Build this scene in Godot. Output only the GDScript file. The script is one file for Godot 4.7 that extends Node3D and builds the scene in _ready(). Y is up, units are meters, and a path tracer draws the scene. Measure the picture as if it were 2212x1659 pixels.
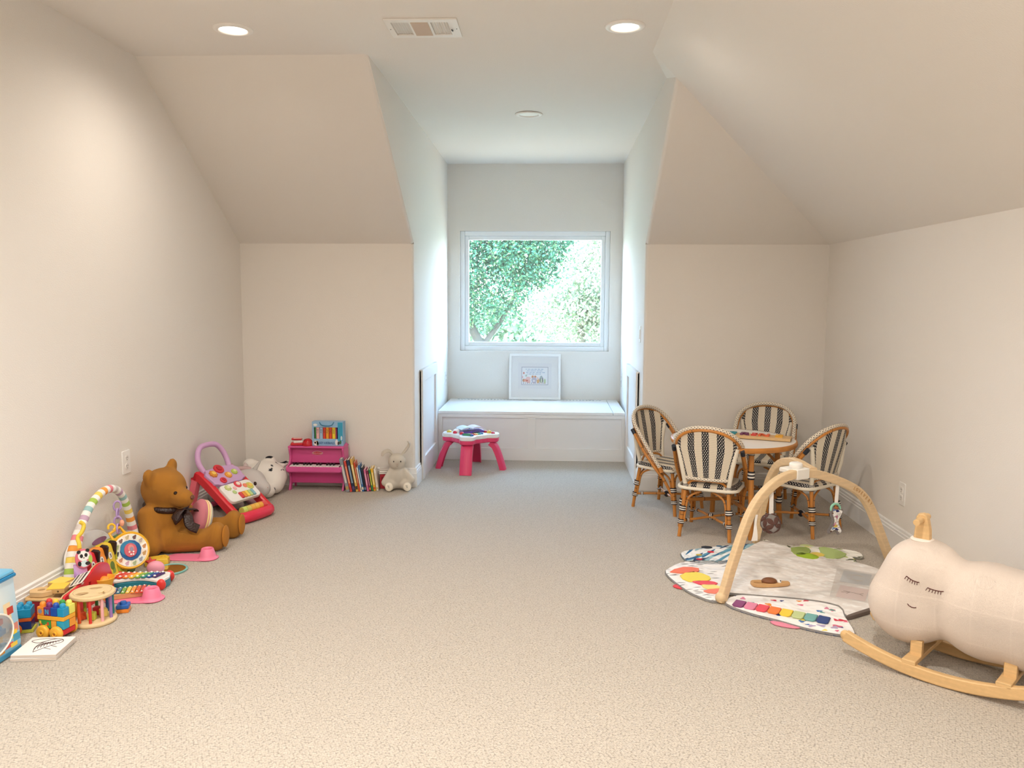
extends Node3D

# ---------- room measures (metres) ----------
const XL := -2.163
const XR := 1.856
const ZB := -5.654
const RUN := 1.362
const H1 := 1.697
const H2 := 2.563
const DL := -0.951
const DR := 0.633
const ZW := -7.519
const ZS := -6.6515
const HB := 0.4045
const XC := 0.494
const ZF := 3.0
const PX := 2212.0

var mats := {}
var names := {}
var rng := RandomNumberGenerator.new()

func _ready() -> void:
	rng.seed = 7
	# camera
	var cam := Camera3D.new()
	cam.name = "camera"
	cam.transform = Transform3D(Basis(Vector3(0.998829, 0.005274, -0.048094), Vector3(-0.010250, 0.994544, -0.103814), Vector3(0.047284, 0.104185, 0.993433)), Vector3(0, 1.33, 0))
	cam.fov = 50.196
	cam.near = 0.05
	cam.far = 400.0
	add_child(cam)
	cam.current = true
	# sky, sun and exposure
	var we := WorldEnvironment.new()
	we.name = "world_environment"
	var env := Environment.new()
	var sky := Sky.new()
	var sm := ProceduralSkyMaterial.new()
	sm.sky_top_color = Color("#9cc6ee")
	sm.sky_horizon_color = Color("#e6f1fb")
	sm.ground_bottom_color = Color("#b9b7a2")
	sm.ground_horizon_color = Color("#dfe2d8")
	sm.sky_curve = 0.12
	sm.sky_energy_multiplier = 4.0
	sm.ground_energy_multiplier = 2.6
	sky.sky_material = sm
	env.sky = sky
	env.background_mode = Environment.BG_SKY
	env.tonemap_mode = Environment.TONE_MAPPER_LINEAR
	env.tonemap_exposure = 1.0
	env.sdfgi_enabled = true
	env.ssao_enabled = true
	env.ssil_enabled = true
	we.environment = env
	add_child(we)
	var sun := DirectionalLight3D.new()
	sun.name = "sun"
	sun.light_color = Color("#fff3df")
	sun.light_energy = 1.9
	sun.light_angular_distance = 0.6
	sun.shadow_enabled = true
	sun.basis = Basis.looking_at(Vector3(-0.25, -0.72, -0.62), Vector3.UP)
	add_child(sun)
	room()
	fittings()
	garden()
	window_seat()
	activity_table()
	back_toys()
	left_toys()
	dining()
	play_mat()
	rocker()

# ---------- shape collector ----------
class MB:
	var v := PackedVector3Array()
	var n := PackedVector3Array()
	var t := PackedVector2Array()
	var c := PackedColorArray()
	var ix := PackedInt32Array()
	var xf := Transform3D()
	var col := Color(1, 1, 1)
	var tinted := false

	func tint(hex: String) -> MB:
		col = Color(hex).srgb_to_linear()
		tinted = true
		return self

	func vert(p: Vector3, nn: Vector3, uv := Vector2.ZERO) -> int:
		v.append(xf * p)
		n.append((xf.basis * nn).normalized())
		t.append(uv)
		c.append(col)
		return v.size() - 1

	func tri(a: int, b: int, d: int) -> void:
		var s := n[a] + n[b] + n[d]
		if (v[b] - v[a]).cross(v[d] - v[a]).dot(s) > 0.0:
			ix.append_array([a, d, b])
		else:
			ix.append_array([a, b, d])

	func q4(a: int, b: int, d: int, e: int) -> void:
		tri(a, b, d)
		tri(a, d, e)

	func quad(a: Vector3, b: Vector3, d: Vector3, e: Vector3, nn := Vector3.ZERO) -> MB:
		if nn == Vector3.ZERO:
			nn = (b - a).cross(d - a).normalized()
		q4(vert(a, nn, Vector2(0, 1)), vert(b, nn, Vector2(1, 1)), vert(d, nn, Vector2(1, 0)), vert(e, nn, Vector2(0, 0)))
		return self

	func box(at: Vector3, s: Vector3, bev := 0.0) -> MB:
		var h := s * 0.5
		bev = minf(bev, minf(h.x, minf(h.y, h.z)) * 0.98)
		if bev <= 0.0:
			for ax in 3:
				for sg in [-1.0, 1.0]:
					var nn := Vector3.ZERO
					nn[ax] = sg
					var u := Vector3.ZERO
					u[(ax + 1) % 3] = h[(ax + 1) % 3]
					var w := Vector3.ZERO
					w[(ax + 2) % 3] = h[(ax + 2) % 3]
					var o := at + nn * h[ax]
					quad(o - u - w, o + u - w, o + u + w, o - u + w, nn)
			return self
		var id := {}
		for k in 8:
			var sg := Vector3(1 if k & 1 else -1, 1 if k & 2 else -1, 1 if k & 4 else -1)
			for ax in 3:
				var p := sg * (h - Vector3.ONE * bev)
				p[ax] = sg[ax] * h[ax]
				var nn := Vector3.ZERO
				nn[ax] = sg[ax]
				id[k * 3 + ax] = vert(at + p, nn, Vector2(p[(ax + 1) % 3], p[(ax + 2) % 3]))
		for ax in 3:
			var b1 := 1 << ((ax + 1) % 3)
			var b2 := 1 << ((ax + 2) % 3)
			for sg in 2:
				var k := (1 << ax) * sg
				q4(id[k * 3 + ax], id[(k | b1) * 3 + ax], id[(k | b1 | b2) * 3 + ax], id[(k | b2) * 3 + ax])
			var a1 := (ax + 1) % 3
			var a2 := (ax + 2) % 3
			for i in 2:
				for j in 2:
					var k := b1 * i + b2 * j
					var k2 := k | (1 << ax)
					q4(id[k * 3 + a1], id[k * 3 + a2], id[k2 * 3 + a2], id[k2 * 3 + a1])
		for k in 8:
			tri(id[k * 3], id[k * 3 + 1], id[k * 3 + 2])
		return self

	func tube(pts: Array, rad, sides := 8, closed := false, flat := 1.0) -> MB:
		var k := pts.size()
		var up := Vector3.ZERO
		var rows := []
		var along := 0.0
		var m := k + 1 if closed else k
		for i in m:
			var p: Vector3 = pts[i % k]
			var a: Vector3 = pts[(i - 1 + k) % k] if closed or i > 0 else pts[0]
			var b: Vector3 = pts[(i + 1) % k] if closed or i < k - 1 else pts[k - 1]
			var d := (b - a).normalized()
			if up == Vector3.ZERO:
				up = Vector3.UP if absf(d.y) < 0.9 else Vector3.RIGHT
			up = (up - d * up.dot(d)).normalized()
			var side := d.cross(up)
			if i > 0:
				along += p.distance_to(pts[(i - 1) % k])
			var r: float = rad[i % k] if rad is Array else rad
			var row := []
			for j in sides + 1:
				var g := TAU * j / sides
				var o := side * cos(g) + up * sin(g) * flat
				row.append(vert(p + o * r, side * cos(g) * flat + up * sin(g), Vector2(float(j) / sides, along)))
			rows.append(row)
			if not closed and (i == 0 or i == k - 1):
				var nn := -d if i == 0 else d
				var ce := vert(p, nn)
				var ring := []
				for j in sides:
					var g := TAU * j / sides
					ring.append(vert(p + (side * cos(g) + up * sin(g) * flat) * r, nn))
				for j in sides:
					tri(ce, ring[j], ring[(j + 1) % sides])
		for i in m - 1:
			for j in sides:
				q4(rows[i][j], rows[i][j + 1], rows[i + 1][j + 1], rows[i + 1][j])
		return self

	func rod(a: Vector3, b: Vector3, ra: float, rb := -1.0, sides := 10) -> MB:
		return tube([a, b], [ra, rb if rb >= 0.0 else ra], sides)

	# profile of (radius, height) points, turned about the y axis
	func lathe(prof: Array, sides := 20, at := Vector3.ZERO, sx := 1.0, sz := 1.0) -> MB:
		var base := at
		for i in prof.size() - 1:
			var a: Vector2 = prof[i]
			var b: Vector2 = prof[i + 1]
			var na := _pn(prof, i, i)
			var nb := _pn(prof, i, i + 1)
			var ra := []
			var rb := []
			for j in sides + 1:
				var g := TAU * j / sides
				var d := Vector3(cos(g) * sx, 0, sin(g) * sz)
				var e := Vector3(cos(g) / sx, 0, sin(g) / sz)
				ra.append(vert(base + d * a.x + Vector3.UP * a.y, e * na.x + Vector3.UP * na.y, Vector2(float(j) / sides, a.y)))
				rb.append(vert(base + d * b.x + Vector3.UP * b.y, e * nb.x + Vector3.UP * nb.y, Vector2(float(j) / sides, b.y)))
			for j in sides:
				if a.x > 0.00001:
					tri(ra[j], ra[j + 1], rb[j])
				if b.x > 0.00001:
					tri(ra[j + 1], rb[j + 1], rb[j])
		return self

	func _pn(prof: Array, seg: int, at_: int) -> Vector2:
		var d: Vector2 = prof[seg + 1] - prof[seg]
		var me := Vector2(d.y, -d.x).normalized()
		var other := seg - 1 if at_ == seg else seg + 1
		if other < 0 or other >= prof.size() - 1:
			return me
		d = prof[other + 1] - prof[other]
		var o := Vector2(d.y, -d.x).normalized()
		return (me + o).normalized() if me.dot(o) > 0.55 else me

	func ell(at: Vector3, r: Vector3, nu := 16, nv := 10, b := Basis()) -> MB:
		var rows := []
		for i in nv + 1:
			var f := PI * i / nv - PI / 2
			var row := []
			for j in nu + 1:
				var g := TAU * j / nu
				var d := Vector3(cos(f) * cos(g), sin(f), cos(f) * sin(g))
				row.append(vert(at + b * (d * r), b * (d / r), Vector2(float(j) / nu, float(i) / nv)))
			rows.append(row)
		for i in nv:
			for j in nu:
				if i > 0:
					tri(rows[i][j], rows[i][j + 1], rows[i + 1][j])
				if i < nv - 1:
					tri(rows[i][j + 1], rows[i + 1][j + 1], rows[i + 1][j])
		return self

	# outline in the xy plane (with optional holes), thickness along z, centred; edges rounded by bev
	func prism(poly: PackedVector2Array, depth: float, bev := 0.0, holes := [], smooth := true) -> MB:
		if Geometry2D.is_polygon_clockwise(poly):
			poly = poly.duplicate()
			poly.reverse()
		var h := depth * 0.5
		var rings := [poly]
		for hl in holes:
			var q: PackedVector2Array = hl.duplicate()
			if not Geometry2D.is_polygon_clockwise(q):
				q.reverse()
			rings.append(q)
		var face := PackedVector2Array()
		var inner := []
		for ring in rings:
			var k: int = ring.size()
			var ins := PackedVector2Array()
			var nrm := PackedVector2Array()
			for i in k:
				var d0: Vector2 = (ring[i] - ring[(i - 1 + k) % k]).normalized()
				var d1: Vector2 = (ring[(i + 1) % k] - ring[i]).normalized()
				var n0 := Vector2(d0.y, -d0.x)
				var n1 := Vector2(d1.y, -d1.x)
				var mm := (n0 + n1).normalized()
				if mm == Vector2.ZERO:
					mm = n0
				nrm.append(mm)
				ins.append(ring[i] - mm * bev / maxf(0.5, mm.dot(n0)))
			for i in k:
				var i2 := (i + 1) % k
				var d1: Vector2 = (ring[i2] - ring[i]).normalized()
				var fn := Vector2(d1.y, -d1.x)
				var na := nrm[i] if smooth and nrm[i].dot(fn) > 0.8 else fn
				var nb := nrm[i2] if smooth and nrm[i2].dot(fn) > 0.8 else fn
				var A := Vector3(na.x, na.y, 0)
				var B := Vector3(nb.x, nb.y, 0)
				var l0 := vert(Vector3(ring[i].x, ring[i].y, -h + bev), A, Vector2(0, 0))
				var l1 := vert(Vector3(ring[i2].x, ring[i2].y, -h + bev), B, Vector2(1, 0))
				var u0 := vert(Vector3(ring[i].x, ring[i].y, h - bev), A, Vector2(0, 1))
				var u1 := vert(Vector3(ring[i2].x, ring[i2].y, h - bev), B, Vector2(1, 1))
				q4(l0, l1, u1, u0)
				if bev > 0.0:
					for s in [-1.0, 1.0]:
						var z := Vector3(0, 0, s)
						var e0 := u0 if s > 0 else l0
						var e1 := u1 if s > 0 else l1
						q4(e0, e1, vert(Vector3(ins[i2].x, ins[i2].y, h * s), z), vert(Vector3(ins[i].x, ins[i].y, h * s), z))
			inner.append(ins)
		face = inner[0]
		for m in range(1, inner.size()):
			face = _bridge(face, inner[m])
		var ids := Geometry2D.triangulate_polygon(face)
		for s in [-1.0, 1.0]:
			var z := Vector3(0, 0, s)
			var base := v.size()
			for p in face:
				vert(Vector3(p.x, p.y, h * s), z, p)
			for i in range(0, ids.size(), 3):
				tri(base + ids[i], base + ids[i + 1], base + ids[i + 2])
		return self

	func _bridge(outer: PackedVector2Array, hole: PackedVector2Array) -> PackedVector2Array:
		var best := INF
		var bi := 0
		var bj := 0
		for i in outer.size():
			for j in hole.size():
				var d := outer[i].distance_squared_to(hole[j])
				if d < best:
					best = d
					bi = i
					bj = j
		var gap := (hole[bj] - outer[bi]).normalized().orthogonal() * 0.00002
		var out := outer.slice(0, bi + 1)
		out[bi] -= gap
		for j in hole.size():
			out.append(hole[(bj + j) % hole.size()])
		out[out.size() - hole.size()] -= gap
		out.append(hole[bj] + gap)
		out.append(outer[bi] + gap)
		out.append_array(outer.slice(bi + 1))
		return out

	# grid surface fn(u, v) -> Vector3 with u, v in 0..1, thickness th below its normal
	func sheet(nu: int, nv: int, fn: Callable, th := 0.0, flip := 1.0) -> MB:
		var g := []
		for i in nu + 1:
			var row := []
			for j in nv + 1:
				row.append(fn.call(float(i) / nu, float(j) / nv))
			g.append(row)
		var top := []
		var bot := []
		for i in nu + 1:
			var ra := []
			var rb := []
			for j in nv + 1:
				var du: Vector3 = g[mini(i + 1, nu)][j] - g[maxi(i - 1, 0)][j]
				var dv: Vector3 = g[i][mini(j + 1, nv)] - g[i][maxi(j - 1, 0)]
				var nn := du.cross(dv).normalized() * flip
				var uv := Vector2(float(i) / nu, float(j) / nv)
				ra.append(vert(g[i][j], nn, uv))
				if th > 0.0:
					rb.append(vert(g[i][j] - nn * th, -nn, uv))
			top.append(ra)
			bot.append(rb)
		for i in nu:
			for j in nv:
				q4(top[i][j], top[i + 1][j], top[i + 1][j + 1], top[i][j + 1])
				if th > 0.0:
					q4(bot[i][j], bot[i + 1][j], bot[i + 1][j + 1], bot[i][j + 1])
		if th > 0.0:
			for i in nu:
				_rim(top[i][0], top[i + 1][0], bot[i + 1][0], bot[i][0], top[i][1])
				_rim(top[i][nv], top[i + 1][nv], bot[i + 1][nv], bot[i][nv], top[i][nv - 1])
			for j in nv:
				_rim(top[0][j], top[0][j + 1], bot[0][j + 1], bot[0][j], top[1][j])
				_rim(top[nu][j], top[nu][j + 1], bot[nu][j + 1], bot[nu][j], top[nu - 1][j])
		return self

	func _rim(a: int, b: int, d: int, e: int, inside: int) -> void:
		var nn := (v[b] - v[a]).cross(v[d] - v[a]).normalized()
		if nn.dot(v[a] - v[inside]) < 0.0:
			nn = -nn
		var keep := xf
		xf = Transform3D()
		var k := []
		for i in [a, b, d, e]:
			k.append(vert(v[i], nn, t[i]))
		xf = keep
		q4(k[0], k[1], k[2], k[3])

	# closed outline swept along a path; ups give the outline's y axis at each point
	func sweep(pts: Array, prof: Array, ups: Array, caps := true) -> MB:
		var k := pts.size()
		var frames := []
		var along := [0.0]
		for i in k:
			var d: Vector3 = (pts[mini(i + 1, k - 1)] - pts[maxi(i - 1, 0)]).normalized()
			var u: Vector3 = ups[i] if ups.size() > 1 else ups[0]
			u = (u - d * u.dot(d)).normalized()
			frames.append(Basis(d.cross(u), u, d))
			if i > 0:
				along.append(along[i - 1] + pts[i].distance_to(pts[i - 1]))
		var m := prof.size()
		var mid := Vector2.ZERO
		for p in prof:
			mid += p / m
		for j in m:
			var a: Vector2 = prof[j]
			var b: Vector2 = prof[(j + 1) % m]
			var nn := Vector2((b - a).y, -(b - a).x).normalized()
			if nn.dot((a + b) * 0.5 - mid) < 0.0:
				nn = -nn
			var ra := []
			var rb := []
			for i in k:
				var f: Basis = frames[i]
				var N := f.x * nn.x + f.y * nn.y
				ra.append(vert(pts[i] + f.x * a.x + f.y * a.y, N, Vector2(float(j) / m, along[i])))
				rb.append(vert(pts[i] + f.x * b.x + f.y * b.y, N, Vector2(float(j + 1) / m, along[i])))
			for i in k - 1:
				q4(ra[i], rb[i], rb[i + 1], ra[i + 1])
		if caps:
			for e in [0, k - 1]:
				var f: Basis = frames[e]
				var nn := -f.z if e == 0 else f.z
				var ce := vert(pts[e] + f.x * mid.x + f.y * mid.y, nn)
				var ring := []
				for p in prof:
					ring.append(vert(pts[e] + f.x * p.x + f.y * p.y, nn))
				for j in m:
					tri(ce, ring[j], ring[(j + 1) % m])
		return self

	func add(o: MB, at := Transform3D()) -> MB:
		var base := v.size()
		for i in o.v.size():
			v.append(xf * (at * o.v[i]))
			n.append((xf.basis * (at.basis * o.n[i])).normalized())
			t.append(o.t[i])
			c.append(o.c[i])
		for i in o.ix:
			ix.append(base + i)
		tinted = tinted or o.tinted
		return self

	func mesh() -> ArrayMesh:
		var a := []
		a.resize(Mesh.ARRAY_MAX)
		a[Mesh.ARRAY_VERTEX] = v
		a[Mesh.ARRAY_NORMAL] = n
		a[Mesh.ARRAY_TEX_UV] = t
		if tinted:
			a[Mesh.ARRAY_COLOR] = c
		a[Mesh.ARRAY_INDEX] = ix
		var m := ArrayMesh.new()
		m.add_surface_from_arrays(Mesh.PRIMITIVE_TRIANGLES, a)
		return m

# ---------- soft bodies: blended capsules and ellipsoids meshed as surface nets ----------
class Soft:
	var prims := []
	var k := 0.02
	var bump: Callable

	func cap(a: Vector3, b: Vector3, ra: float, rb := -1.0) -> Soft:
		prims.append([0, a, b - a, ra, rb if rb >= 0.0 else ra, (b - a).length_squared()])
		return self

	func ell(at: Vector3, r: Vector3, b := Basis()) -> Soft:
		prims.append([1, at, r, b.inverse()])
		return self

	func dist(p: Vector3) -> float:
		var d := 1e9
		for q in prims:
			var e := 0.0
			if q[0] == 0:
				var w: Vector3 = p - q[1]
				var h := clampf(w.dot(q[2]) / q[5], 0.0, 1.0) if q[5] > 0.0 else 0.0
				e = (w - q[2] * h).length() - lerpf(q[3], q[4], h)
			else:
				var w: Vector3 = q[3] * (p - q[1])
				var r: Vector3 = q[2]
				var k0 := (w / r).length()
				var k1 := (w / (r * r)).length()
				e = k0 * (k0 - 1.0) / k1 if k1 > 0.0 else -minf(r.x, minf(r.y, r.z))
			var hh := maxf(k - absf(d - e), 0.0)
			d = minf(d, e) - hh * hh * 0.25 / k
		return d + bump.call(p) if bump.is_valid() else d

	func build(cell: float) -> MB:
		var lo := Vector3.ONE * 1e9
		var hi := -lo
		for q in prims:
			if q[0] == 0:
				var rr := Vector3.ONE * maxf(q[3], q[4])
				lo = lo.min(q[1] - rr).min(q[1] + q[2] - rr)
				hi = hi.max(q[1] + rr).max(q[1] + q[2] + rr)
			else:
				var rr := Vector3.ONE * maxf(q[2].x, maxf(q[2].y, q[2].z))
				lo = lo.min(q[1] - rr)
				hi = hi.max(q[1] + rr)
		lo -= Vector3.ONE * (k * 0.5 + cell * 2.0)
		hi += Vector3.ONE * (k * 0.5 + cell * 2.0)
		var nb := Vector3i(((hi - lo) / (cell * 4.0)).ceil())
		var sx := nb.x * 4 + 1
		var sy := nb.y * 4 + 1
		var sz := nb.z * 4 + 1
		var f := PackedFloat32Array()
		f.resize(sx * sy * sz)
		f.fill(1e9)
		var live := []
		for bz in nb.z:
			for by in nb.y:
				for bx in nb.x:
					var mid := lo + (Vector3(bx, by, bz) + Vector3.ONE * 0.5) * cell * 4.0
					if absf(dist(mid)) > cell * 7.5 + k:
						continue
					live.append(Vector3i(bx, by, bz) * 4)
					for z in 5:
						for y in 5:
							var row := ((bz * 4 + z) * sy + by * 4 + y) * sx + bx * 4
							for x in 5:
								if f[row + x] > 1e8:
									f[row + x] = dist(lo + Vector3(bx * 4 + x, by * 4 + y, bz * 4 + z) * cell)
		var out := MB.new()
		var at := {}
		var off := [0, 1, sx, sx + 1, sx * sy, sx * sy + 1, sx * sy + sx, sx * sy + sx + 1]
		var pos := [Vector3(0, 0, 0), Vector3(1, 0, 0), Vector3(0, 1, 0), Vector3(1, 1, 0), Vector3(0, 0, 1), Vector3(1, 0, 1), Vector3(0, 1, 1), Vector3(1, 1, 1)]
		var edges := [[0, 1], [2, 3], [4, 5], [6, 7], [0, 2], [1, 3], [4, 6], [5, 7], [0, 4], [1, 5], [2, 6], [3, 7]]
		for L in live:
			for z in 4:
				for y in 4:
					for x in 4:
						var id: int = ((L.z + z) * sy + L.y + y) * sx + L.x + x
						var neg := 0
						for o in off:
							if f[id + o] < 0.0:
								neg += 1
						if neg == 0 or neg == 8:
							continue
						var s := Vector3.ZERO
						var m := 0
						for e in edges:
							var fa := f[id + off[e[0]]]
							var fb := f[id + off[e[1]]]
							if (fa < 0.0) != (fb < 0.0):
								s += pos[e[0]].lerp(pos[e[1]], fa / (fa - fb))
								m += 1
						var p: Vector3 = lo + (Vector3(L.x + x, L.y + y, L.z + z) + s / m) * cell
						var h := cell * 0.5
						var g := Vector3(dist(p + Vector3(h, 0, 0)) - dist(p - Vector3(h, 0, 0)), dist(p + Vector3(0, h, 0)) - dist(p - Vector3(0, h, 0)), dist(p + Vector3(0, 0, h)) - dist(p - Vector3(0, 0, h)))
						at[id] = out.vert(p, g.normalized())
		for id in at:
			for ax in 3:
				var step: int = [1, sx, sx * sy][ax]
				if (f[id] < 0.0) == (f[id + step] < 0.0):
					continue
				var s1: int = [sx, sx * sy, 1][ax]
				var s2: int = [sx * sy, 1, sx][ax]
				if at.has(id - s1) and at.has(id - s2) and at.has(id - s1 - s2):
					out.q4(at[id], at[id - s1], at[id - s1 - s2], at[id - s2])
		return out

# ---------- objects ----------
func numbered(called: String) -> String:
	var k: int = names.get(called, 0)
	names[called] = k + 1
	return called if k == 0 else "%s_%03d" % [called, k]

func tag(o: Node3D, label: String, category: String, group := "") -> Node3D:
	o.set_meta("label", label)
	o.set_meta("category", category)
	if group:
		o.set_meta("group", group)
	return o

func thing(called: String, label: String, category: String, at := Vector3.ZERO, turn := 0.0, group := "") -> Node3D:
	var o := Node3D.new()
	o.name = numbered(called)
	add_child(o)
	o.position = at
	o.rotation.y = turn
	tag(o, label, category, group)
	return o

func part(called: String, mb, material: Material, to: Node = null, label := "") -> MeshInstance3D:
	var o := MeshInstance3D.new()
	o.mesh = mb.mesh() if mb is MB else mb
	o.material_override = material
	if to == null:
		to = self
		called = numbered(called)
	o.name = called
	to.add_child(o, true)
	if label:
		o.set_meta("label", label)
	return o

func struct(called: String, mb, material: Material, to: Node = null) -> MeshInstance3D:
	var o := part(called, mb, material, to)
	if to == null:
		o.set_meta("kind", "structure")
	return o

func mb() -> MB:
	return MB.new()

func mat(hex: String, rough := 0.5, tex: Texture2D = null) -> StandardMaterial3D:
	var key := hex + str(rough) + (str(tex.get_instance_id()) if tex else "")
	if not mats.has(key):
		var m := StandardMaterial3D.new()
		m.albedo_color = Color(hex)
		m.roughness = rough
		m.albedo_texture = tex
		mats[key] = m
	return mats[key]

func tinted(rough := 0.5) -> StandardMaterial3D:
	var key := "tinted" + str(rough)
	if not mats.has(key):
		var m := StandardMaterial3D.new()
		m.vertex_color_use_as_albedo = true
		m.roughness = rough
		mats[key] = m
	return mats[key]

# a material with fine relief from noise; size = metres covered by one repeat
func rough_mat(key: String, hex: String, rough: float, kind: int, freq: float, size: float, relief: float, dark := 0.0, rim := 0.0) -> StandardMaterial3D:
	if mats.has(key):
		return mats[key]
	var m := StandardMaterial3D.new()
	m.albedo_color = Color(hex)
	m.roughness = rough
	var no := FastNoiseLite.new()
	no.noise_type = kind
	no.frequency = freq
	no.seed = key.hash() % 1000
	no.fractal_octaves = 3
	var tx := NoiseTexture2D.new()
	tx.width = 512
	tx.height = 512
	tx.seamless = true
	tx.noise = no
	m.heightmap_enabled = true
	m.heightmap_texture = tx
	m.heightmap_scale = relief
	m.uv1_triplanar = true
	m.uv1_scale = Vector3.ONE / size
	if dark > 0.0:
		var tc := NoiseTexture2D.new()
		tc.width = 512
		tc.height = 512
		tc.seamless = true
		tc.noise = no
		var ramp := Gradient.new()
		ramp.set_color(0, Color(1 - dark, 1 - dark, 1 - dark))
		ramp.set_color(1, Color(1, 1, 1))
		tc.color_ramp = ramp
		m.albedo_texture = tc
	if rim > 0.0:
		m.rim_enabled = true
		m.rim = rim
		m.rim_tint = 0.6
	mats[key] = m
	return m

func arc(c: Vector3, a: Vector3, b: Vector3, from: float, to: float, steps: int) -> Array:
	var out := []
	for i in steps + 1:
		var g := lerpf(from, to, float(i) / steps)
		out.append(c + a * cos(g) + b * sin(g))
	return out

# a smooth curve through the given points
func curve(pts: Array, per := 6, closed := false) -> Array:
	var out := []
	var k := pts.size()
	for i in (k if closed else k - 1):
		var p0 = pts[(i - 1 + k) % k] if closed or i > 0 else pts[i]
		var p1 = pts[i]
		var p2 = pts[(i + 1) % k]
		var p3 = pts[(i + 2) % k] if closed or i < k - 2 else pts[(i + 1) % k]
		for j in per:
			out.append(p1.cubic_interpolate(p2, p0, p3, float(j) / per))
	if not closed:
		out.append(pts[k - 1])
	return out

func circle(r: float, k := 24, at := Vector2.ZERO, ry := -1.0) -> PackedVector2Array:
	var out := PackedVector2Array()
	for i in k:
		out.append(at + Vector2(cos(TAU * i / k) * r, sin(TAU * i / k) * (r if ry < 0.0 else ry)))
	return out

func rrect(w: float, h: float, r: float, at := Vector2.ZERO, k := 4) -> PackedVector2Array:
	var out := PackedVector2Array()
	for q in 4:
		var c := Vector2((w / 2 - r) * (1 if q in [0, 3] else -1), (h / 2 - r) * (1 if q in [0, 1] else -1))
		for i in k + 1:
			var g := PI / 2 * (q + float(i) / k)
			out.append(at + c + Vector2(cos(g), sin(g)) * r)
	return out

func text_mesh(s: String, size: float, depth: float, fontname := "Droid Sans", bold := false) -> TextMesh:
	var t := TextMesh.new()
	t.text = s
	var f := SystemFont.new()
	f.font_names = PackedStringArray([fontname])
	if bold:
		f.font_weight = 700
	t.font = f
	t.font_size = 32
	t.pixel_size = size / 32.0
	t.depth = depth
	return t

func image_tex(w: int, h: int, fn: Callable) -> ImageTexture:
	var im := Image.create(w, h, false, Image.FORMAT_RGB8)
	for y in h:
		for x in w:
			im.set_pixel(x, y, fn.call((x + 0.5) / w, (y + 0.5) / h))
	return ImageTexture.create_from_image(im)

func stuff(o: Node) -> Node:
	o.set_meta("kind", "stuff")
	return o

# ---------- room shell ----------
# a flat polygon with thickness th on the side away from nn
func slab(m: MB, pts: Array, nn: Vector3, th := 0.12) -> MB:
	nn = nn.normalized()
	var u := (Vector3(pts[1]) - Vector3(pts[0])).normalized()
	u = (u - nn * u.dot(nn)).normalized()
	var w := nn.cross(u)
	var flat := PackedVector2Array()
	for p in pts:
		flat.append(Vector2(u.dot(p), w.dot(p)))
	var ids := Geometry2D.triangulate_polygon(flat)
	var mid := Vector3.ZERO
	for p in pts:
		mid += p / pts.size()
	for s in [1.0, -1.0]:
		var base := m.v.size()
		for p in pts:
			m.vert(p if s > 0 else p - nn * th, nn * s)
		for i in range(0, ids.size(), 3):
			m.tri(base + ids[i], base + ids[i + 1], base + ids[i + 2])
	for i in pts.size():
		var a: Vector3 = pts[i]
		var b: Vector3 = pts[(i + 1) % pts.size()]
		var o := (b - a).cross(nn).normalized()
		if o.dot((a + b) / 2 - mid) < 0:
			o = -o
		m.quad(a, b, b - nn * th, a - nn * th, o)
	return m

# rounded outside corner along a-b between faces with normals n1 and n2
func bullnose(m: MB, a: Vector3, b: Vector3, n1: Vector3, n2: Vector3, r: float) -> void:
	var rows := []
	for e in [a, b]:
		var row := []
		for i in 7:
			var g := PI / 2 * i / 6
			var d := n1 * cos(g) + n2 * sin(g)
			row.append(m.vert(e - n1 * r - n2 * r + d * r, d))
		rows.append(row)
	for i in 6:
		m.q4(rows[0][i], rows[0][i + 1], rows[1][i + 1], rows[1][i])

func board(m: MB, a: Vector3, b: Vector3, nn: Vector3, h := 0.135) -> void:
	# moulded baseboard standing on the floor from a to b
	var prof := [Vector2(0, 0), Vector2(0.015, 0), Vector2(0.015, h - 0.038), Vector2(0.012, h - 0.034), Vector2(0.012, h - 0.022), Vector2(0.008, h - 0.018), Vector2(0.008, h - 0.006), Vector2(0.004, h), Vector2(0, h)]
	var d := (b - a).normalized()
	var q := []
	var flip := 1.0 if d.cross(Vector3.UP).dot(nn) > 0 else -1.0
	for p in prof:
		q.append(Vector2(p.x * flip, p.y))
	m.sweep([a, b], q, [Vector3.UP])

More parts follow.
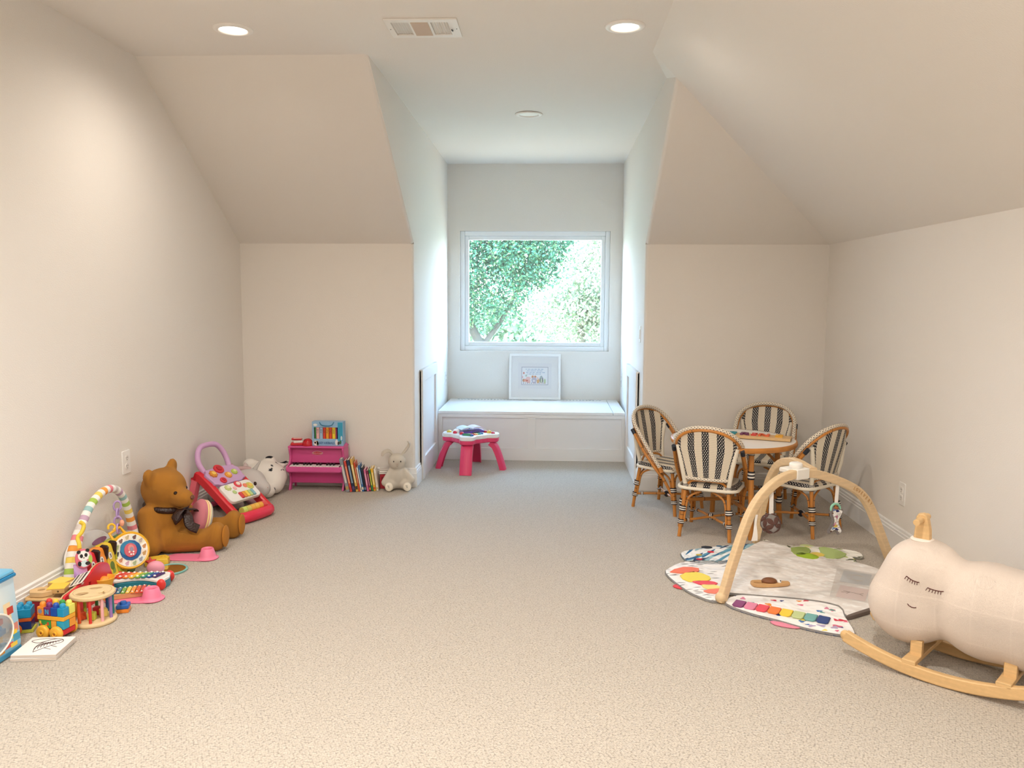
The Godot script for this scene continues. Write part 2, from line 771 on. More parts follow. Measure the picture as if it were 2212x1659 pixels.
func room() -> void:
	var paint := rough_mat("paint", "#ebe5dd", 0.75, FastNoiseLite.TYPE_SIMPLEX_SMOOTH, 0.08, 0.35, 0.06)
	paint.uv1_world_triplanar = true
	var trim := mat("#f1efec", 0.38)
	var r := 0.022
	var zc := ZB + RUN
	# carpet
	var carpet := StandardMaterial3D.new()
	carpet.albedo_color = Color("#c9c0b5")
	carpet.roughness = 1.0
	carpet.rim_enabled = true
	carpet.rim = 0.35
	carpet.rim_tint = 0.7
	var hs := PackedFloat32Array()
	hs.resize(512 * 512)
	for y in 512:
		for x in 512:
			hs[y * 512 + x] = 0.0
	for row in 86:
		for k in 86:
			var cx := (k + 0.5 * (row % 2) + rng.randf_range(-0.28, 0.28)) * 512.0 / 86
			var cy := (row + rng.randf_range(-0.28, 0.28)) * 512.0 / 86
			var top := rng.randf_range(0.6, 1.0)
			for dy in range(-4, 5):
				for dx in range(-4, 5):
					var px := posmod(int(cx) + dx, 512)
					var py := posmod(int(cy) + dy, 512)
					var q := 1.0 - Vector2(int(cx) + dx + 0.5 - cx, int(cy) + dy + 0.5 - cy).length_squared() / 16.0
					if q > 0.0:
						hs[py * 512 + px] = maxf(hs[py * 512 + px], sqrt(q) * top)
	var ch := Image.create(512, 512, false, Image.FORMAT_RGB8)
	var cc := Image.create(512, 512, false, Image.FORMAT_RGB8)
	for y in 512:
		for x in 512:
			var h := hs[y * 512 + x]
			ch.set_pixel(x, y, Color(h, h, h))
			var s := 0.80 + 0.20 * h
			cc.set_pixel(x, y, Color(s, s * 0.99, s * 0.97))
	carpet.albedo_texture = ImageTexture.create_from_image(cc)
	carpet.heightmap_enabled = true
	carpet.heightmap_texture = ImageTexture.create_from_image(ch)
	carpet.heightmap_scale = 0.35
	carpet.uv1_triplanar = true
	carpet.uv1_world_triplanar = true
	carpet.uv1_scale = Vector3.ONE / 0.62
	var fl := mb()
	slab(fl, [Vector3(XL - 0.12, 0, ZF + 0.12), Vector3(XR + 0.12, 0, ZF + 0.12), Vector3(XR + 0.12, 0, ZB - 0.12), Vector3(DR, 0, ZB - 0.12), Vector3(DR, 0, ZW - 0.12), Vector3(DL, 0, ZW - 0.12), Vector3(DL, 0, ZB - 0.12), Vector3(XL - 0.12, 0, ZB - 0.12)], Vector3.UP, 0.2)
	struct("floor", fl, carpet)
	# slopes
	var pitch := (H2 - H1) / RUN
	var nb := Vector3(0, -RUN, H2 - H1).normalized()
	var ns := Vector3(-(H2 - H1), -RUN, 0).normalized()
	var ha := H1 + (XR - DR) * pitch
	var za := ZB + RUN * (ha - H1) / (H2 - H1)
	var up_b := Vector3(0, H2 - H1, RUN).normalized()
	var zk := -4.80
	# ceiling: the flat field, the strip over the dormer and the small blend at the valley
	var ce := mb()
	slab(ce, [Vector3(XL, H2, ZF), Vector3(XC, H2, ZF), Vector3(XC, H2, zc), Vector3(XL, H2, zc)], Vector3.DOWN, 0.14)
	slab(ce, [Vector3(DL, H2, zc), Vector3(XC, H2, zc), Vector3(DR, H2, zk), Vector3(DL, H2, zk)], Vector3.DOWN, 0.14)
	var drop := Vector3(0, -(ZW - zk), 0.033) * -1.0
	slab(ce, [Vector3(DL, H2, zk), Vector3(DR, H2, zk), Vector3(DR, H2 - 0.033, ZW), Vector3(DL, H2 - 0.033, ZW)], Vector3(0, -1, 0.012), 0.14)
	var f1 := Vector3(XC, H2, zc)
	var f2 := Vector3(DR, H2, zk)
	var f3 := Vector3(DR, ha, za)
	var fn := (f2 - f1).cross(f3 - f1).normalized()
	if fn.y > 0:
		fn = -fn
	slab(ce, [f1, f2, f3], fn, 0.14)
	struct("ceiling", ce, paint)
	var cs := mb()
	slab(cs, [Vector3(XR, H1, ZF), Vector3(XR, H1, ZB), f3, f1, Vector3(XC, H2, ZF)], ns, 0.14)
	struct("ceiling_slope_side", cs, paint)
	var sl := mb()
	slab(sl, [Vector3(XL, H1, ZB), Vector3(DL - r, H1, ZB), Vector3(DL - r, H2, zc), Vector3(XL, H2, zc)], nb, 0.14)
	bullnose(sl, Vector3(DL, H1, ZB), Vector3(DL, H2, zc), nb, Vector3.RIGHT, r)
	struct("ceiling_slope_left", sl, paint)
	var sr := mb()
	var top_r := Vector3(DR + r, H1 + (XR - DR - r) * pitch, 0)
	top_r.z = ZB + RUN * (top_r.y - H1) / (H2 - H1)
	slab(sr, [Vector3(DR + r, H1, ZB), Vector3(XR, H1, ZB), top_r], nb, 0.14)
	bullnose(sr, Vector3(DR, H1, ZB), f3, nb, Vector3.LEFT, r)
	struct("ceiling_slope_right", sr, paint)
	# walls
	var wl := mb()
	slab(wl, [Vector3(XL, 0, ZF), Vector3(XL, 0, ZB), Vector3(XL, H1, ZB), Vector3(XL, H2, zc), Vector3(XL, H2, ZF)], Vector3.RIGHT)
	struct("wall_left", wl, paint)
	var wr := mb()
	slab(wr, [Vector3(XR, 0, ZF), Vector3(XR, 0, ZB), Vector3(XR, H1, ZB), Vector3(XR, H1, ZF)], Vector3.LEFT)
	struct("wall_right", wr, paint)
	var wf := mb()
	slab(wf, [Vector3(XL, 0, ZF), Vector3(XR, 0, ZF), Vector3(XR, H1, ZF), Vector3(XC, H2, ZF), Vector3(XL, H2, ZF)], Vector3(0, 0, -1))
	struct("wall_front", wf, paint)
	var w1 := mb()
	slab(w1, [Vector3(XL, 0, ZB), Vector3(DL - r, 0, ZB), Vector3(DL - r, H1, ZB), Vector3(XL, H1, ZB)], Vector3.BACK)
	bullnose(w1, Vector3(DL, 0, ZB), Vector3(DL, H1, ZB), Vector3.BACK, Vector3.RIGHT, r)
	struct("wall_back_left", w1, paint)
	var w2 := mb()
	slab(w2, [Vector3(DR + r, 0, ZB), Vector3(XR, 0, ZB), Vector3(XR, H1, ZB), Vector3(DR + r, H1, ZB)], Vector3.BACK)
	bullnose(w2, Vector3(DR, 0, ZB), Vector3(DR, H1, ZB), Vector3.BACK, Vector3.LEFT, r)
	struct("wall_back_right", w2, paint)
	var ind := -nb * r
	var w3 := mb()
	slab(w3, [Vector3(DL, 0, ZB - r), Vector3(DL, 0, ZW), Vector3(DL, H2, ZW), Vector3(DL, H2, zc + ind.z), Vector3(DL, H1 + ind.y * 0.2, ZB - r)], Vector3.RIGHT)
	struct("wall_dormer_left", w3, paint)
	var w4 := mb()
	slab(w4, [Vector3(DR, 0, ZB - r), Vector3(DR, 0, ZW), Vector3(DR, H2, ZW), Vector3(DR, H2, zk), f3 + ind * 1.0, Vector3(DR, H1 + ind.y * 0.2, ZB - r)], Vector3.LEFT)
	struct("wall_dormer_right", w4, paint)
	# window wall with its opening
	var wx0 := -0.840
	var wx1 := 0.525
	var wy0 := 0.847
	var wy1 := 1.935
	var ww := mb()
	var rects := [[DL - 0.1, DR + 0.1, -0.1, wy0], [DL - 0.1, DR + 0.1, wy1, H2 + 0.2], [DL - 0.1, wx0, wy0, wy1], [wx1, DR + 0.1, wy0, wy1]]
	for q in rects:
		ww.box(Vector3((q[0] + q[1]) / 2, (q[2] + q[3]) / 2, ZW - 0.07), Vector3(q[1] - q[0], q[3] - q[2], 0.14))
	struct("wall_window", ww, paint)
	# the fixed window: outer frame, stepped sash, glass
	var vinyl := mat("#f4f6f7", 0.35)
	var win := Node3D.new()
	win.name = "window_1"
	win.set_meta("kind", "structure")
	add_child(win)
	var cx := (wx0 + wx1) / 2
	var cy := (wy0 + wy1) / 2
	var W := wx1 - wx0
	var H := wy1 - wy0
	for spec in [["window_frame", 0.0, 0.042, -0.030, 0.05], ["window_sash", 0.042, 0.036, -0.045, 0.04]]:
		var i0: float = spec[1]
		var wd: float = spec[2]
		var z: float = ZW + spec[3] - spec[4] / 2
		var f := mb()
		for s in [-1.0, 1.0]:
			f.box(Vector3(cx + s * (W / 2 - i0 - wd / 2), cy, z), Vector3(wd, H - 2 * i0, spec[4]), 0.004)
			f.box(Vector3(cx, cy + s * (H / 2 - i0 - wd / 2), z), Vector3(W - 2 * i0 - 2 * wd, wd, spec[4]), 0.004)
		part(spec[0], f, vinyl, win)
	var glass := StandardMaterial3D.new()
	glass.albedo_color = Color(0.94, 1.0, 0.98, 0.04)
	glass.transparency = BaseMaterial3D.TRANSPARENCY_ALPHA
	glass.roughness = 0.02
	part("pane", mb().box(Vector3(cx, cy, ZW - 0.07), Vector3(W - 0.15, H - 0.15, 0.004)), glass, win)
	# baseboards
	var b := mb()
	board(b, Vector3(XL, 0, ZF), Vector3(XL, 0, ZB), Vector3.RIGHT)
	struct("baseboard_left", b, trim)
	b = mb()
	board(b, Vector3(XR, 0, ZF), Vector3(XR, 0, ZB), Vector3.LEFT)
	struct("baseboard_right", b, trim)
	b = mb()
	board(b, Vector3(XL, 0, ZB), Vector3(DL + 0.012, 0, ZB), Vector3.BACK)
	board(b, Vector3(DL, 0, ZB + 0.012), Vector3(DL, 0, -5.86), Vector3.RIGHT)
	struct("baseboard_back_left", b, trim)
	b = mb()
	board(b, Vector3(DR - 0.012, 0, ZB), Vector3(XR, 0, ZB), Vector3.BACK)
	board(b, Vector3(DR, 0, ZB + 0.012), Vector3(DR, 0, -5.88), Vector3.LEFT)
	struct("baseboard_back_right", b, trim)
	b = mb()
	board(b, Vector3(XL, 0, ZF), Vector3(XR, 0, ZF), Vector3.FORWARD)
	struct("baseboard_front", b, trim)
	# wainscot panels on the dormer walls beside the seat
	for s in [-1.0, 1.0]:
		var x: float = DL if s < 0 else DR
		var d: float = -s
		var pn := mb()
		var z0 := -5.87
		var z1 := ZS
		var L := z0 - z1
		pn.box(Vector3(x + d * 0.006, 0.40, (z0 + z1) / 2), Vector3(0.012, 0.80, L))
		pn.box(Vector3(x + d * 0.013, 0.405, z0 - 0.045), Vector3(0.026, 0.81, 0.09), 0.002)
		pn.box(Vector3(x + d * 0.013, 0.405, z1 + 0.06), Vector3(0.026, 0.81, 0.09), 0.002)
		pn.box(Vector3(x + d * 0.013, 0.765, (z0 + z1) / 2), Vector3(0.025, 0.09, L - 0.1), 0.002)
		pn.box(Vector3(x + d * 0.013, 0.08, (z0 + z1) / 2), Vector3(0.025, 0.16, L - 0.1), 0.002)
		struct("trim_1" if s < 0 else "trim_2", pn, trim)

# ---------- lamps, vent, outlets ----------
func downlight(at: Vector3, lit: bool, label: String, power := 1.0, tilt := 0.0) -> void:
	var o := thing("recessed_light", label, "ceiling light", at, 0.0)
	o.rotation.x = tilt
	var ring := mb()
	ring.lathe([Vector2(0.062, 0.012), Vector2(0.062, -0.004), Vector2(0.068, -0.009), Vector2(0.086, -0.007), Vector2(0.0915, -0.002), Vector2(0.0915, 0.0)], 40)
	part("trim_ring", ring, mat("#f3efe9", 0.4), o)
	var m := StandardMaterial3D.new()
	m.albedo_color = Color("#f6f4f0")
	m.roughness = 0.5
	if lit:
		m.emission_enabled = true
		m.emission = Color("#fff2e0")
		m.emission_energy_multiplier = 6.0
	part("lens", mb().lathe([Vector2(0, -0.002), Vector2(0.0625, -0.002), Vector2(0.0625, 0.003), Vector2(0, 0.003)], 32), m, o)
	if lit:
		var l := SpotLight3D.new()
		l.name = "lamp_glow"
		l.spot_angle = 84.0
		l.spot_angle_attenuation = 1.0
		l.spot_range = 12.0
		l.spot_attenuation = 2.0
		l.light_size = 0.055
		l.light_color = Color("#fff4e8") if power < 2.0 else Color("#fffaf4")
		l.light_energy = power
		l.shadow_enabled = true
		l.position = Vector3(0, -0.02, 0)
		l.rotation.x = -PI / 2
		o.add_child(l)

func fittings() -> void:
	downlight(Vector3(-1.488, H2, -3.885), true, "lit recessed ceiling light above the toys, left of the air vent", 1.25)
	downlight(Vector3(0.321, H2, -3.900), true, "lit recessed ceiling light to the right of the air vent", 1.25)
	downlight(Vector3(-0.165, H2 - 0.011, -5.631), false, "unlit recessed ceiling light in the dormer in front of the window", 0.0, 0.012)
	for z in [-1.6, 0.7]:
		for x in [-1.488, 0.321]:
			downlight(Vector3(x, H2, z), true, "lit recessed ceiling light behind the picture's top edge, %s row, %s side" % ["near" if z > 0 else "middle", "left" if x < 0 else "right"], 4.6)
	# supply vent
	var vent := thing("ceiling_vent", "white rectangular ceiling air vent with slats and blank middle", "vent", Vector3(-0.599, H2, -3.885))
	var white := mat("#efece6", 0.45)
	var fr := mb()
	fr.xf = Transform3D(Basis(Vector3.RIGHT, PI / 2), Vector3(0, -0.004, 0))
	fr.prism(rrect(0.330, 0.254, 0.006), 0.008, 0.002, [rrect(0.078, 0.176, 0.003, Vector2(-0.098, 0)), rrect(0.078, 0.176, 0.003, Vector2(0.082, 0))])
	part("frame", fr, white, vent)
	part("backing", mb().box(Vector3(0, 0.04, 0), Vector3(0.30, 0.004, 0.22)), mat("#1b1a18", 0.9), vent, "dark duct behind slats")
	part("plate", mb().box(Vector3(-0.008, -0.009, 0), Vector3(0.078, 0.002, 0.18)), mat("#c9b19b", 0.6), vent, "tan blank plate in the middle")
	for g in [-0.098, 0.082]:
		for i in 7:
			var s := mb()
			s.xf = Transform3D(Basis(Vector3(0, 0, 1), 0.62 if g < 0 else -0.62), Vector3(g - 0.033 + i * 0.011, 0.0005, 0))
			s.box(Vector3.ZERO, Vector3(0.0015, 0.012, 0.178))
			part("slat", s, white, vent)
	for x in [-0.152, 0.152]:
		part("screw", mb().ell(Vector3(x, -0.0085, 0), Vector3(0.003, 0.0015, 0.003), 8, 4), mat("#3a3733", 0.5), vent)
	part("lever", mb().tube([Vector3(0.130, -0.006, -0.03), Vector3(0.134, -0.018, 0.0), Vector3(0.132, -0.02, 0.022)], 0.003, 6), mat("#2d2b28", 0.5), vent)
	# outlets and switch
	outlet(Vector3(XL, 0.487, -4.022), PI / 2, "white duplex outlet on the left wall above the bear", false)
	outlet(Vector3(XR, 0.315, -4.33), -PI / 2, "white duplex outlet low on the right wall behind the rocker", true)
	outlet(Vector3(DL, 0.61, -7.325), PI / 2, "white outlet on the dormer's left wall above the window seat", true)
	outlet(Vector3(DR, 0.61, -7.337), -PI / 2, "white outlet on the dormer's right wall above the window seat", true)
	var sw := thing("light_switch", "white light switch plate on the right dormer wall", "switch", Vector3(DR, 1.08, -5.872), -PI / 2)
	var pl := mb()
	part("plate", pl.prism(rrect(0.072, 0.117, 0.006), 0.010, 0.002), mat("#f2f0ec", 0.35), sw)
	part("rocker", mb().box(Vector3(0, 0, 0.006), Vector3(0.033, 0.066, 0.008), 0.002), mat("#f6f4f0", 0.3), sw)

func outlet(at: Vector3, turn: float, label: String, decora: bool) -> void:
	var o := thing("wall_outlet", label, "outlet", at, turn)
	part("plate", mb().prism(rrect(0.076, 0.120, 0.006), 0.010, 0.002), mat("#f2efea", 0.35), o)
	for s in [-1.0, 1.0]:
		var f := mb()
		f.xf.origin = Vector3(0, 0.021 * s, 0.005)
		f.prism(circle(0.0165, 20) if not decora else rrect(0.033, 0.033, 0.004), 0.004, 0.001)
		var face := part("socket_face", f, mat("#ebe7e1", 0.4), o)
		var sl := mb()
		for x in [-0.006, 0.006]:
			sl.box(Vector3(x, 0.021 * s + 0.003, 0.0073), Vector3(0.002, 0.008, 0.0008))
		sl.box(Vector3(0, 0.021 * s - 0.008, 0.0073), Vector3(0.004, 0.004, 0.0008))
		part("slots", sl, mat("#57524c", 0.7), face)

# ---------- trees outside ----------
func leaf_mesh() -> ArrayMesh:
	var m := mb()
	var n0 := Vector3(0.25, 0.97, 0)
	var n1 := Vector3(-0.25, 0.97, 0)
	var a := Vector3(0, 0, 0)
	var b := Vector3(0, 0, 1)
	var l := Vector3(-0.26, 0.08, 0.45)
	var r := Vector3(0.26, 0.08, 0.45)
	m.tri(m.vert(a, n1), m.vert(b, n1), m.vert(r, n1))
	m.tri(m.vert(a, n0), m.vert(b, n0), m.vert(l, n0))
	return m.mesh()

func tree(called: String, label: String, at: Vector3, blobs: Array, count: int, leaf: float, hexes: Array, limbs: Array, bark: String) -> void:
	var o := thing(called, label, "tree", at)
	var w := mb()
	for l in limbs:
		w.tube(curve(l[0], 4), _taper(l[1], l[2], (l[0].size() - 1) * 4 + 1), 8)
	part("trunk", w, rough_mat("bark" + bark, bark, 0.9, FastNoiseLite.TYPE_SIMPLEX, 0.03, 0.5, 0.8, 0.4), o)
	var mm := MultiMesh.new()
	mm.transform_format = MultiMesh.TRANSFORM_3D
	mm.use_colors = true
	mm.mesh = leaf_mesh()
	mm.instance_count = count
	var vol := 0.0
	for b in blobs:
		vol += b[1].x * b[1].y * b[1].z
	var cols := []
	for h in hexes:
		cols.append(Color(h).srgb_to_linear())
	var i := 0
	for q in blobs.size():
		var b = blobs[q]
		var share := int(count * b[1].x * b[1].y * b[1].z / vol) if q < blobs.size() - 1 else count - i
		# leaves sit on twigs: clusters about a twig end
		while share > 0 and i < count:
			var d := Vector3(rng.randfn(), rng.randfn(), rng.randfn()).normalized()
			var twig: Vector3 = b[0] + d * b[1] * pow(rng.randf(), 0.30)
			for k in mini(14, share):
				var p := twig + Vector3(rng.randfn(), rng.randfn(), rng.randfn()) * 0.10
				var s := leaf * rng.randf_range(0.6, 1.3)
				var bs := Basis(Vector3(rng.randfn(), rng.randfn(), rng.randfn()).normalized(), rng.randf() * TAU).scaled(Vector3.ONE * s)
				mm.set_instance_transform(i, Transform3D(bs, p))
				mm.set_instance_color(i, cols[rng.randi() % cols.size()])
				i += 1
				share -= 1
				if i >= count:
					break
	mm.visible_instance_count = i
	var mi := MultiMeshInstance3D.new()
	mi.name = "foliage"
	mi.multimesh = mm
	var lm := StandardMaterial3D.new()
	lm.vertex_color_use_as_albedo = true
	lm.roughness = 0.55
	lm.backlight_enabled = true
	lm.backlight = Color(0.55, 0.55, 0.55)
	mi.material_override = lm
	o.add_child(mi)
	stuff(mi)

func _taper(a: float, b: float, k: int) -> Array:
	var out := []
	for i in k:
		out.append(lerpf(a, b, float(i) / (k - 1)))
	return out

func garden() -> void:
	var g := mb()
	g.box(Vector3(0, -3.3, -110), Vector3(300, 0.2, 190))
	struct("ground", g, rough_mat("lawn", "#b7b58f", 0.95, FastNoiseLite.TYPE_SIMPLEX, 0.02, 6.0, 2.0, 0.3))
	# a wooded rise behind the garden
	var rise := thing("wooded_rise", "hazy line of distant woodland behind the two trees", "woodland", Vector3(0, -3.2, -60))
	var mm := MultiMesh.new()
	mm.transform_format = MultiMesh.TRANSFORM_3D
	mm.mesh = leaf_mesh()
	mm.instance_count = 26000
	for i in mm.instance_count:
		var px := rng.randf_range(-45, 45)
		var p := Vector3(px, rng.randf() * (5.2 + 1.6 * sin(px * 0.35) + sin(px * 1.1)), rng.randf_range(-4, 4))
		mm.set_instance_transform(i, Transform3D(Basis(Vector3(rng.randfn(), rng.randfn(), rng.randfn()).normalized(), rng.randf() * TAU).scaled(Vector3.ONE * rng.randf_range(0.5, 0.9)), p))
	var mi := MultiMeshInstance3D.new()
	mi.name = "foliage"
	mi.multimesh = mm
	mi.material_override = mat("#8fa77f", 0.8)
	rise.add_child(mi)
	stuff(mi)
	# far, shaded evergreen to the left
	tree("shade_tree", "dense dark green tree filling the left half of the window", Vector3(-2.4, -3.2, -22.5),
		[[Vector3(0.3, 5.6, 0), Vector3(2.6, 1.9, 1.6)], [Vector3(-1.5, 5.0, 0.3), Vector3(2.0, 1.6, 1.4)], [Vector3(1.6, 6.4, -0.4), Vector3(1.8, 1.6, 1.4)], [Vector3(-2.8, 6.4, -0.3), Vector3(1.9, 1.8, 1.4)], [Vector3(0, 7.4, 0), Vector3(2.2, 1.3, 1.4)]], 110000, 0.10,
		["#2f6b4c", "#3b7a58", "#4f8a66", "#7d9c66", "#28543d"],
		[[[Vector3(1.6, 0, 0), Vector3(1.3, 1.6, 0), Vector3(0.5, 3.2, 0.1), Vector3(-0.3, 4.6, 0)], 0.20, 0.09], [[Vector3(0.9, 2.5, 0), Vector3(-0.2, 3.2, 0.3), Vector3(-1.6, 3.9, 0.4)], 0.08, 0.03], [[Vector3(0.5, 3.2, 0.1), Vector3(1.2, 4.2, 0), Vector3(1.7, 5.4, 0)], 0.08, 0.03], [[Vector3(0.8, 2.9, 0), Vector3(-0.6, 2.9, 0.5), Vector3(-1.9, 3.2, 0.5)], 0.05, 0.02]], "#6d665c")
	# near, sunlit tree to the right
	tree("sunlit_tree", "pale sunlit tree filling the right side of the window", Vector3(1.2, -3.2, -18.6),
		[[Vector3(0.5, 4.9, 0), Vector3(1.5, 1.3, 1.0)], [Vector3(1.6, 5.6, 0.2), Vector3(1.6, 1.4, 1.0)], [Vector3(-0.9, 4.2, 0.2), Vector3(0.9, 0.6, 0.7)], [Vector3(1.2, 3.8, 0.3), Vector3(1.7, 0.9, 0.9)], [Vector3(2.7, 4.6, 0), Vector3(1.6, 1.5, 1.0)], [Vector3(0.9, 6.6, 0), Vector3(1.4, 1.0, 0.9)]], 110000, 0.09,
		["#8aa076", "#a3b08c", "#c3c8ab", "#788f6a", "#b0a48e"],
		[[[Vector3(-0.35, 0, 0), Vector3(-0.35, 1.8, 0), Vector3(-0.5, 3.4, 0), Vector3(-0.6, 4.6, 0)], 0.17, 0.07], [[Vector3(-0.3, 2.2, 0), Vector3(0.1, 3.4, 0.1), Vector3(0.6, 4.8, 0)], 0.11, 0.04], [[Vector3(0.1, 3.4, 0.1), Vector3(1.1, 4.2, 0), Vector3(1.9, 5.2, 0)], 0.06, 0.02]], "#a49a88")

# ---------- dormer: window seat, picture, activity table ----------
func window_seat() -> void:
	var white := mat("#f3f2ef", 0.32)
	var o := thing("window_bench", "white built-in window bench with a hinged lid under the window", "bench", Vector3(0, 0, 0))
	var w := DR - DL - 0.052
	var cx := (DL + DR) / 2
	part("body", mb().box(Vector3(cx, HB / 2 - 0.012, (ZS - 0.02 + ZW) / 2 - 0.001), Vector3(w, HB - 0.024, -(ZW - ZS) - 0.022)), white, o)
	var f := mb()
	var z := ZS - 0.010
	for q in [[-0.926, 0.608, 0.353, 0.380], [-0.926, 0.608, 0.0, 0.100], [-0.926, -0.891, 0.1, 0.353], [-0.184, -0.125, 0.1, 0.353], [0.581, 0.608, 0.1, 0.353]]:
		f.box(Vector3((q[0] + q[1]) / 2, (q[2] + q[3]) / 2, z), Vector3(q[1] - q[0], q[3] - q[2], 0.02))
	part("front_frame", f, white, o)
	for q in [[-0.891, -0.184], [-0.125, 0.581]]:
		part("panel", mb().box(Vector3((q[0] + q[1]) / 2, 0.2265, ZS - 0.016), Vector3(q[1] - q[0], 0.253, 0.008)), mat("#f1f0ee", 0.4), o)
	part("lid", mb().box(Vector3((-0.926 + 0.509) / 2, HB - 0.012, (ZS - 7.44) / 2), Vector3(0.509 + 0.926, 0.024, 7.44 + ZS), 0.003), mat("#f4f4f2", 0.2), o)
	part("fixed_strip", mb().box(Vector3((0.512 + 0.607) / 2, HB - 0.012, (ZS + ZW) / 2), Vector3(0.095, 0.024, -(ZW - ZS) - 0.004), 0.003), mat("#f4f4f2", 0.2), o)
	part("back_strip", mb().box(Vector3((-0.926 + 0.509) / 2, HB - 0.012, (ZW - 7.444) / 2), Vector3(1.435, 0.024, 0.07), 0.003), mat("#f4f4f2", 0.2), o)
	var h := mb()
	for i in 44:
		h.rod(Vector3(-0.85 + i * 0.03, HB + 0.002, -7.442), Vector3(-0.85 + i * 0.03 + 0.016, HB + 0.002, -7.442), 0.0045, -1.0, 8)
	part("hinge", h, mat("#c9cdd0", 0.35), o)
	# framed print leaning on the wall
	var p := thing("framed_print", "white framed nursery print leaning on the wall under the window", "picture frame", Vector3(-0.147, HB + 0.003, -7.448))
	p.rotation.x = -0.13
	var W := 0.472
	var H := 0.418
	var fr := mb()
	fr.xf.origin = Vector3(0, H / 2, 0.0)
	fr.prism(rrect(W, H, 0.002), 0.022, 0.002, [rrect(W - 0.044, H - 0.044, 0.002)])
	part("frame", fr, mat("#f6f6f4", 0.3), p)
	var m1 := mb()
	m1.xf.origin = Vector3(0, H / 2, -0.004)
	m1.prism(rrect(W - 0.044, H - 0.044, 0.001), 0.003, 0.0, [rrect(0.306, 0.235, 0.002, Vector2(0.0, 0.008))])
	part("outer_mat", m1, mat("#f3f3f3", 0.8), p)
	var m2 := mb()
	m2.xf.origin = Vector3(0, H / 2 + 0.008, -0.0065)
	m2.prism(rrect(0.33, 0.26, 0.001), 0.002, 0.0, [rrect(0.243, 0.163, 0.001)])
	part("inner_mat", m2, mat("#eeeef0", 0.8), p)
	var bd := mb()
	bd.xf.origin = Vector3(0, H / 2 + 0.008, -0.006)
	bd.prism(rrect(0.247, 0.167, 0.001), 0.0024, 0.0, [rrect(0.234, 0.154, 0.001)])
	part("border_line", bd, mat("#c3c2cc", 0.7), p, "grey lilac border around the print")
	var print_tex := image_tex(240, 160, func(u: float, v: float) -> Color:
		var x := u * 240.0
		var y := v * 160.0
		var c := Color("#f3f5f8")
		for i in 4:
			var y0 := 14.0 + i * 15.0
			var x0: float = [36.0, 46.0, 40.0, 46.0][i]
			var x1: float = [204.0, 188.0, 212.0, 180.0][i]
			if y > y0 and y < y0 + 8 and x > x0 and x < x1:
				if sin(x * 0.9 + i) * cos(x * 0.37 + i * 2) > -0.15 and sin(x * 0.21 + i * 1.7) > -0.85:
					c = Color("#9db4cf")
		for b in [[18.0, 54.0, 8.0, "#dd8f83"], [40.0, 78.0, 8.0, "#b7cdbb"], [5.0, 92.0, 8.0, "#eec4c7"]]:
			if Vector2(x - b[0], (y - b[1]) * 0.8).length() < b[2]:
				c = Color(b[3])
		for e in [[18.0, 122.0, 12.0, 14.0, "#c68a5c"], [44.0, 122.0, 26.0, 14.0, "#eba58e"], [60.0, 104.0, 22.0, 16.0, "#f0c9c6"], [60.0, 130.0, 20.0, 16.0, "#e9b7b2"], [48.0, 124.0, 8.0, 8.0, "#c96a5e"], [100.0, 90.0, 10.0, 14.0, "#d58a55"], [124.0, 88.0, 10.0, 10.0, "#c97d4d"], [113.0, 120.0, 24.0, 30.0, "#c3bfd0"], [112.0, 126.0, 9.0, 9.0, "#efe9ee"], [150.0, 124.0, 12.0, 22.0, "#d7a66a"], [146.0, 104.0, 8.0, 14.0, "#ecd2cf"], [180.0, 112.0, 16.0, 34.0, "#a9b3b6"], [178.0, 124.0, 10.0, 18.0, "#cdd7bd"], [169.0, 120.0, 4.0, 22.0, "#4b4c48"], [193.0, 118.0, 4.0, 24.0, "#4b4c48"], [212.0, 130.0, 9.0, 24.0, "#bcd0a4"]]:
			if absf(x - e[0]) < e[2] and absf(y - e[1]) < e[3] and Vector2((x - e[0]) / e[2], (y - e[1]) / e[3]).length() < 1.0:
				c = Color(e[4])
		for k in 12:
			if Vector2(x - 16 - k * 18, y - 147).length() < 5.0:
				c = Color("#8f8ea0") if k % 2 == 0 else Color("#caa79b")
		return c)
	var pr := mb()
	pr.quad(Vector3(-0.119, H / 2 - 0.071, -0.006), Vector3(0.119, H / 2 - 0.071, -0.006), Vector3(0.119, H / 2 + 0.087, -0.006), Vector3(-0.119, H / 2 + 0.087, -0.006), Vector3.BACK)
	part("print", pr, mat("#ffffff", 0.7, print_tex), p, "print of a toy train of animals with balloons")
	part("backing", mb().box(Vector3(0, H / 2, -0.009), Vector3(W - 0.03, H - 0.03, 0.002)), mat("#d9d6d0", 0.8), p)
	var gl := StandardMaterial3D.new()
	gl.albedo_color = Color(1, 1, 1, 0.03)
	gl.transparency = BaseMaterial3D.TRANSPARENCY_ALPHA
	gl.roughness = 0.02
	part("glass", mb().box(Vector3(0, H / 2, 0.0), Vector3(W - 0.046, H - 0.046, 0.002)), gl, p)

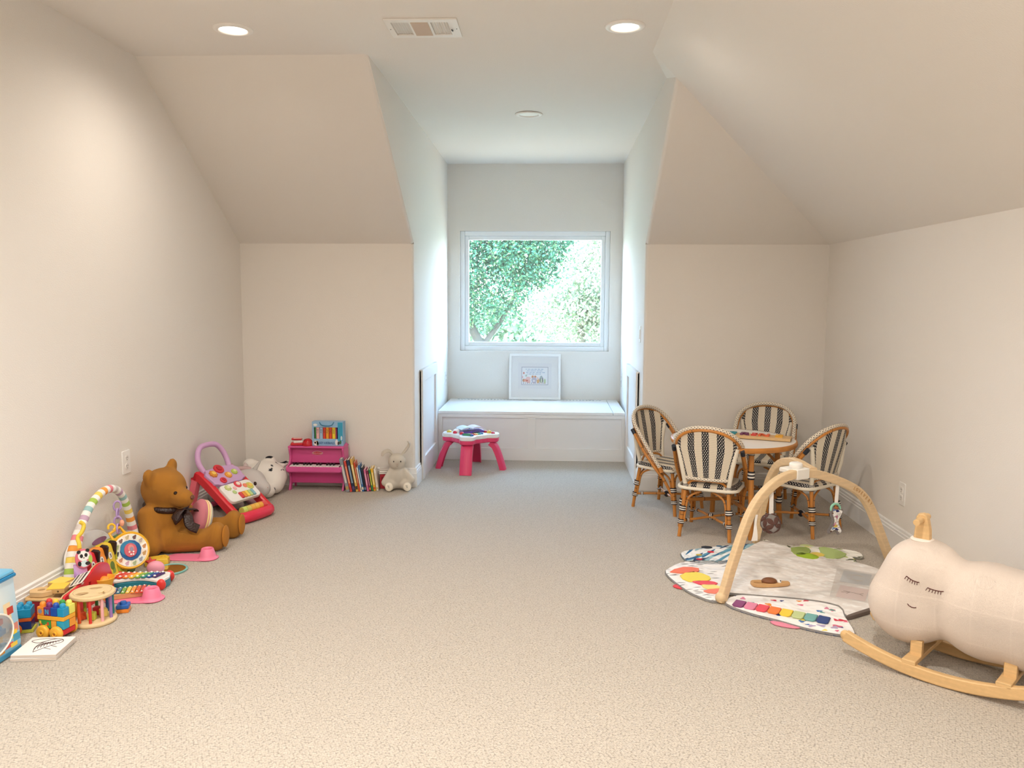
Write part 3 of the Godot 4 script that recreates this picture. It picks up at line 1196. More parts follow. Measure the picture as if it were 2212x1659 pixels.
func activity_table() -> void:
	var o := thing("activity_table", "pink toddler activity table with a white electronic top in the dormer", "toy table", Vector3(-0.62, 0, -6.305), -0.06)
	var pink := mat("#e5416f", 0.35)
	var white := mat("#f2f3f2", 0.35)
	var outline := func(scale: float) -> PackedVector2Array:
		var out := PackedVector2Array()
		for i in 96:
			var g := TAU * i / 96
			var c := absf(cos(2 * g))
			var r := 0.150 + 0.062 * smoothstep(0.62, 0.97, c) + 0.012 * c
			out.append(Vector2(cos(g), sin(g)) * r * scale)
		return out
	for spec in [["skirt", 0.238, 0.036, 0.985, pink], ["top_shell", 0.268, 0.034, 1.0, white]]:
		var m := mb()
		m.xf = Transform3D(Basis(Vector3.RIGHT, -PI / 2), Vector3(0, spec[1], 0))
		m.prism(outline.call(spec[3]), spec[2], 0.008)
		part(spec[0], m, spec[4], o)
	for k in 4:
		var b := Basis(Vector3.UP, PI / 2 * k)
		var pts := []
		var ups := []
		for i in 9:
			var t := i / 8.0
			pts.append(b * Vector3(0, 0.225 * (1 - t), 0.165 + 0.105 * pow(t, 0.55) + 0.0 * t))
			ups.append(b * Vector3(0, 0.3 - 0.3 * t, 1))
		var prof := []
		for i in 7:
			var x := -0.045 + 0.09 * i / 6
			prof.append(Vector2(x, 0.012 * (1 - pow(x / 0.045, 2))))
		prof.append_array([Vector2(0.045, -0.036), Vector2(0.040, -0.036), Vector2(0.040, -0.006), Vector2(-0.040, -0.006), Vector2(-0.040, -0.036), Vector2(-0.045, -0.036)])
		var leg := mb()
		leg.sweep(pts, prof, ups, false)
		part("leg", leg, pink, o)
	# raised book in the middle
	var bk := mb()
	bk.xf = Transform3D(Basis(Vector3.UP, 0.55), Vector3(-0.01, 0.288, -0.03))
	bk.box(Vector3(0, 0.004, 0), Vector3(0.20, 0.014, 0.13), 0.005)
	part("book_tray", bk, mat("#6a4fae", 0.35), o, "purple book tray")
	for s in [-1.0, 1.0]:
		var pg := mb()
		pg.xf = Transform3D(Basis(Vector3.UP, 0.55), Vector3(-0.01, 0.302, -0.03))
		pg.sheet(8, 2, func(u: float, v: float) -> Vector3: return Vector3(s * u * 0.094, 0.022 * sin(PI * (0.15 + 0.75 * u)) + 0.002, -0.06 + 0.12 * v), 0.006, s)
		part("page", pg, mat("#d7d3ea" if s > 0 else "#cfdfec", 0.4), o)
	# keys along the near right edge
	var hexes := ["#d23a3a", "#f2a45a", "#f4d58a", "#57b58a", "#4aa3c4", "#2c6aa8"]
	for i in 6:
		var k := mb()
		k.xf = Transform3D(Basis(Vector3.UP, PI / 4), Vector3(0.06, 0.289, 0.085) + Basis(Vector3.UP, PI / 4) * Vector3((i - 2.5) * 0.0165, 0, 0))
		k.box(Vector3.ZERO, Vector3(0.0145, 0.012, 0.042), 0.003)
		part("key", k, mat(hexes[i], 0.3), o)
	for i in 4:
		var k := mb()
		k.xf = Transform3D(Basis(Vector3.UP, PI / 4), Vector3(0.06, 0.298, 0.085) + Basis(Vector3.UP, PI / 4) * Vector3((i - 1.5) * 0.018, 0, -0.012))
		k.box(Vector3.ZERO, Vector3(0.007, 0.010, 0.022), 0.002)
		part("sharp_key", k, mat("#23272e", 0.3), o)
	# buttons, rollers and knobs on the four lobes
	for q in [[-0.17, 0.005, 0.020, 0.016, "#e9cf57"], [-0.135, -0.035, 0.016, 0.013, "#4ca06a"], [-0.09, -0.075, 0.014, 0.012, "#b02a3a"], [-0.115, 0.055, 0.016, 0.018, "#d9304a"], [-0.055, 0.095, 0.019, 0.018, "#d5283f"], [-0.035, 0.13, 0.014, 0.010, "#2a6db0"], [0.035, 0.165, 0.014, 0.012, "#2f6fb2"], [0.115, -0.02, 0.016, 0.014, "#c22d3e"], [0.145, 0.005, 0.020, 0.020, "#ecc95c"], [0.178, 0.02, 0.015, 0.012, "#c22f4d"], [0.07, -0.10, 0.014, 0.014, "#f0d9d9"], [-0.03, -0.12, 0.012, 0.012, "#4b3a6e"], [0.02, 0.035, 0.016, 0.010, "#5b3fb0"], [-0.09, 0.02, 0.014, 0.012, "#6b56b8"]]:
		part("button", mb().ell(Vector3(q[0], 0.287, q[1]), Vector3(q[2], q[3], q[2]), 14, 8), mat(q[4], 0.25), o)
	var gr := mb()
	gr.xf = Transform3D(Basis(Vector3.UP, -0.2), Vector3(-0.005, 0.29, 0.15))
	gr.rod(Vector3(-0.03, 0, 0), Vector3(0.03, 0, 0), 0.011, -1.0, 12)
	part("roller", gr, mat("#3f8f6e", 0.3), o, "green roller")
	part("dome", mb().ell(Vector3(-0.105, 0.285, 0.005), Vector3(0.04, 0.03, 0.04), 16, 8), white, o)

# ---------- children's table and bistro chairs ----------
func weave_tex() -> ImageTexture:
	# one pitch: cream band | navy band with a lattice of cream dots
	return image_tex(160, 160, func(u: float, v: float) -> Color:
		var x := fposmod(u + 0.25, 1.0)
		if x < 0.52:
			var s := 0.90 + 0.10 * absf(sin(v * PI * 9.0))
			return Color(0.93 * s, 0.88 * s, 0.79 * s)
		var gx := (x - 0.52) / 0.48 * 3.0
		var gy := v * 9.0
		var k := int(floor(gy))
		var fx := fposmod(gx + (0.5 if k % 2 == 0 else 0.0), 1.0) - 0.5
		var fy := fposmod(gy, 1.0) - 0.5
		return Color(0.95, 0.92, 0.87) if Vector2(fx * 1.15, fy * 0.9).length() < 0.27 else Color(0.055, 0.06, 0.105))

func dots_tex() -> ImageTexture:
	return image_tex(64, 64, func(u: float, v: float) -> Color:
		for c in [Vector2(0.25, 0.25), Vector2(0.75, 0.75)]:
			if Vector2(absf(u - c.x), absf(v - c.y)).length() < 0.145:
				return Color(0.07, 0.07, 0.11)
		var s := 0.93 + 0.07 * sin(v * TAU * 2.0)
		return Color(0.95 * s, 0.90 * s, 0.82 * s))

func rattan() -> StandardMaterial3D:
	if not mats.has("rattan"):
		var m := StandardMaterial3D.new()
		var no := FastNoiseLite.new()
		no.seed = 4
		no.frequency = 0.02
		no.fractal_octaves = 3
		m.albedo_texture = image_tex(64, 256, func(u: float, v: float) -> Color:
			var n := no.get_noise_2d(u * 900.0, v * 60.0) * 0.5 + 0.5
			var s := 0.74 + 0.30 * n
			if absf(v - 0.5) < 0.006:
				s *= 0.55
			return Color(0.87 * s, 0.57 * s, 0.25 * s))
		m.roughness = 0.38
		m.uv1_scale = Vector3(1, 4.0, 1)
		mats["rattan"] = m
	return mats["rattan"]

func band(at: Vector3, dir: Vector3, r: float, h := 0.03) -> MB:
	# lashing of alternate navy and white cane turns
	var m := mb()
	dir = dir.normalized()
	var turns := 5
	for i in turns:
		var c := at + dir * ((i + 0.5) / turns - 0.5) * h
		m.tint("#171a26" if i % 2 == 0 else "#efe9df")
		m.tube([c - dir * h / turns * 0.5, c - dir * h / turns * 0.2, c + dir * h / turns * 0.2, c + dir * h / turns * 0.5], [r * 0.97, r * 1.06, r * 1.06, r * 0.97], 12)
	return m

func make_chair() -> Node3D:
	var o := thing("bistro_chair", "", "chair", Vector3.ZERO, 0.0, "striped bistro chairs at the round table")
	var wood := rattan()
	var weave := weave_tex()
	var wm := StandardMaterial3D.new()
	wm.albedo_texture = weave
	wm.roughness = 0.55
	wm.uv1_scale = Vector3(4.0, 3.1, 1)
	wm.uv1_offset = Vector3(0.51, 0, 0)
	var dm := StandardMaterial3D.new()
	dm.albedo_texture = dots_tex()
	dm.roughness = 0.5
	dm.uv1_scale = Vector3(4, 54, 1)
	var cream := mat("#ece3d0", 0.6)
	var navy := mat("#1a2130", 0.4)
	var bands := tinted(0.45)
	var r := 0.0105
	var feet := [Vector3(-0.14, 0, -0.165), Vector3(0.14, 0, -0.165), Vector3(0.15, 0, 0.165), Vector3(-0.15, 0, 0.165)]
	var tops := [Vector3(-0.118, 0.285, -0.128), Vector3(0.118, 0.285, -0.128), Vector3(0.135, 0.285, 0.125), Vector3(-0.135, 0.285, 0.125)]
	for i in 4:
		var d: Vector3 = (tops[i] - feet[i]).normalized()
		part("leg", mb().tube([feet[i], feet[i].lerp(tops[i], 0.5), tops[i]], r, 12), wood, o)
		# the pair of bent braces that hug the leg and spring to the seat frame
		for s in [-1, 1]:
			var to: Vector3 = tops[(i + s + 4) % 4]
			var side: Vector3 = (to - tops[i]).normalized()
			var off: Vector3 = side * 0.0165
			var low: Vector3 = feet[i].lerp(tops[i], 0.30) + off
			var mid: Vector3 = feet[i].lerp(tops[i], 0.58) + off
			var hi: Vector3 = feet[i].lerp(tops[i], 0.80) + off * 1.8
			var end: Vector3 = tops[i].lerp(to, 0.36) + Vector3(0, -0.022, 0)
			part("brace", mb().tube(curve([low, mid, hi, end], 5), 0.0062, 8), wood, o)
		part("lashing", band(feet[i].lerp(tops[i], 0.56), d, r * 1.85, 0.030), bands, o)
		part("lashing", band(feet[i].lerp(tops[i], 0.30), d, r * 1.7, 0.024), bands, o)
		part("lashing", band(feet[i].lerp(tops[i], 0.955), d, r * 1.5, 0.020), bands, o)
	# bowed stretchers meeting in the middle
	for s in [-1.0, 1.0]:
		var z: float = 0.145 * s
		part("stretcher", mb().tube(curve([Vector3(-0.128, 0.088, z), Vector3(-0.065, 0.090, z * 0.55), Vector3(0, 0.091, 0.012 * s), Vector3(0.065, 0.090, z * 0.55), Vector3(0.128, 0.088, z)], 6), 0.0075, 8), wood, o)
		for x in [-0.105, 0.105]:
			part("lashing", band(Vector3(x, 0.089, z * 0.84), Vector3(x, 0, z * 0.9), 0.0098, 0.020), bands, o)
	part("lashing", band(Vector3(0, 0.091, 0), Vector3.RIGHT, 0.019, 0.022), bands, o)
	# seat: a padded-looking woven square with rounded corners
	var seat := mb()
	seat.sheet(24, 24, func(u: float, v: float) -> Vector3:
		var x := u * 2.0 - 1.0
		var y := v * 2.0 - 1.0
		var e := maxf(absf(x), absf(y))
		var q := Vector2(x, y)
		# square to rounded square
		var k := 1.0 - 0.16 * pow(absf(x * y), 1.6)
		q *= k
		var hw := 0.158 + 0.012 * (q.y + 1.0) * 0.5
		var drop := 0.030 * pow(clampf((e - 0.80) / 0.20, 0.0, 1.0), 1.8)
		return Vector3(q.x * hw, 0.306 - drop - 0.004 * (1 - e), q.y * 0.148), 0.0, -1.0)
	var sm: StandardMaterial3D = wm.duplicate()
	sm.uv1_scale = Vector3(4.1, 3.9, 1)
	sm.uv1_offset = Vector3(0.46, 0, 0)
	part("seat", seat, sm, o)
	var rim := []
	for p in rrect(0.330, 0.290, 0.06, Vector2.ZERO, 5):
		rim.append(Vector3(p.x, 0.276, p.y))
	part("seat_frame", mb().tube(rim, 0.0095, 8, true), cream, o)
	# arch: bare cane below, dotted wrapped cane on top
	var arch := []
	var bare := []
	for i in 33:
		# straight arms rising from the seat sides into a round bow
		var t := lerpf(-1.0, 1.0, i / 32.0)
		var a := absf(t)
		var p := _bow(a)
		p.x *= signf(t)
		arch.append(p)
		bare.append(p + Vector3(-signf(t) * 0.007 * minf(a * 3, 1), -0.013, -0.009))
	part("arch_rim", mb().tube(arch, 0.0120, 12), dm, o, "dotted woven wrapping")
	part("arch_frame", mb().tube(bare, 0.0085, 10), wood, o)
	for s in [-1.0, 1.0]:
		# the outer bare pole that follows the arm from collar to seat
		var i0 := 8 if s < 0 else 24
		var i1 := 0 if s < 0 else 32
		var c0: Vector3 = arch[i0] + Vector3(0.004 * s, -0.026, -0.020)
		var c1: Vector3 = arch[i1] + Vector3(0.006 * s, -0.006, -0.030)
		var cm: Vector3 = arch[4 if s < 0 else 28] + Vector3(0.006 * s, -0.022, -0.026)
		var pole := curve([c0, cm, c1, Vector3(0.168 * s, 0.225, 0.085), Vector3(0.150 * s, 0.12, 0.145)], 5)
		part("arm_pole", mb().tube(pole, 0.0095, 10), wood, o)
		part("collar", mb().tube([c0 + (c0 - cm).normalized() * 0.012, c0 + (cm - c0).normalized() * 0.022], 0.0125, 10), navy, o)
		part("end_cap", mb().rod(arch[i1] + Vector3(0, 0.006, -0.004), arch[i1] + Vector3(0, -0.024, 0.010), 0.0135, 0.0125, 10), wood, o)
		# uprights wrapped in cream cane
		part("upright", mb().tube([Vector3(0.118 * s, 0.285, -0.128), Vector3(0.138 * s, 0.40, -0.148), Vector3(0.163 * s, 0.52, -0.150)], 0.0125, 10), cream, o)
		part("lashing", band(Vector3(0.119 * s, 0.292, -0.129), Vector3(0.05 * s, 1, -0.1), 0.0145, 0.016), bands, o)
	# woven back panel that fills the arch
	var back := mb()
	back.sheet(22, 18, func(u: float, v: float) -> Vector3:
		var x := u * 2.0 - 1.0
		var w0 := 0.118
		var w1 := 0.164
		var top := 0.496 + 0.122 * pow(maxf(1.0 - pow(absf(x) * 0.90, 2.2), 0.0), 0.45)
		var y := lerpf(0.338, top, v)
		var f := clampf((y - 0.338) / 0.17, 0.0, 1.0) * (1.0 - 0.12 * maxf(y - 0.51, 0.0) / 0.1 * absf(x))
		var w := lerpf(w0, w1, f)
		var bow := 0.016 * (1.0 - x * x)
		return Vector3(x * w, y, -0.139 - (y - 0.338) * lerpf(0.235, 0.10, absf(x) * absf(x)) - bow), 0.004, -1.0)
	part("back_panel", back, wm, o)
	part("panel_edge", mb().tube([Vector3(-0.116, 0.336, -0.141), Vector3(-0.06, 0.336, -0.152), Vector3(0, 0.336, -0.157), Vector3(0.06, 0.336, -0.152), Vector3(0.116, 0.336, -0.141)], 0.0100, 8), dm, o)
	part("bow_brace", mb().tube(curve([Vector3(-0.112, 0.292, -0.125), Vector3(-0.085, 0.318, -0.132), Vector3(-0.03, 0.328, -0.150), Vector3(0.03, 0.328, -0.150), Vector3(0.085, 0.318, -0.132), Vector3(0.112, 0.292, -0.125)], 4), 0.0070, 8), wood, o)
	return o

# a: 0 at the top of the back, 1 at the end of an arm
func _bow(a: float) -> Vector3:
	if a < 0.55:
		var g := a / 0.55 * PI / 2
		var y := 0.505 + 0.127 * pow(maxf(cos(g), 0.0), 0.90)
		return Vector3(0.187 * pow(sin(g), 0.90), y, -0.205 + (0.632 - y) * 0.83)
	var f := (a - 0.55) / 0.45
	return Vector3(0.187 + 0.004 * sin(f * PI), lerpf(0.505, 0.290, f), lerpf(-0.100, 0.075, f))

func dining() -> void:
	var wood := rattan()
	var first := make_chair()
	var spots := [
		[Vector3(0.924, 0, -4.646), 2.74, "navy and white striped bistro chair with its back to us before the round table"],
		[Vector3(0.752, 0, -5.19), 0.82, "navy and white striped bistro chair at the table's left, beside the dormer corner"],
		[Vector3(1.385, 0, -5.375), -0.41, "navy and white striped bistro chair behind the round table against the back wall"],
		[Vector3(1.470, 0, -4.757), -2.438, "navy and white striped bistro chair at the table's right, behind the wooden play arch"]]
	for i in 4:
		var c: Node3D = first
		if i > 0:
			c = first.duplicate()
			c.name = numbered("bistro_chair")
			add_child(c)
		c.position = spots[i][0]
		c.rotation.y = spots[i][1]
		tag(c, spots[i][2], "chair", "striped bistro chairs at the round table")
	# round table
	var o := thing("round_table", "round white topped children's table with a cane edge and cane legs", "table", Vector3(1.07, 0, -4.80), 0.16)
	var top := mb()
	top.lathe([Vector2(0, 0.498), Vector2(0.350, 0.498), Vector2(0.350, 0.522), Vector2(0, 0.522)], 64)
	part("tabletop", top, mat("#f3efe9", 0.3), o)
	var ed := mb()
	ed.lathe([Vector2(0.346, 0.494), Vector2(0.357, 0.496), Vector2(0.361, 0.508), Vector2(0.357, 0.521), Vector2(0.349, 0.5235)], 64)
	part("edge_band", ed, wood, o)
	var bands := tinted(0.45)
	for k in 4:
		var g := PI / 2 * k
		var d := Vector3(sin(g), 0, cos(g))
		part("leg", mb().tube([d * 0.305, d * 0.285 + Vector3.UP * 0.25, d * 0.270 + Vector3.UP * 0.498], 0.0155, 12), wood, o)
		part("lashing", band(d * 0.278 + Vector3.UP * 0.36, Vector3.UP, 0.0195, 0.046), bands, o)
		part("lashing", band(d * 0.294 + Vector3.UP * 0.15, Vector3.UP, 0.0185, 0.04), bands, o)
		part("lashing", band(d * 0.271 + Vector3.UP * 0.482, Vector3.UP, 0.0185, 0.022), bands, o)
		part("brace", mb().tube(curve([d * 0.280 + Vector3.UP * 0.36, d * 0.20 + Vector3.UP * 0.44, d * 0.09 + Vector3.UP * 0.492], 5), 0.008, 8), wood, o)
	for k in 2:
		var g := PI / 2 * k
		var d := Vector3(sin(g), 0, cos(g))
		part("stretcher", mb().rod(d * -0.29 + Vector3.UP * (0.15 + 0.012 * k), d * 0.29 + Vector3.UP * (0.15 + 0.012 * k), 0.011), wood, o)
	# name puzzle
	var pz := thing("name_puzzle", "wooden name puzzle with bright letters on the round table", "puzzle", Vector3(1.178, 0.5245, -4.796), -0.38)
	var pale := wood_mat("#e3bd8a")
	part("board", mb().box(Vector3(0, 0.009, 0), Vector3(0.44, 0.018, 0.105), 0.003), pale, pz)
	var hx := ["#2f8f9d", "#6e2f5c", "#d8453f", "#e2683a", "#e7ab33"]
	for i in 5:
		var tm := text_mesh("ERINE"[i], 0.085, 0.012, "Droid Sans", true)
		var l := part("letter", tm, mat(hx[i], 0.45), pz)
		l.transform = Transform3D(Basis(Vector3.RIGHT, -PI / 2).scaled(Vector3(1.15, 1.0, 1.0)), Vector3([-0.112, -0.044, 0.012, 0.066, 0.150][i], 0.021, 0.0))

func wood_mat(hex: String) -> StandardMaterial3D:
	var key := "wood" + hex
	if not mats.has(key):
		var m := StandardMaterial3D.new()
		m.albedo_color = Color(hex)
		if not mats.has("grain"):
			var no := FastNoiseLite.new()
			no.seed = 9
			no.frequency = 0.02
			var t := image_tex(128, 128, func(u: float, v: float) -> Color:
				var a := TAU * u
				var n := no.get_noise_3d(cos(a) * 14.0 * 2.0, sin(a) * 14.0 * 2.0, v * 260.0) * 0.5 + no.get_noise_2d(sin(TAU * v) * 120.0, 40.0 + cos(TAU * v) * 120.0) * 0.5
				var s := clampf(0.95 + 0.08 * n, 0.0, 1.0)
				return Color(s, s * 0.985, s * 0.96))
			var holder := StandardMaterial3D.new()
			holder.albedo_texture = t
			mats["grain"] = holder
		m.albedo_texture = mats["grain"].albedo_texture
		m.uv1_triplanar = true
		m.uv1_scale = Vector3.ONE * 9.0
		m.roughness = 0.5
		mats[key] = m
	return mats[key]

# ---------- play mat, play arch, cloud rocker ----------
# printed cloth: soft spots scattered on a plain ground; [hexes], spot radii in metres of a tile-metre square
func print_cloth(tile: float, base: String, spots: int, hexes: Array, r0: float, r1: float, stretch := 1.0, ang := 0.0, wob := 0.25, jit := 3.14) -> StandardMaterial3D:
	var n := 256
	var im := Image.create(n, n, false, Image.FORMAT_RGB8)
	im.fill(Color(base))
	var g := RandomNumberGenerator.new()
	g.seed = base.hash() + spots
	for k in spots:
		var c := Vector2(g.randf(), g.randf()) * n
		var r := g.randf_range(r0, r1) / tile * n
		var col := Color(hexes[g.randi() % hexes.size()])
		var a := ang + g.randf_range(-jit, jit)
		var ph := g.randf() * TAU
		var R := int(r * stretch + 3)
		for dy in range(-R, R + 1):
			for dx in range(-R, R + 1):
				var q := Vector2(dx, dy).rotated(-a)
				q.x /= stretch
				var lim := r * (1.0 + wob * sin(q.angle() * 3.0 + ph))
				var f := clampf(lim - q.length() + 0.5, 0.0, 1.0)
				if f > 0.0:
					var px := posmod(int(c.x) + dx, n)
					var py := posmod(int(c.y) + dy, n)
					im.set_pixel(px, py, im.get_pixel(px, py).lerp(col, f))
	var m := StandardMaterial3D.new()
	m.albedo_texture = ImageTexture.create_from_image(im)
	m.uv1_scale = Vector3.ONE / tile
	m.roughness = 0.9
	var no := FastNoiseLite.new()
	no.seed = spots
	no.frequency = 0.012
	no.fractal_octaves = 3
	var tx := NoiseTexture2D.new()
	tx.width = 256
	tx.height = 256
	tx.seamless = true
	tx.noise = no
	m.heightmap_enabled = true
	m.heightmap_texture = tx
	m.heightmap_scale = 1.6
	return m

# a flat shape on the floor: points are (x, -z) in the room, c the thing's place
func floor_shape(pts: Array, c: Vector3, y: float, th: float, bev: float, soften := 3) -> MB:
	var line := []
	for p in pts:
		line.append(Vector3(p.x - c.x, p.y + c.z, 0))
	if soften > 1:
		line = curve(line, soften, true)
	var poly := PackedVector2Array()
	for p in line:
		poly.append(Vector2(p.x, p.y))
	var m := mb()
	m.xf = Transform3D(Basis(Vector3.RIGHT, -PI / 2), Vector3(0, y, 0))
	m.prism(poly, th, bev)
	return m

func play_mat() -> void:
	var c := Vector3(1.15, 0, -3.85)
	var o := thing("play_mat", "grey spotted baby play mat with five printed lobes under the wooden arch", "play mat", c)
	var lobes := [
		["striped_lobe", [Vector2(0.693, 4.220), Vector2(0.769, 4.278), Vector2(0.849, 4.312), Vector2(0.982, 4.362), Vector2(1.130, 4.396), Vector2(1.08, 4.25), Vector2(0.97, 4.07), Vector2(0.80, 4.02), Vector2(0.71, 4.045), Vector2(0.683, 4.142)], print_cloth(0.30, "#f3f4f4", 26, ["#2f6a95", "#5e9bb8", "#9cc0cb", "#27395c", "#7fa9b4"], 0.007, 0.011, 9.0, 0.9, 0.1, 0.22)],
		["dash_lobe", [Vector2(0.562, 3.880), Vector2(0.600, 3.975), Vector2(0.688, 4.067), Vector2(0.806, 4.090), Vector2(0.93, 4.06), Vector2(0.90, 3.80), Vector2(0.757, 3.530), Vector2(0.669, 3.572), Vector2(0.610, 3.690)], print_cloth(0.40, "#f4f1ef", 60, ["#3b3733", "#56504a"], 0.0022, 0.0032, 6.0, 0.2, 0.1, 0.3)],
		["confetti_lobe", [Vector2(0.770, 3.500), Vector2(0.840, 3.600), Vector2(1.0, 3.615), Vector2(1.15, 3.56), Vector2(1.257, 3.484), Vector2(1.243, 3.38), Vector2(1.228, 3.233), Vector2(1.203, 3.180), Vector2(1.130, 3.193), Vector2(1.038, 3.243), Vector2(0.95, 3.318), Vector2(0.851, 3.391)], print_cloth(0.42, "#f6f2ee", 46, ["#2b3a78", "#d5384e", "#e58a3c", "#e9d36a", "#dc8aa4", "#5f9b8d", "#e06a86", "#b8a9c6", "#4d78b8", "#e8c4c0"], 0.006, 0.013, 1.5)],
		["leafy_lobe", [Vector2(1.184, 4.476), Vector2(1.237, 4.404), Vector2(1.328, 4.372), Vector2(1.495, 4.356), Vector2(1.618, 4.294), Vector2(1.628, 4.215), Vector2(1.600, 4.178), Vector2(1.565, 4.190), Vector2(1.552, 4.105), Vector2(1.40, 4.03), Vector2(1.221, 4.10), Vector2(1.12, 4.30)], print_cloth(0.36, "#f5f2e8", 30, ["#d9dc7a", "#c9d694", "#6f7f48", "#f0e38e", "#5a5c40"], 0.005, 0.010, 2.6)]]
	for l in lobes:
		part(l[0], floor_shape(l[1], c, 0.0065, 0.011, 0.004), l[2], o)
	var grey := print_cloth(0.5, "#e6dfd9", 150, ["#f0ece8", "#eae6e1"], 0.007, 0.013, 1.7, 0.0, 0.3, 0.5)
	part("grey_middle", floor_shape([Vector2(1.185, 4.445), Vector2(1.060, 4.315), Vector2(0.930, 4.090), Vector2(0.850, 3.86), Vector2(0.800, 3.640), Vector2(0.880, 3.602), Vector2(1.129, 3.556), Vector2(1.250, 3.488), Vector2(1.245, 3.370), Vector2(1.376, 3.459), Vector2(1.530, 3.565), Vector2(1.680, 3.740), Vector2(1.640, 3.960), Vector2(1.545, 4.10), Vector2(1.425, 4.170), Vector2(1.271, 4.315)], c, 0.010, 0.013, 0.005), grey, o)
	part("backing_edge", floor_shape([Vector2(1.250, 3.380), Vector2(1.262, 3.368), Vector2(1.385, 3.450), Vector2(1.53, 3.552), Vector2(1.52, 3.572), Vector2(1.376, 3.470)], c, 0.009, 0.020, 0.004), mat("#6d6058", 0.95), o, "dark quilted underside at the edge")
	# eight padded keys
	var k0 := Vector3(0.826, 0, -3.482)
	var k1 := Vector3(1.133, 0, -3.322)
	var dir := (k1 - k0).normalized()
	var hx := ["#8a4a78", "#dd86a2", "#e4525f", "#ec7f3e", "#efcb45", "#c2cf96", "#76aca8", "#3a4c80"]
	for i in 8:
		var m := mb()
		var b := Basis(dir, Vector3.UP, dir.cross(Vector3.UP))
		var at: Vector3 = k0.lerp(k1, i / 7.0) - c
		m.xf = Transform3D(b * Basis(Vector3.RIGHT, -PI / 2), Vector3(at.x, 0.0165, at.z))
		var poly := PackedVector2Array([Vector2(-0.0235, 0.035), Vector2(-0.0240, -0.024), Vector2(-0.016, -0.037), Vector2(0.016, -0.037), Vector2(0.0240, -0.024), Vector2(0.0235, 0.035)])
		m.prism(poly, 0.010, 0.004)
		part("key_pad", m, mat(hx[i], 0.85), o, ["purple", "pink", "red", "orange", "yellow", "pale green", "teal", "navy"][i] + " cloth key")
	# crinkle tags and tabs
	for q in [[[Vector2(0.585, 3.885), Vector2(0.66, 3.960), Vector2(0.735, 3.945), Vector2(0.70, 3.875)], "#f07a5c"], [[Vector2(0.625, 3.835), Vector2(0.70, 3.895), Vector2(0.765, 3.83), Vector2(0.745, 3.77), Vector2(0.655, 3.755)], "#f0d957"], [[Vector2(0.67, 3.755), Vector2(0.75, 3.765), Vector2(0.785, 3.735), Vector2(0.735, 3.70)], "#ea5360"], [[Vector2(0.705, 3.71), Vector2(0.765, 3.715), Vector2(0.79, 3.675), Vector2(0.725, 3.66)], "#efe08a"], [[Vector2(0.70, 3.635), Vector2(0.765, 3.665), Vector2(0.80, 3.645), Vector2(0.745, 3.605)], "#f2856f"]]:
		part("crinkle_tag", floor_shape(q[0], c, 0.0155, 0.006, 0.002, 2), mat(q[1], 0.7), o)
	for q in [[[Vector2(0.597, 3.74), Vector2(0.575, 3.715), Vector2(0.605, 3.685), Vector2(0.645, 3.69), Vector2(0.65, 3.71)], "#e04a55", "tab"], [[Vector2(0.925, 3.325), Vector2(0.925, 3.290), Vector2(0.965, 3.265), Vector2(1.01, 3.255), Vector2(1.03, 3.275)], "#e58ba0", "tab"], [[Vector2(1.355, 4.372), Vector2(1.365, 4.41), Vector2(1.41, 4.41), Vector2(1.43, 4.365)], "#cfdc9a", "tab"]]:
		part(q[2], floor_shape(q[0], c, 0.0045, 0.006, 0.002, 3), mat(q[1], 0.8), o)
	for q in [[[Vector2(1.285, 4.315), Vector2(1.37, 4.335), Vector2(1.375, 4.27), Vector2(1.33, 4.20), Vector2(1.27, 4.20)], "#a9bf6a"], [[Vector2(1.29, 4.23), Vector2(1.36, 4.22), Vector2(1.385, 4.16), Vector2(1.34, 4.125), Vector2(1.275, 4.17)], "#a3c330"], [[Vector2(1.435, 4.33), Vector2(1.50, 4.32), Vector2(1.545, 4.23), Vector2(1.49, 4.16), Vector2(1.415, 4.145)], "#b0c47c"], [[Vector2(1.355, 4.225), Vector2(1.40, 4.245), Vector2(1.43, 4.20), Vector2(1.385, 4.17)], "#f0d668"]]:
		part("leaf_patch", floor_shape(q[0], c, 0.0150, 0.006, 0.002, 2), mat(q[1], 0.85), o)
	for q in [[0.846, 4.225, 0.018, "#d8283c"], [0.775, 4.17, 0.016, "#cbb04c"], [0.765, 4.10, 0.016, "#c8303e"], [0.84, 4.305, 0.030, "#2a2f3c"], [0.91, 4.33, 0.016, "#4a6a86"]]:
		var ring := []
		for i in 8:
			ring.append(Vector2(q[0] + cos(i * TAU / 8) * q[2], q[1] + sin(i * TAU / 8) * q[2] * 0.7))
		part("patch", floor_shape(ring, c, 0.0135, 0.003, 0.001, 2), mat(q[3], 0.85), o)
	# clear card pocket
	var vinyl := StandardMaterial3D.new()
	vinyl.albedo_color = Color(1, 1, 1, 0.04)
	vinyl.transparency = BaseMaterial3D.TRANSPARENCY_ALPHA
	vinyl.roughness = 0.15
	part("card_pocket", floor_shape([Vector2(1.415, 3.985), Vector2(1.592, 3.895), Vector2(1.415, 3.500), Vector2(1.245, 3.585)], c, 0.0208, 0.001, 0.0, 1), vinyl, o, "clear vinyl pocket")
	# cards (things of their own, tucked in the pocket)
	var cards := [[Vector2(1.434, 3.953), Vector2(1.549, 3.900), Vector2(1.477, 3.742), Vector2(1.365, 3.795), "#c6c8ca", "grey picture card with a golden crescent moon in the mat's clear pocket", true],
		[Vector2(1.344, 3.742), Vector2(1.452, 3.688), Vector2(1.386, 3.540), Vector2(1.277, 3.592), "#e2cac4", "pink picture card with a line-drawn animal in the mat's clear pocket", false]]
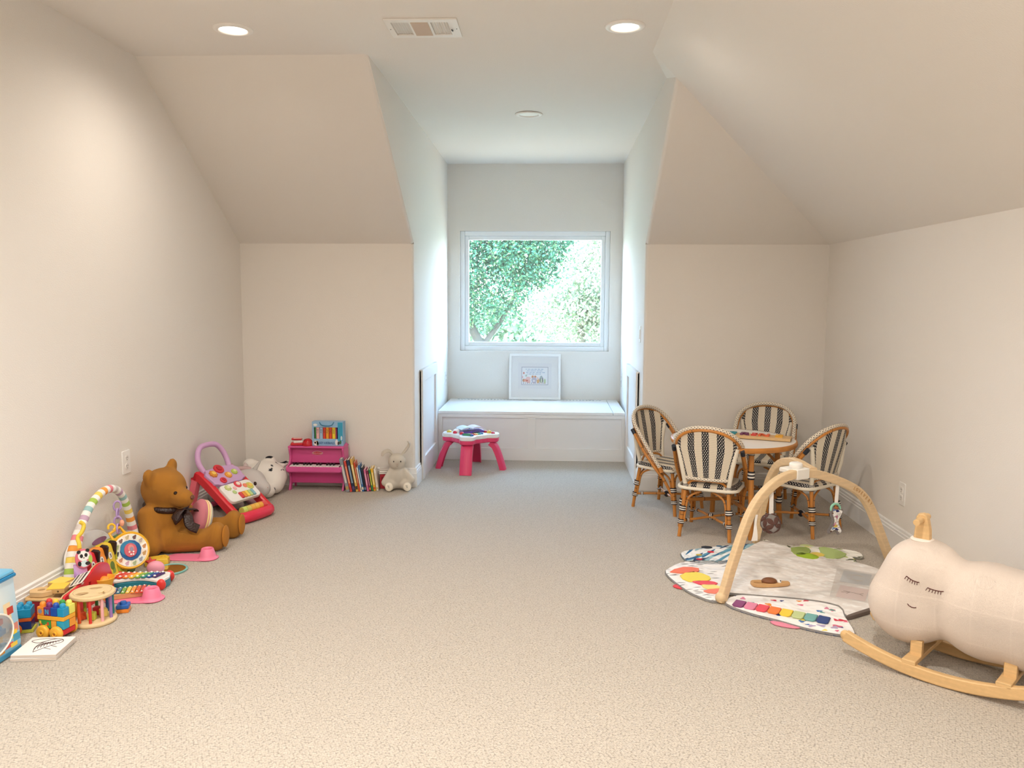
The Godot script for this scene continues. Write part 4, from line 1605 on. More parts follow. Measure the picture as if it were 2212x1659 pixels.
	for q in cards:
		var mid: Vector2 = (q[0] + q[2]) / 2
		var ux: Vector2 = (q[1] - q[0] + q[2] - q[3]) / 2
		var t := thing("picture_card", q[5], "card", Vector3(mid.x, 0.0170, -mid.y), atan2(ux.y, ux.x), "picture cards in the play mat pocket")
		var w := ux.length()
		var h: float = (q[0] - q[3]).length()
		part("card", mb().box(Vector3(0, 0.001, 0), Vector3(w, 0.002, h)), mat(q[4], 0.6), t)
		var dr := mb()
		dr.xf = Transform3D(Basis(Vector3.RIGHT, -PI / 2), Vector3(0, 0.0024, 0))
		if q[6]:
			var moon := PackedVector2Array()
			for i in 15:
				var g := lerpf(0.9, TAU - 0.9, i / 14.0)
				moon.append(Vector2(cos(g), sin(g)) * 0.042)
			for i in 15:
				var g := lerpf(TAU - 1.05, 1.05, i / 14.0)
				moon.append(Vector2(cos(g), sin(g)) * 0.037 + Vector2(0.014, 0))
			dr.prism(moon, 0.0006)
			part("moon_print", dr, mat("#d3a045", 0.6), t)
		else:
			for s in [[-0.04, 0.012, 0.03, -0.004], [-0.045, -0.012, -0.012, 0.008], [0.03, -0.004, 0.045, 0.016], [0.03, -0.004, 0.046, -0.018], [-0.01, 0.006, -0.022, -0.02]]:
				var a := Vector2(s[0], s[1])
				var b := Vector2(s[2], s[3])
				var nn := (b - a).orthogonal().normalized() * 0.002
				dr.prism(PackedVector2Array([a + nn, b + nn, b - nn, a - nn]), 0.0006)
			dr.xf.basis = dr.xf.basis * Basis(Vector3.BACK, 0.2)
			part("animal_print", dr, mat("#8b6a5c", 0.7), t)
	# wooden rattle on the mat
	var sn := thing("wooden_rattle", "wooden animal rattle with a brown disc lying on the grey mat", "rattle", Vector3(1.02, 0.0170, -3.718), 0.06)
	var body := mb()
	body.xf = Transform3D(Basis(Vector3.RIGHT, -PI / 2), Vector3(0, 0.009, 0))
	var outl := []
	for p in [Vector3(-0.088, 0.004, 0), Vector3(-0.078, 0.030, 0), Vector3(-0.03, 0.034, 0), Vector3(0.02, 0.022, 0), Vector3(0.06, 0.020, 0), Vector3(0.088, 0.016, 0), Vector3(0.092, 0.0, 0), Vector3(0.075, -0.014, 0), Vector3(0.03, -0.026, 0), Vector3(-0.04, -0.034, 0), Vector3(-0.08, -0.024, 0)]:
		outl.append(p)
	var poly := PackedVector2Array()
	for p in curve(outl, 4, true):
		poly.append(Vector2(p.x, p.y))
	body.prism(poly, 0.018, 0.005, [circle(0.020, 16, Vector2(-0.055, 0.0), 0.013)])
	part("body", body, wood_mat("#d9ab76"), sn)
	part("disc", mb().ell(Vector3(-0.005, 0.022, 0.0), Vector3(0.036, 0.016, 0.026), 20, 10), wood_mat("#85522f"), sn, "brown wooden disc")
	part("collar", mb().ell(Vector3(0.040, 0.020, 0), Vector3(0.011, 0.010, 0.017), 12, 8), mat("#f1ece4", 0.6), sn)
	part("eye", mb().ell(Vector3(0.043, 0.027, 0.012), Vector3(0.003, 0.003, 0.003), 8, 6), mat("#2a2320", 0.4), sn)
	# wooden arch
	var birch := wood_mat("#eed2a9")
	var gy := thing("play_arch", "bent birch play arch standing over the play mat with hanging toys", "play gym", Vector3(1.13, 0, -3.75))
	var g0 := Vector3(1.13, 0, -3.75)
	var prof := [[0.0, 0.0], [0.028, 0.075], [0.052, 0.145], [0.085, 0.226], [0.119, 0.306], [0.155, 0.378], [0.212, 0.447], [0.289, 0.499], [0.369, 0.527], [0.463, 0.533], [0.563, 0.519], [0.675, 0.484], [0.76, 0.452], [0.841, 0.412], [0.90, 0.366], [0.945, 0.312], [0.985, 0.250], [1.060, 0.120], [1.130, 0.0]]
	var sect := [Vector2(-0.016, -0.019), Vector2(0.016, -0.019), Vector2(0.016, 0.019), Vector2(-0.016, 0.019)]
	var sec := []
	for p in rrect(0.034, 0.040, 0.006, Vector2.ZERO, 2):
		sec.append(p)
	var from := Vector3(0.757, 0, -3.527)
	var d1 := Vector3(0.8587, 0, -0.5125)
	var pts := []
	for q in prof:
		pts.append(from + d1 * q[0] + Vector3.UP * (q[1] + 0.004) - g0)
	pts = curve(pts, 3)
	var ups := []
	for i in pts.size():
		var t: Vector3 = (pts[mini(i + 1, pts.size() - 1)] - pts[maxi(i - 1, 0)]).normalized()
		ups.append(d1.cross(Vector3.UP).cross(t))
	part("front_bow", mb().sweep(pts, sec, ups), birch, gy)
	var lb := Vector3(1.133, 0, -4.455)
	var d2 := Vector3(0.085, 0, 0.665).normalized()
	pts = []
	for q in [[0.0, 0.0], [0.028, 0.075], [0.052, 0.145], [0.085, 0.226], [0.119, 0.306], [0.160, 0.378], [0.220, 0.447], [0.300, 0.499], [0.40, 0.530], [0.50, 0.540], [0.60, 0.536], [0.668, 0.534]]:
		pts.append(lb + d2 * q[0] + Vector3.UP * (q[1] + 0.004) - g0)
	pts = curve(pts, 3)
	ups = []
	for i in pts.size():
		var t: Vector3 = (pts[mini(i + 1, pts.size() - 1)] - pts[maxi(i - 1, 0)]).normalized()
		ups.append(d2.cross(Vector3.UP).cross(t))
	part("rear_bow", mb().sweep(pts, sec, ups), birch, gy)
	part("foot", mb().ell(Vector3(0.757, 0.026, -3.527) - g0, Vector3(0.026, 0.026, 0.024), 16, 10), birch, gy)
	var hub := from + d1 * 0.455 + Vector3.UP * 0.536 - g0
	var sl := mb()
	var hb := Basis(d1, Vector3.UP, d1.cross(Vector3.UP))
	sl.xf = Transform3D(hb, hub)
	sl.box(Vector3(0.0, 0.0, 0.0), Vector3(0.080, 0.050, 0.046), 0.006)
	sl.box(Vector3(-0.01, 0.012, -0.045), Vector3(0.10, 0.022, 0.06), 0.006)
	part("canvas_sleeve", sl, rough_mat("canvas", "#f1ece2", 0.9, FastNoiseLite.TYPE_CELLULAR, 0.2, 0.1, 0.05), gy)
	part("knob", mb().lathe([Vector2(0, 0.024), Vector2(0.024, 0.024), Vector2(0.029, 0.020), Vector2(0.030, 0.004), Vector2(0.028, 0.0), Vector2(0, 0)], 24, hub + Vector3(-0.016, 0.024, -0.016)), mat("#f3efe8", 0.5), gy)
	# burned lettering along the right shoulder
	for i in 8:
		var s0 := 0.805 + i * 0.0175
		var h0 := 0.429 - 0.036 * i * 0.1 - 0.0042 * i - 0.0007 * i * i
		var l := part("letter", text_mesh("LOVEVERY"[i], 0.021, 0.002), mat("#b98b52", 0.7), gy)
		var sl2 := -0.62 - i * 0.055
		l.transform = Transform3D(Basis(d1, Vector3.UP, d1.cross(Vector3.UP)) * Basis(Vector3.BACK, sl2), from + d1 * s0 + Vector3.UP * (h0 + 0.004) - d1.cross(Vector3.UP) * -0.0175 - g0)
	# hanging toys
	var white_strap := mat("#f1ece6", 0.8)
	var ball := thing("fabric_ball", "brown and white panelled cloth ball hanging from the play arch", "toy ball", Vector3(0.999, 0.278, -3.672))
	var dirs := []
	for s in [-1, 1]:
		for q in [-1, 1]:
			var ph := 1.618
			dirs.append(Vector3(0, s, q * ph).normalized())
			dirs.append(Vector3(s, q * ph, 0).normalized())
			dirs.append(Vector3(q * ph, 0, s).normalized())
	var tilt := Basis(Vector3(1, 0.3, 0.2).normalized(), 0.55)
	var shell := mb()
	shell.ell(Vector3(0, 0.046, 0), Vector3.ONE * 0.043, 24, 16)
	part("white_core", shell, print_cloth(0.05, "#efe8e2", 14, ["#cfa9a0", "#8f7a70"], 0.001, 0.002, 2.0), ball)
	# brown lens panels joining neighbouring corners
	for i in 12:
		for j in range(i + 1, 12):
			var a: Vector3 = tilt * dirs[i]
			var b: Vector3 = tilt * dirs[j]
			if a.dot(b) < 0.4 or (i + j * 2) % 3 == 0:
				continue
			var sd := a.cross(b).normalized()
			var pm := mb()
			pm.sheet(8, 4, func(u: float, v: float) -> Vector3:
				var dd := a.lerp(b, 0.04 + 0.92 * u).normalized()
				dd = (dd + sd * (v - 0.5) * 0.52 * sin(PI * u)).normalized()
				return Vector3(0, 0.046, 0) + dd * (0.0445 + 0.003 * sin(PI * v) * sin(PI * u)), 0.002, -1.0 if false else 1.0)
			part("brown_panel", pm, mat("#5b3d35", 0.9), ball)
	part("strap", mb().sweep([Vector3(0.0, 0.090, 0), Vector3(0.0, 0.128, 0), Vector3(-0.002, 0.20, 0), Vector3(-0.002, 0.226, 0.0)], [Vector2(-0.009, -0.002), Vector2(0.009, -0.002), Vector2(0.009, 0.002), Vector2(-0.009, 0.002)], [Vector3(0, 0, 1)]), white_strap, ball)
	var fish := thing("fabric_fish", "white confetti-print cloth fish on a mint ring hanging from the play arch", "soft toy", Vector3(1.362, 0.215, -3.887), 0.25)
	var fp := PackedVector2Array()
	for p in curve([Vector3(-0.02, 0.135, 0), Vector3(0.030, 0.125, 0), Vector3(0.034, 0.105, 0), Vector3(0.016, 0.065, 0), Vector3(0.036, 0.018, 0), Vector3(0.016, 0.0, 0), Vector3(-0.004, 0.020, 0), Vector3(-0.030, 0.008, 0), Vector3(-0.042, 0.020, 0), Vector3(-0.020, 0.066, 0), Vector3(-0.032, 0.108, 0)], 4, true):
		fp.append(Vector2(p.x, p.y))
	part("body", mb().prism(fp, 0.020, 0.008), print_cloth(0.09, "#f5f1ec", 26, ["#c8323c", "#2b2a6a", "#6f8fc0", "#e0a8b0", "#7f5a3a", "#e9c65c", "#9fb39a", "#d28aa8"], 0.003, 0.007, 1.4), fish)
	part("ring", mb().tube(arc(Vector3(-0.004, 0.128, 0), Vector3(0.023, 0, 0), Vector3(0, 0.023, 0), 0, TAU * 23 / 24, 23), 0.006, 8, true), mat("#8fcbb0", 0.4), fish, "mint green ring")
	part("bead", mb().ell(Vector3(-0.004, 0.132, 0.006), Vector3(0.012, 0.008, 0.008), 12, 8), wood_mat("#a5673a"), fish)
	part("strap", mb().sweep([Vector3(-0.002, 0.148, 0), Vector3(0.0, 0.19, 0), Vector3(0.002, 0.258, 0)], [Vector2(-0.008, -0.002), Vector2(0.008, -0.002), Vector2(0.008, 0.002), Vector2(-0.008, 0.002)], [Vector3(0, 0, 1)]), white_strap, fish)
	var rb := thing("hanging_strap", "empty white cloth strap hanging from the left side of the play arch", "strap", Vector3(0.909, 0.265, -3.590), 0.3)
	part("strap", mb().sheet(3, 8, func(u: float, v: float) -> Vector3:
		var w := lerpf(0.030, 0.010, clampf(v * 1.6, 0, 1))
		return Vector3((u - 0.5) * w + 0.006 * v, v * 0.118, 0.003 * sin(v * 7)), 0.003), white_strap, rb)

func rocker() -> void:
	# local frame: x along the runners (head at -x), z across; built about the near runner's middle
	var e := Vector3(0.753, 0, 0.658)
	var n := Vector3(0.658, 0, -0.753)
	var mid := Vector3(1.369, 0, -2.777) + n * 0.147
	var o := thing("cloud_rocker", "cream plush cloud rocker with a sleeping face on wooden runners", "rocking toy", mid, atan2(-e.z, e.x))
	var plush := rough_mat("teddy", "#fbeadb", 1.0, FastNoiseLite.TYPE_SIMPLEX, 0.11, 0.12, 0.3, 0.06, 0.3)
	var birch := wood_mat("#e6c18c")
	var soft := Soft.new()
	soft.k = 0.045
	soft.ell(Vector3(-0.128, 0.335, 0), Vector3(0.138, 0.135, 0.128))
	soft.ell(Vector3(-0.165, 0.222, 0), Vector3(0.150, 0.148, 0.150))
	soft.ell(Vector3(0.09, 0.255, 0), Vector3(0.190, 0.172, 0.150))
	soft.ell(Vector3(0.235, 0.250, 0), Vector3(0.150, 0.168, 0.145))
	part("plush_body", soft.build(0.012), plush, o)
	var face := func(x: float, y: float) -> Vector3:
		var z := 0.22
		while z > -0.1 and soft.dist(Vector3(x, y, z)) > 0.0015:
			z -= 0.001
		return Vector3(x, y, z)
	var thread := mat("#5c2a22", 0.8)
	for eye in [[-0.150, 0.355, -0.126, 0.343, -0.106, 0.343], [-0.080, 0.329, -0.055, 0.321, -0.031, 0.325]]:
		var line := []
		for i in 7:
			var t := i / 6.0
			var p0 := Vector2(eye[0], eye[1])
			var p1 := Vector2(eye[2], eye[3] - 0.002)
			var p2 := Vector2(eye[4], eye[5])
			var p := p0.lerp(p1, t).lerp(p1.lerp(p2, t), t)
			line.append(face.call(p.x, p.y))
		var lid := part("eyelid", mb().tube(line, 0.0015, 6), thread, o)
		for i in 6:
			var a: Vector3 = line[i if i < 6 else 6]
			var b := Vector2(a.x - 0.002 - 0.001 * (3 - i), a.y - 0.011)
			part("lash", mb().tube([a, face.call(b.x, b.y)], 0.0011, 5), thread, lid)
	var mouth := []
	for q in [[-0.136, 0.262], [-0.131, 0.256], [-0.122, 0.252], [-0.114, 0.252], [-0.108, 0.254]]:
		mouth.append(face.call(q[0], q[1]))
	part("mouth", mb().tube(mouth, 0.0014, 6), thread, o)
	# handle post with a peg through it
	var hp := mb()
	var prof := PackedVector2Array()
	for p in [Vector2(-0.030, 0.44), Vector2(0.030, 0.44), Vector2(0.027, 0.50), Vector2(0.019, 0.540), Vector2(0.014, 0.556), Vector2(0.0, 0.562), Vector2(-0.016, 0.558), Vector2(-0.023, 0.546), Vector2(-0.025, 0.52)]:
		prof.append(p)
	hp.xf.origin = Vector3(-0.142, 0, 0)
	hp.prism(prof, 0.030, 0.006)
	part("handle_post", hp, birch, o)
	part("handle_peg", mb().rod(Vector3(-0.146, 0.538, 0.066), Vector3(-0.146, 0.538, -0.058), 0.0115, -1.0, 16), birch, o)
	part("grommet", mb().lathe([Vector2(0, 0.004), Vector2(0.036, 0.004), Vector2(0.041, 0.0), Vector2(0.036, -0.01)], 20, Vector3(-0.142, 0.465, 0)), mat("#efe4d8", 0.8), o)
	# runners and slats
	for s in [-1.0, 1.0]:
		var pts := []
		for i in 33:
			var x := lerpf(-0.345, 0.335, i / 32.0)
			pts.append(Vector3(x, 0.0245 + pow(x + 0.02, 2) * 0.56, 0.147 * s))
		var rn := mb()
		var wd := []
		for i in 33:
			wd.append(1.0)
		rn.sweep(pts, [Vector2(-0.010, -0.021), Vector2(0.010, -0.021), Vector2(0.012, -0.017), Vector2(0.012, 0.017), Vector2(0.010, 0.021), Vector2(-0.010, 0.021), Vector2(-0.012, 0.017), Vector2(-0.012, -0.017)], [Vector3.UP])
		for k in [0, 32]:
			var dx := -1.0 if k == 0 else 1.0
			var cap := mb()
			rn.ell(pts[k], Vector3(0.020, 0.0205, 0.0115), 14, 8)
		part("runner", rn, birch, o)
	for x in [-0.118, 0.178]:
		var y := 0.050 + pow(x + 0.02, 2) * 0.56
		part("cross_slat", mb().box(Vector3(x, y, 0), Vector3(0.048, 0.018, 0.318), 0.003), birch, o)
		for z in [-0.085, 0.085]:
			part("support_block", mb().box(Vector3(x + 0.004, y + 0.035, z), Vector3(0.040, 0.056, 0.022), 0.002), birch, o)

# ---------- toys against the back wall ----------
func fur(hex: String, relief := 0.35) -> StandardMaterial3D:
	return rough_mat("fur" + hex, hex, 1.0, FastNoiseLite.TYPE_SIMPLEX, 0.10, 0.10, relief, 0.12, 0.4)

func facing(normal: Vector3, up := Vector3.UP) -> Basis:
	var z := normal.normalized()
	var x := up.cross(z).normalized()
	return Basis(x, z.cross(x), z)

func toy_piano() -> void:
	var pink := mat("#dd5b9c", 0.35)
	var deep := mat("#d2498a", 0.35)
	var o := thing("toy_piano", "pink wooden toy piano standing against the back wall", "toy piano", Vector3(-1.612, 0, -5.555))
	for s in [-1.0, 1.0]:
		var side := PackedVector2Array()
		for p in curve([Vector3(-0.075, 0.298, 0), Vector3(0.052, 0.298, 0), Vector3(0.050, 0.262, 0), Vector3(0.040, 0.225, 0), Vector3(0.062, 0.188, 0), Vector3(0.108, 0.178, 0), Vector3(0.120, 0.160, 0), Vector3(0.108, 0.138, 0), Vector3(0.070, 0.122, 0), Vector3(0.046, 0.090, 0), Vector3(0.050, 0.045, 0), Vector3(0.068, 0.012, 0), Vector3(0.070, 0.0, 0), Vector3(0.030, 0.0, 0), Vector3(0.022, 0.03, 0), Vector3(-0.055, 0.03, 0), Vector3(-0.06, 0.0, 0), Vector3(-0.075, 0.0, 0)], 3, true):
			side.append(Vector2(p.x, p.y))
		var m := mb()
		m.xf = Transform3D(Basis(Vector3.UP, -PI / 2), Vector3(0.186 * s, 0, 0))
		m.prism(side, 0.014, 0.003)
		part("side_panel", m, pink, o)
	part("lid", mb().box(Vector3(0, 0.300, -0.010), Vector3(0.394, 0.014, 0.134), 0.004), pink, o)
	var up := mb()
	up.xf = Transform3D(Basis(Vector3.RIGHT, -0.16), Vector3(0, 0.242, 0.012))
	up.box(Vector3.ZERO, Vector3(0.360, 0.112, 0.012), 0.002)
	part("music_panel", up, deep, o)
	part("key_bed", mb().box(Vector3(0, 0.150, 0.052), Vector3(0.360, 0.030, 0.124), 0.003), pink, o)
	part("key_slip", mb().box(Vector3(0, 0.158, 0.112), Vector3(0.372, 0.034, 0.012), 0.003), pink, o)
	part("lower_panel", mb().box(Vector3(0, 0.092, 0.026), Vector3(0.360, 0.092, 0.012), 0.002), deep, o)
	part("back_board", mb().box(Vector3(0, 0.165, -0.070), Vector3(0.360, 0.26, 0.008)), deep, o)
	for i in 15:
		part("white_key", mb().box(Vector3(-0.161 + i * 0.023, 0.173, 0.076), Vector3(0.0215, 0.014, 0.068), 0.002), mat("#f6f3ee", 0.25), o)
	var g := 0
	for i in 14:
		if i in [0, 1, 3, 4, 5, 7, 8, 10, 11, 12]:
			part("black_key", mb().box(Vector3(-0.1495 + i * 0.023, 0.185, 0.060), Vector3(0.013, 0.018, 0.036), 0.003), mat("#1d191c", 0.25), o)
	var lg := mb()
	lg.xf = Transform3D(Basis(Vector3.RIGHT, -0.16), Vector3(0.0, 0.254, 0.019))
	lg.prism(circle(0.037, 28, Vector2.ZERO, 0.013), 0.004, 0.001)
	part("badge_rim", lg, mat("#f3e4e4", 0.4), o)
	var l2 := mb()
	l2.xf = Transform3D(Basis(Vector3.RIGHT, -0.16), Vector3(0.0, 0.254, 0.0202))
	l2.prism(circle(0.0345, 28, Vector2.ZERO, 0.0112), 0.004, 0.001)
	var bd := part("badge", l2, mat("#cc1f3c", 0.35), o, "red oval badge")
	var tx := part("badge_text", text_mesh("Melissa & Doug", 0.0085, 0.0012, "Droid Serif"), mat("#fbeef0", 0.5), bd)
	tx.transform = Transform3D(Basis(Vector3.RIGHT, -0.16), Vector3(0.0, 0.254, 0.0228))

func book(at: Vector3, turn: float, lean: float, w: float, h: float, d: float, hex: String, label: String, group: String, art := "", extra := "") -> Node3D:
	# stands with its spine towards the room (+z), leaning sideways by lean
	var o := thing("book", label, "book", at, turn, group)
	o.rotation = Vector3(0, turn, lean)
	var c := mat(hex, 0.4)
	var cov := mb()
	var t := minf(0.0022, w * 0.18)
	cov.box(Vector3(-w / 2 + t / 2, h / 2, -d / 2), Vector3(t, h, d))
	cov.box(Vector3(w / 2 - t / 2, h / 2, -d / 2), Vector3(t, h, d))
	cov.box(Vector3(0, h / 2, -t / 2), Vector3(w, h, t), 0.0008)
	part("cover", cov, c, o)
	part("pages", mb().box(Vector3(0, h / 2, -d / 2 - t / 2), Vector3(w - 2 * t, h - 0.006, d - t - 0.003)), mat("#efe8da", 0.8), o)
	if art:
		part("spine_print", mb().box(Vector3(0, h * 0.55, 0.0003), Vector3(w * 0.5, h * 0.55, 0.0008)), mat(art, 0.5), o)
	if extra:
		part("spine_print", mb().box(Vector3(0, h * 0.12, 0.0003), Vector3(w * 0.8, h * 0.10, 0.0008)), mat(extra, 0.5), o)
	return o

func back_toys() -> void:
	toy_piano()
	# box of little books on the piano lid
	var bx := thing("book_carry_box", "pale blue carry box of baby animal board books on the pink piano", "box", Vector3(-1.535, 0.3075, -5.555))
	var blue := mat("#94bcdc", 0.5)
	var shell := mb()
	var W := 0.218
	var H := 0.168
	var fr := mb()
	fr.xf.origin = Vector3(0, H / 2, 0.029)
	fr.prism(rrect(W, H, 0.002), 0.004, 0.0008, [rrect(0.166, 0.080, 0.002, Vector2(-0.012, 0.005))])
	part("front", fr, blue, bx)
	shell.box(Vector3(0, H / 2, -0.030), Vector3(W, H, 0.003))
	shell.box(Vector3(0, 0.0015, 0), Vector3(W - 0.002, 0.003, 0.056))
	shell.box(Vector3(0, H - 0.0015, 0), Vector3(W - 0.002, 0.003, 0.056))
	shell.box(Vector3(-W / 2 + 0.0015, H / 2, 0), Vector3(0.003, H - 0.006, 0.056))
	shell.box(Vector3(W / 2 - 0.0015, H / 2, 0), Vector3(0.003, H - 0.006, 0.056))
	part("shell", shell, mat("#8cb4d6", 0.5), bx)
	part("teal_band", mb().box(Vector3(0.088, 0.100, 0.0315), Vector3(0.034, 0.128, 0.0012)), mat("#38a0c4", 0.5), bx)
	for q in [[-0.083, 0.018, 0.016, 0.018, "#f0e9e0"], [-0.088, 0.022, 0.006, 0.008, "#a8382f"], [-0.070, 0.014, 0.008, 0.010, "#4f7f4a"], [-0.074, 0.028, 0.006, 0.006, "#d9a557"], [0.062, 0.024, 0.010, 0.020, "#eceaea"], [0.075, 0.020, 0.007, 0.012, "#2f3034"], [0.088, 0.026, 0.007, 0.014, "#39734f"], [0.096, 0.055, 0.006, 0.016, "#d7e4ea"], [-0.085, 0.146, 0.014, 0.008, "#f1f0ea"]]:
		var d := mb()
		d.xf.origin = Vector3(q[0], q[1], 0.0318)
		d.prism(circle(q[2], 14, Vector2.ZERO, q[3]), 0.001)
		part("printed_animal", d, mat(q[4], 0.5), bx)
	var tx := part("title", text_mesh("BABY ANIMALS", 0.023, 0.001, "Droid Sans", true), mat("#4a6f9f", 0.5), bx)
	tx.transform = Transform3D(Basis().scaled(Vector3(0.72, 1, 1)), Vector3(-0.012, 0.020, 0.0318))
	part("handle", mb().tube(curve([Vector3(-0.055, H - 0.002, 0.033), Vector3(-0.040, H - 0.022, 0.036), Vector3(0.0, H - 0.028, 0.037), Vector3(0.030, H - 0.022, 0.036), Vector3(0.045, H - 0.002, 0.033)], 5), 0.0028, 6), mat("#2f7fa6", 0.6), bx, "teal rope handle")
	var cols := [["#3f8a4a", "green"], ["#f0bcbc", "pale pink"], ["#a8c6e4", "pale blue"], ["#df4430", "red"], ["#f0a232", "orange"], ["#e24f2d", "orange red"], ["#f4d63c", "yellow"], ["#b04a78", "plum"]]
	var ws := [0.010, 0.024, 0.024, 0.020, 0.022, 0.022, 0.024, 0.008]
	var x := -0.092
	for i in 8:
		var b := book(Vector3(-1.535 + x + ws[i] / 2, 0.3115, -5.529), 0, 0, ws[i] - 0.001, 0.150, 0.045, cols[i][0], "%s little board book in the window of the blue carry box" % cols[i][1], "board books in the carry box", "", "")
		if ws[i] > 0.015:
			var t := part("spine_text", text_mesh(["", "CUB", "FOX", "KIT", "PUP", "CALF", "BIRD", ""][i], 0.016, 0.0006), mat("#5b4a46", 0.6), b)
			t.transform = Transform3D(Basis(Vector3.BACK, PI / 2), Vector3(0, 0.098, 0.0004))
		x += ws[i]
	# two red toys beside it
	var ph := thing("red_toy_phone", "red and white toy lying on the piano lid left of the book box", "toy", Vector3(-1.755, 0.3075, -5.545), 0.2)
	part("base", mb().box(Vector3(0, 0.010, 0), Vector3(0.088, 0.020, 0.060), 0.006), mat("#d42c35", 0.35), ph)
	part("panel", mb().box(Vector3(0.008, 0.024, 0.012), Vector3(0.066, 0.014, 0.040), 0.006), mat("#f4e9e4", 0.4), ph, "white front panel")
	part("handset", mb().box(Vector3(-0.004, 0.040, -0.012), Vector3(0.076, 0.016, 0.026), 0.007), mat("#d7303a", 0.35), ph)
	part("stripe", mb().box(Vector3(0.004, 0.0465, 0.000), Vector3(0.060, 0.006, 0.010), 0.002), mat("#f2b9b2", 0.4), ph)
	var dm := thing("red_toy_dome", "shiny red dome-shaped toy on the piano beside the book box", "toy", Vector3(-1.678, 0.3075, -5.535))
	part("dome", mb().lathe([Vector2(0, 0.048), Vector2(0.012, 0.047), Vector2(0.025, 0.040), Vector2(0.034, 0.024), Vector2(0.037, 0.006), Vector2(0.036, 0.0), Vector2(0, 0)], 24), mat("#c71f2b", 0.25), dm)
	part("knob", mb().ell(Vector3(-0.012, 0.040, 0.018), Vector3(0.010, 0.008, 0.010), 10, 8), mat("#a81622", 0.3), dm)
	# row of books leaning left against the piano
	var row := [
		[0.022, 0.232, 0.17, "#8d929b", "tall grey patterned book at the left end of the leaning row", "#d8d4cf", "#b9a05a"],
		[0.015, 0.218, 0.16, "#d8483f", "red picture book leaning next to the tall grey one", "#f0b48a", "#c22e34"],
		[0.020, 0.224, 0.17, "#27324e", "navy picture book with pale lettering in the leaning row", "#8aa3b5", "#5d4a7a"],
		[0.016, 0.230, 0.16, "#e0b257", "tall tan and yellow picture book in the leaning row", "#f2e3b8", "#4a3c34"],
		[0.010, 0.205, 0.15, "#d9532f", "orange red thin book in the leaning row", "#e9a077", ""],
		[0.009, 0.170, 0.14, "#f1ece4", "thin white book between the orange and blue ones", "", "#c9c2bb"],
		[0.012, 0.185, 0.14, "#3f77b5", "blue picture book in the middle of the leaning row", "#a9c6e2", "#f0e6d0"],
		[0.014, 0.168, 0.15, "#232a3a", "dark navy book in the middle of the leaning row", "", "#6b84a4"],
		[0.014, 0.152, 0.13, "#dc6f9c", "bright pink book right of the dark navy one", "#f0b7cd", ""],
		[0.012, 0.146, 0.13, "#8c2f52", "maroon book right of the pink one", "#c98aa0", "#d9a13c"],
		[0.012, 0.150, 0.13, "#3c8a52", "green book in the right part of the leaning row", "#e8d24a", ""],
		[0.016, 0.158, 0.13, "#eebc35", "yellow book second from the right of the leaning row", "#f6e2a0", "#d9532f"],
		[0.014, 0.152, 0.12, "#efe9df", "white book at the right end of the leaning row", "#d9cdb6", "#c9b47a"]]
	x = 0.0
	for i in row.size():
		var q = row[i]
		var t := x / 0.20
		book(Vector3(-1.392 + x + q[0] / 2, q[0] * 0.10 + 0.001, lerpf(-5.452, -5.500, t)), 0.12, lerpf(0.20, 0.13, t), q[0], q[1], minf(q[2], 0.12), q[3], q[4], "books leaning beside the piano", q[5], q[6])
		x += q[0] + 0.0022
	# behind the bunny
	var rb := thing("red_box", "small red box half hidden behind the white bunny", "box", Vector3(-1.160, 0, -5.600), 0.2)
	part("body", mb().box(Vector3(0, 0.052, 0), Vector3(0.06, 0.104, 0.05), 0.003), mat("#c02a3c", 0.4), rb)
	part("panel", mb().box(Vector3(0, 0.06, 0.0255), Vector3(0.04, 0.05, 0.001)), mat("#8d1c2c", 0.4), rb)
	var pb := thing("paper_stack", "pale stack of thin books on the red box behind the bunny", "books", Vector3(-1.150, 0.105, -5.595), 0.15)
	for i in 3:
		part("booklet", mb().box(Vector3(0.002 * i, 0.006 + i * 0.0125, 0), Vector3(0.085, 0.011, 0.055), 0.001), mat(["#d9d2cb", "#eee8df", "#cfc7c0"][i], 0.6), pb)
	bunny()
	spotted_plush()

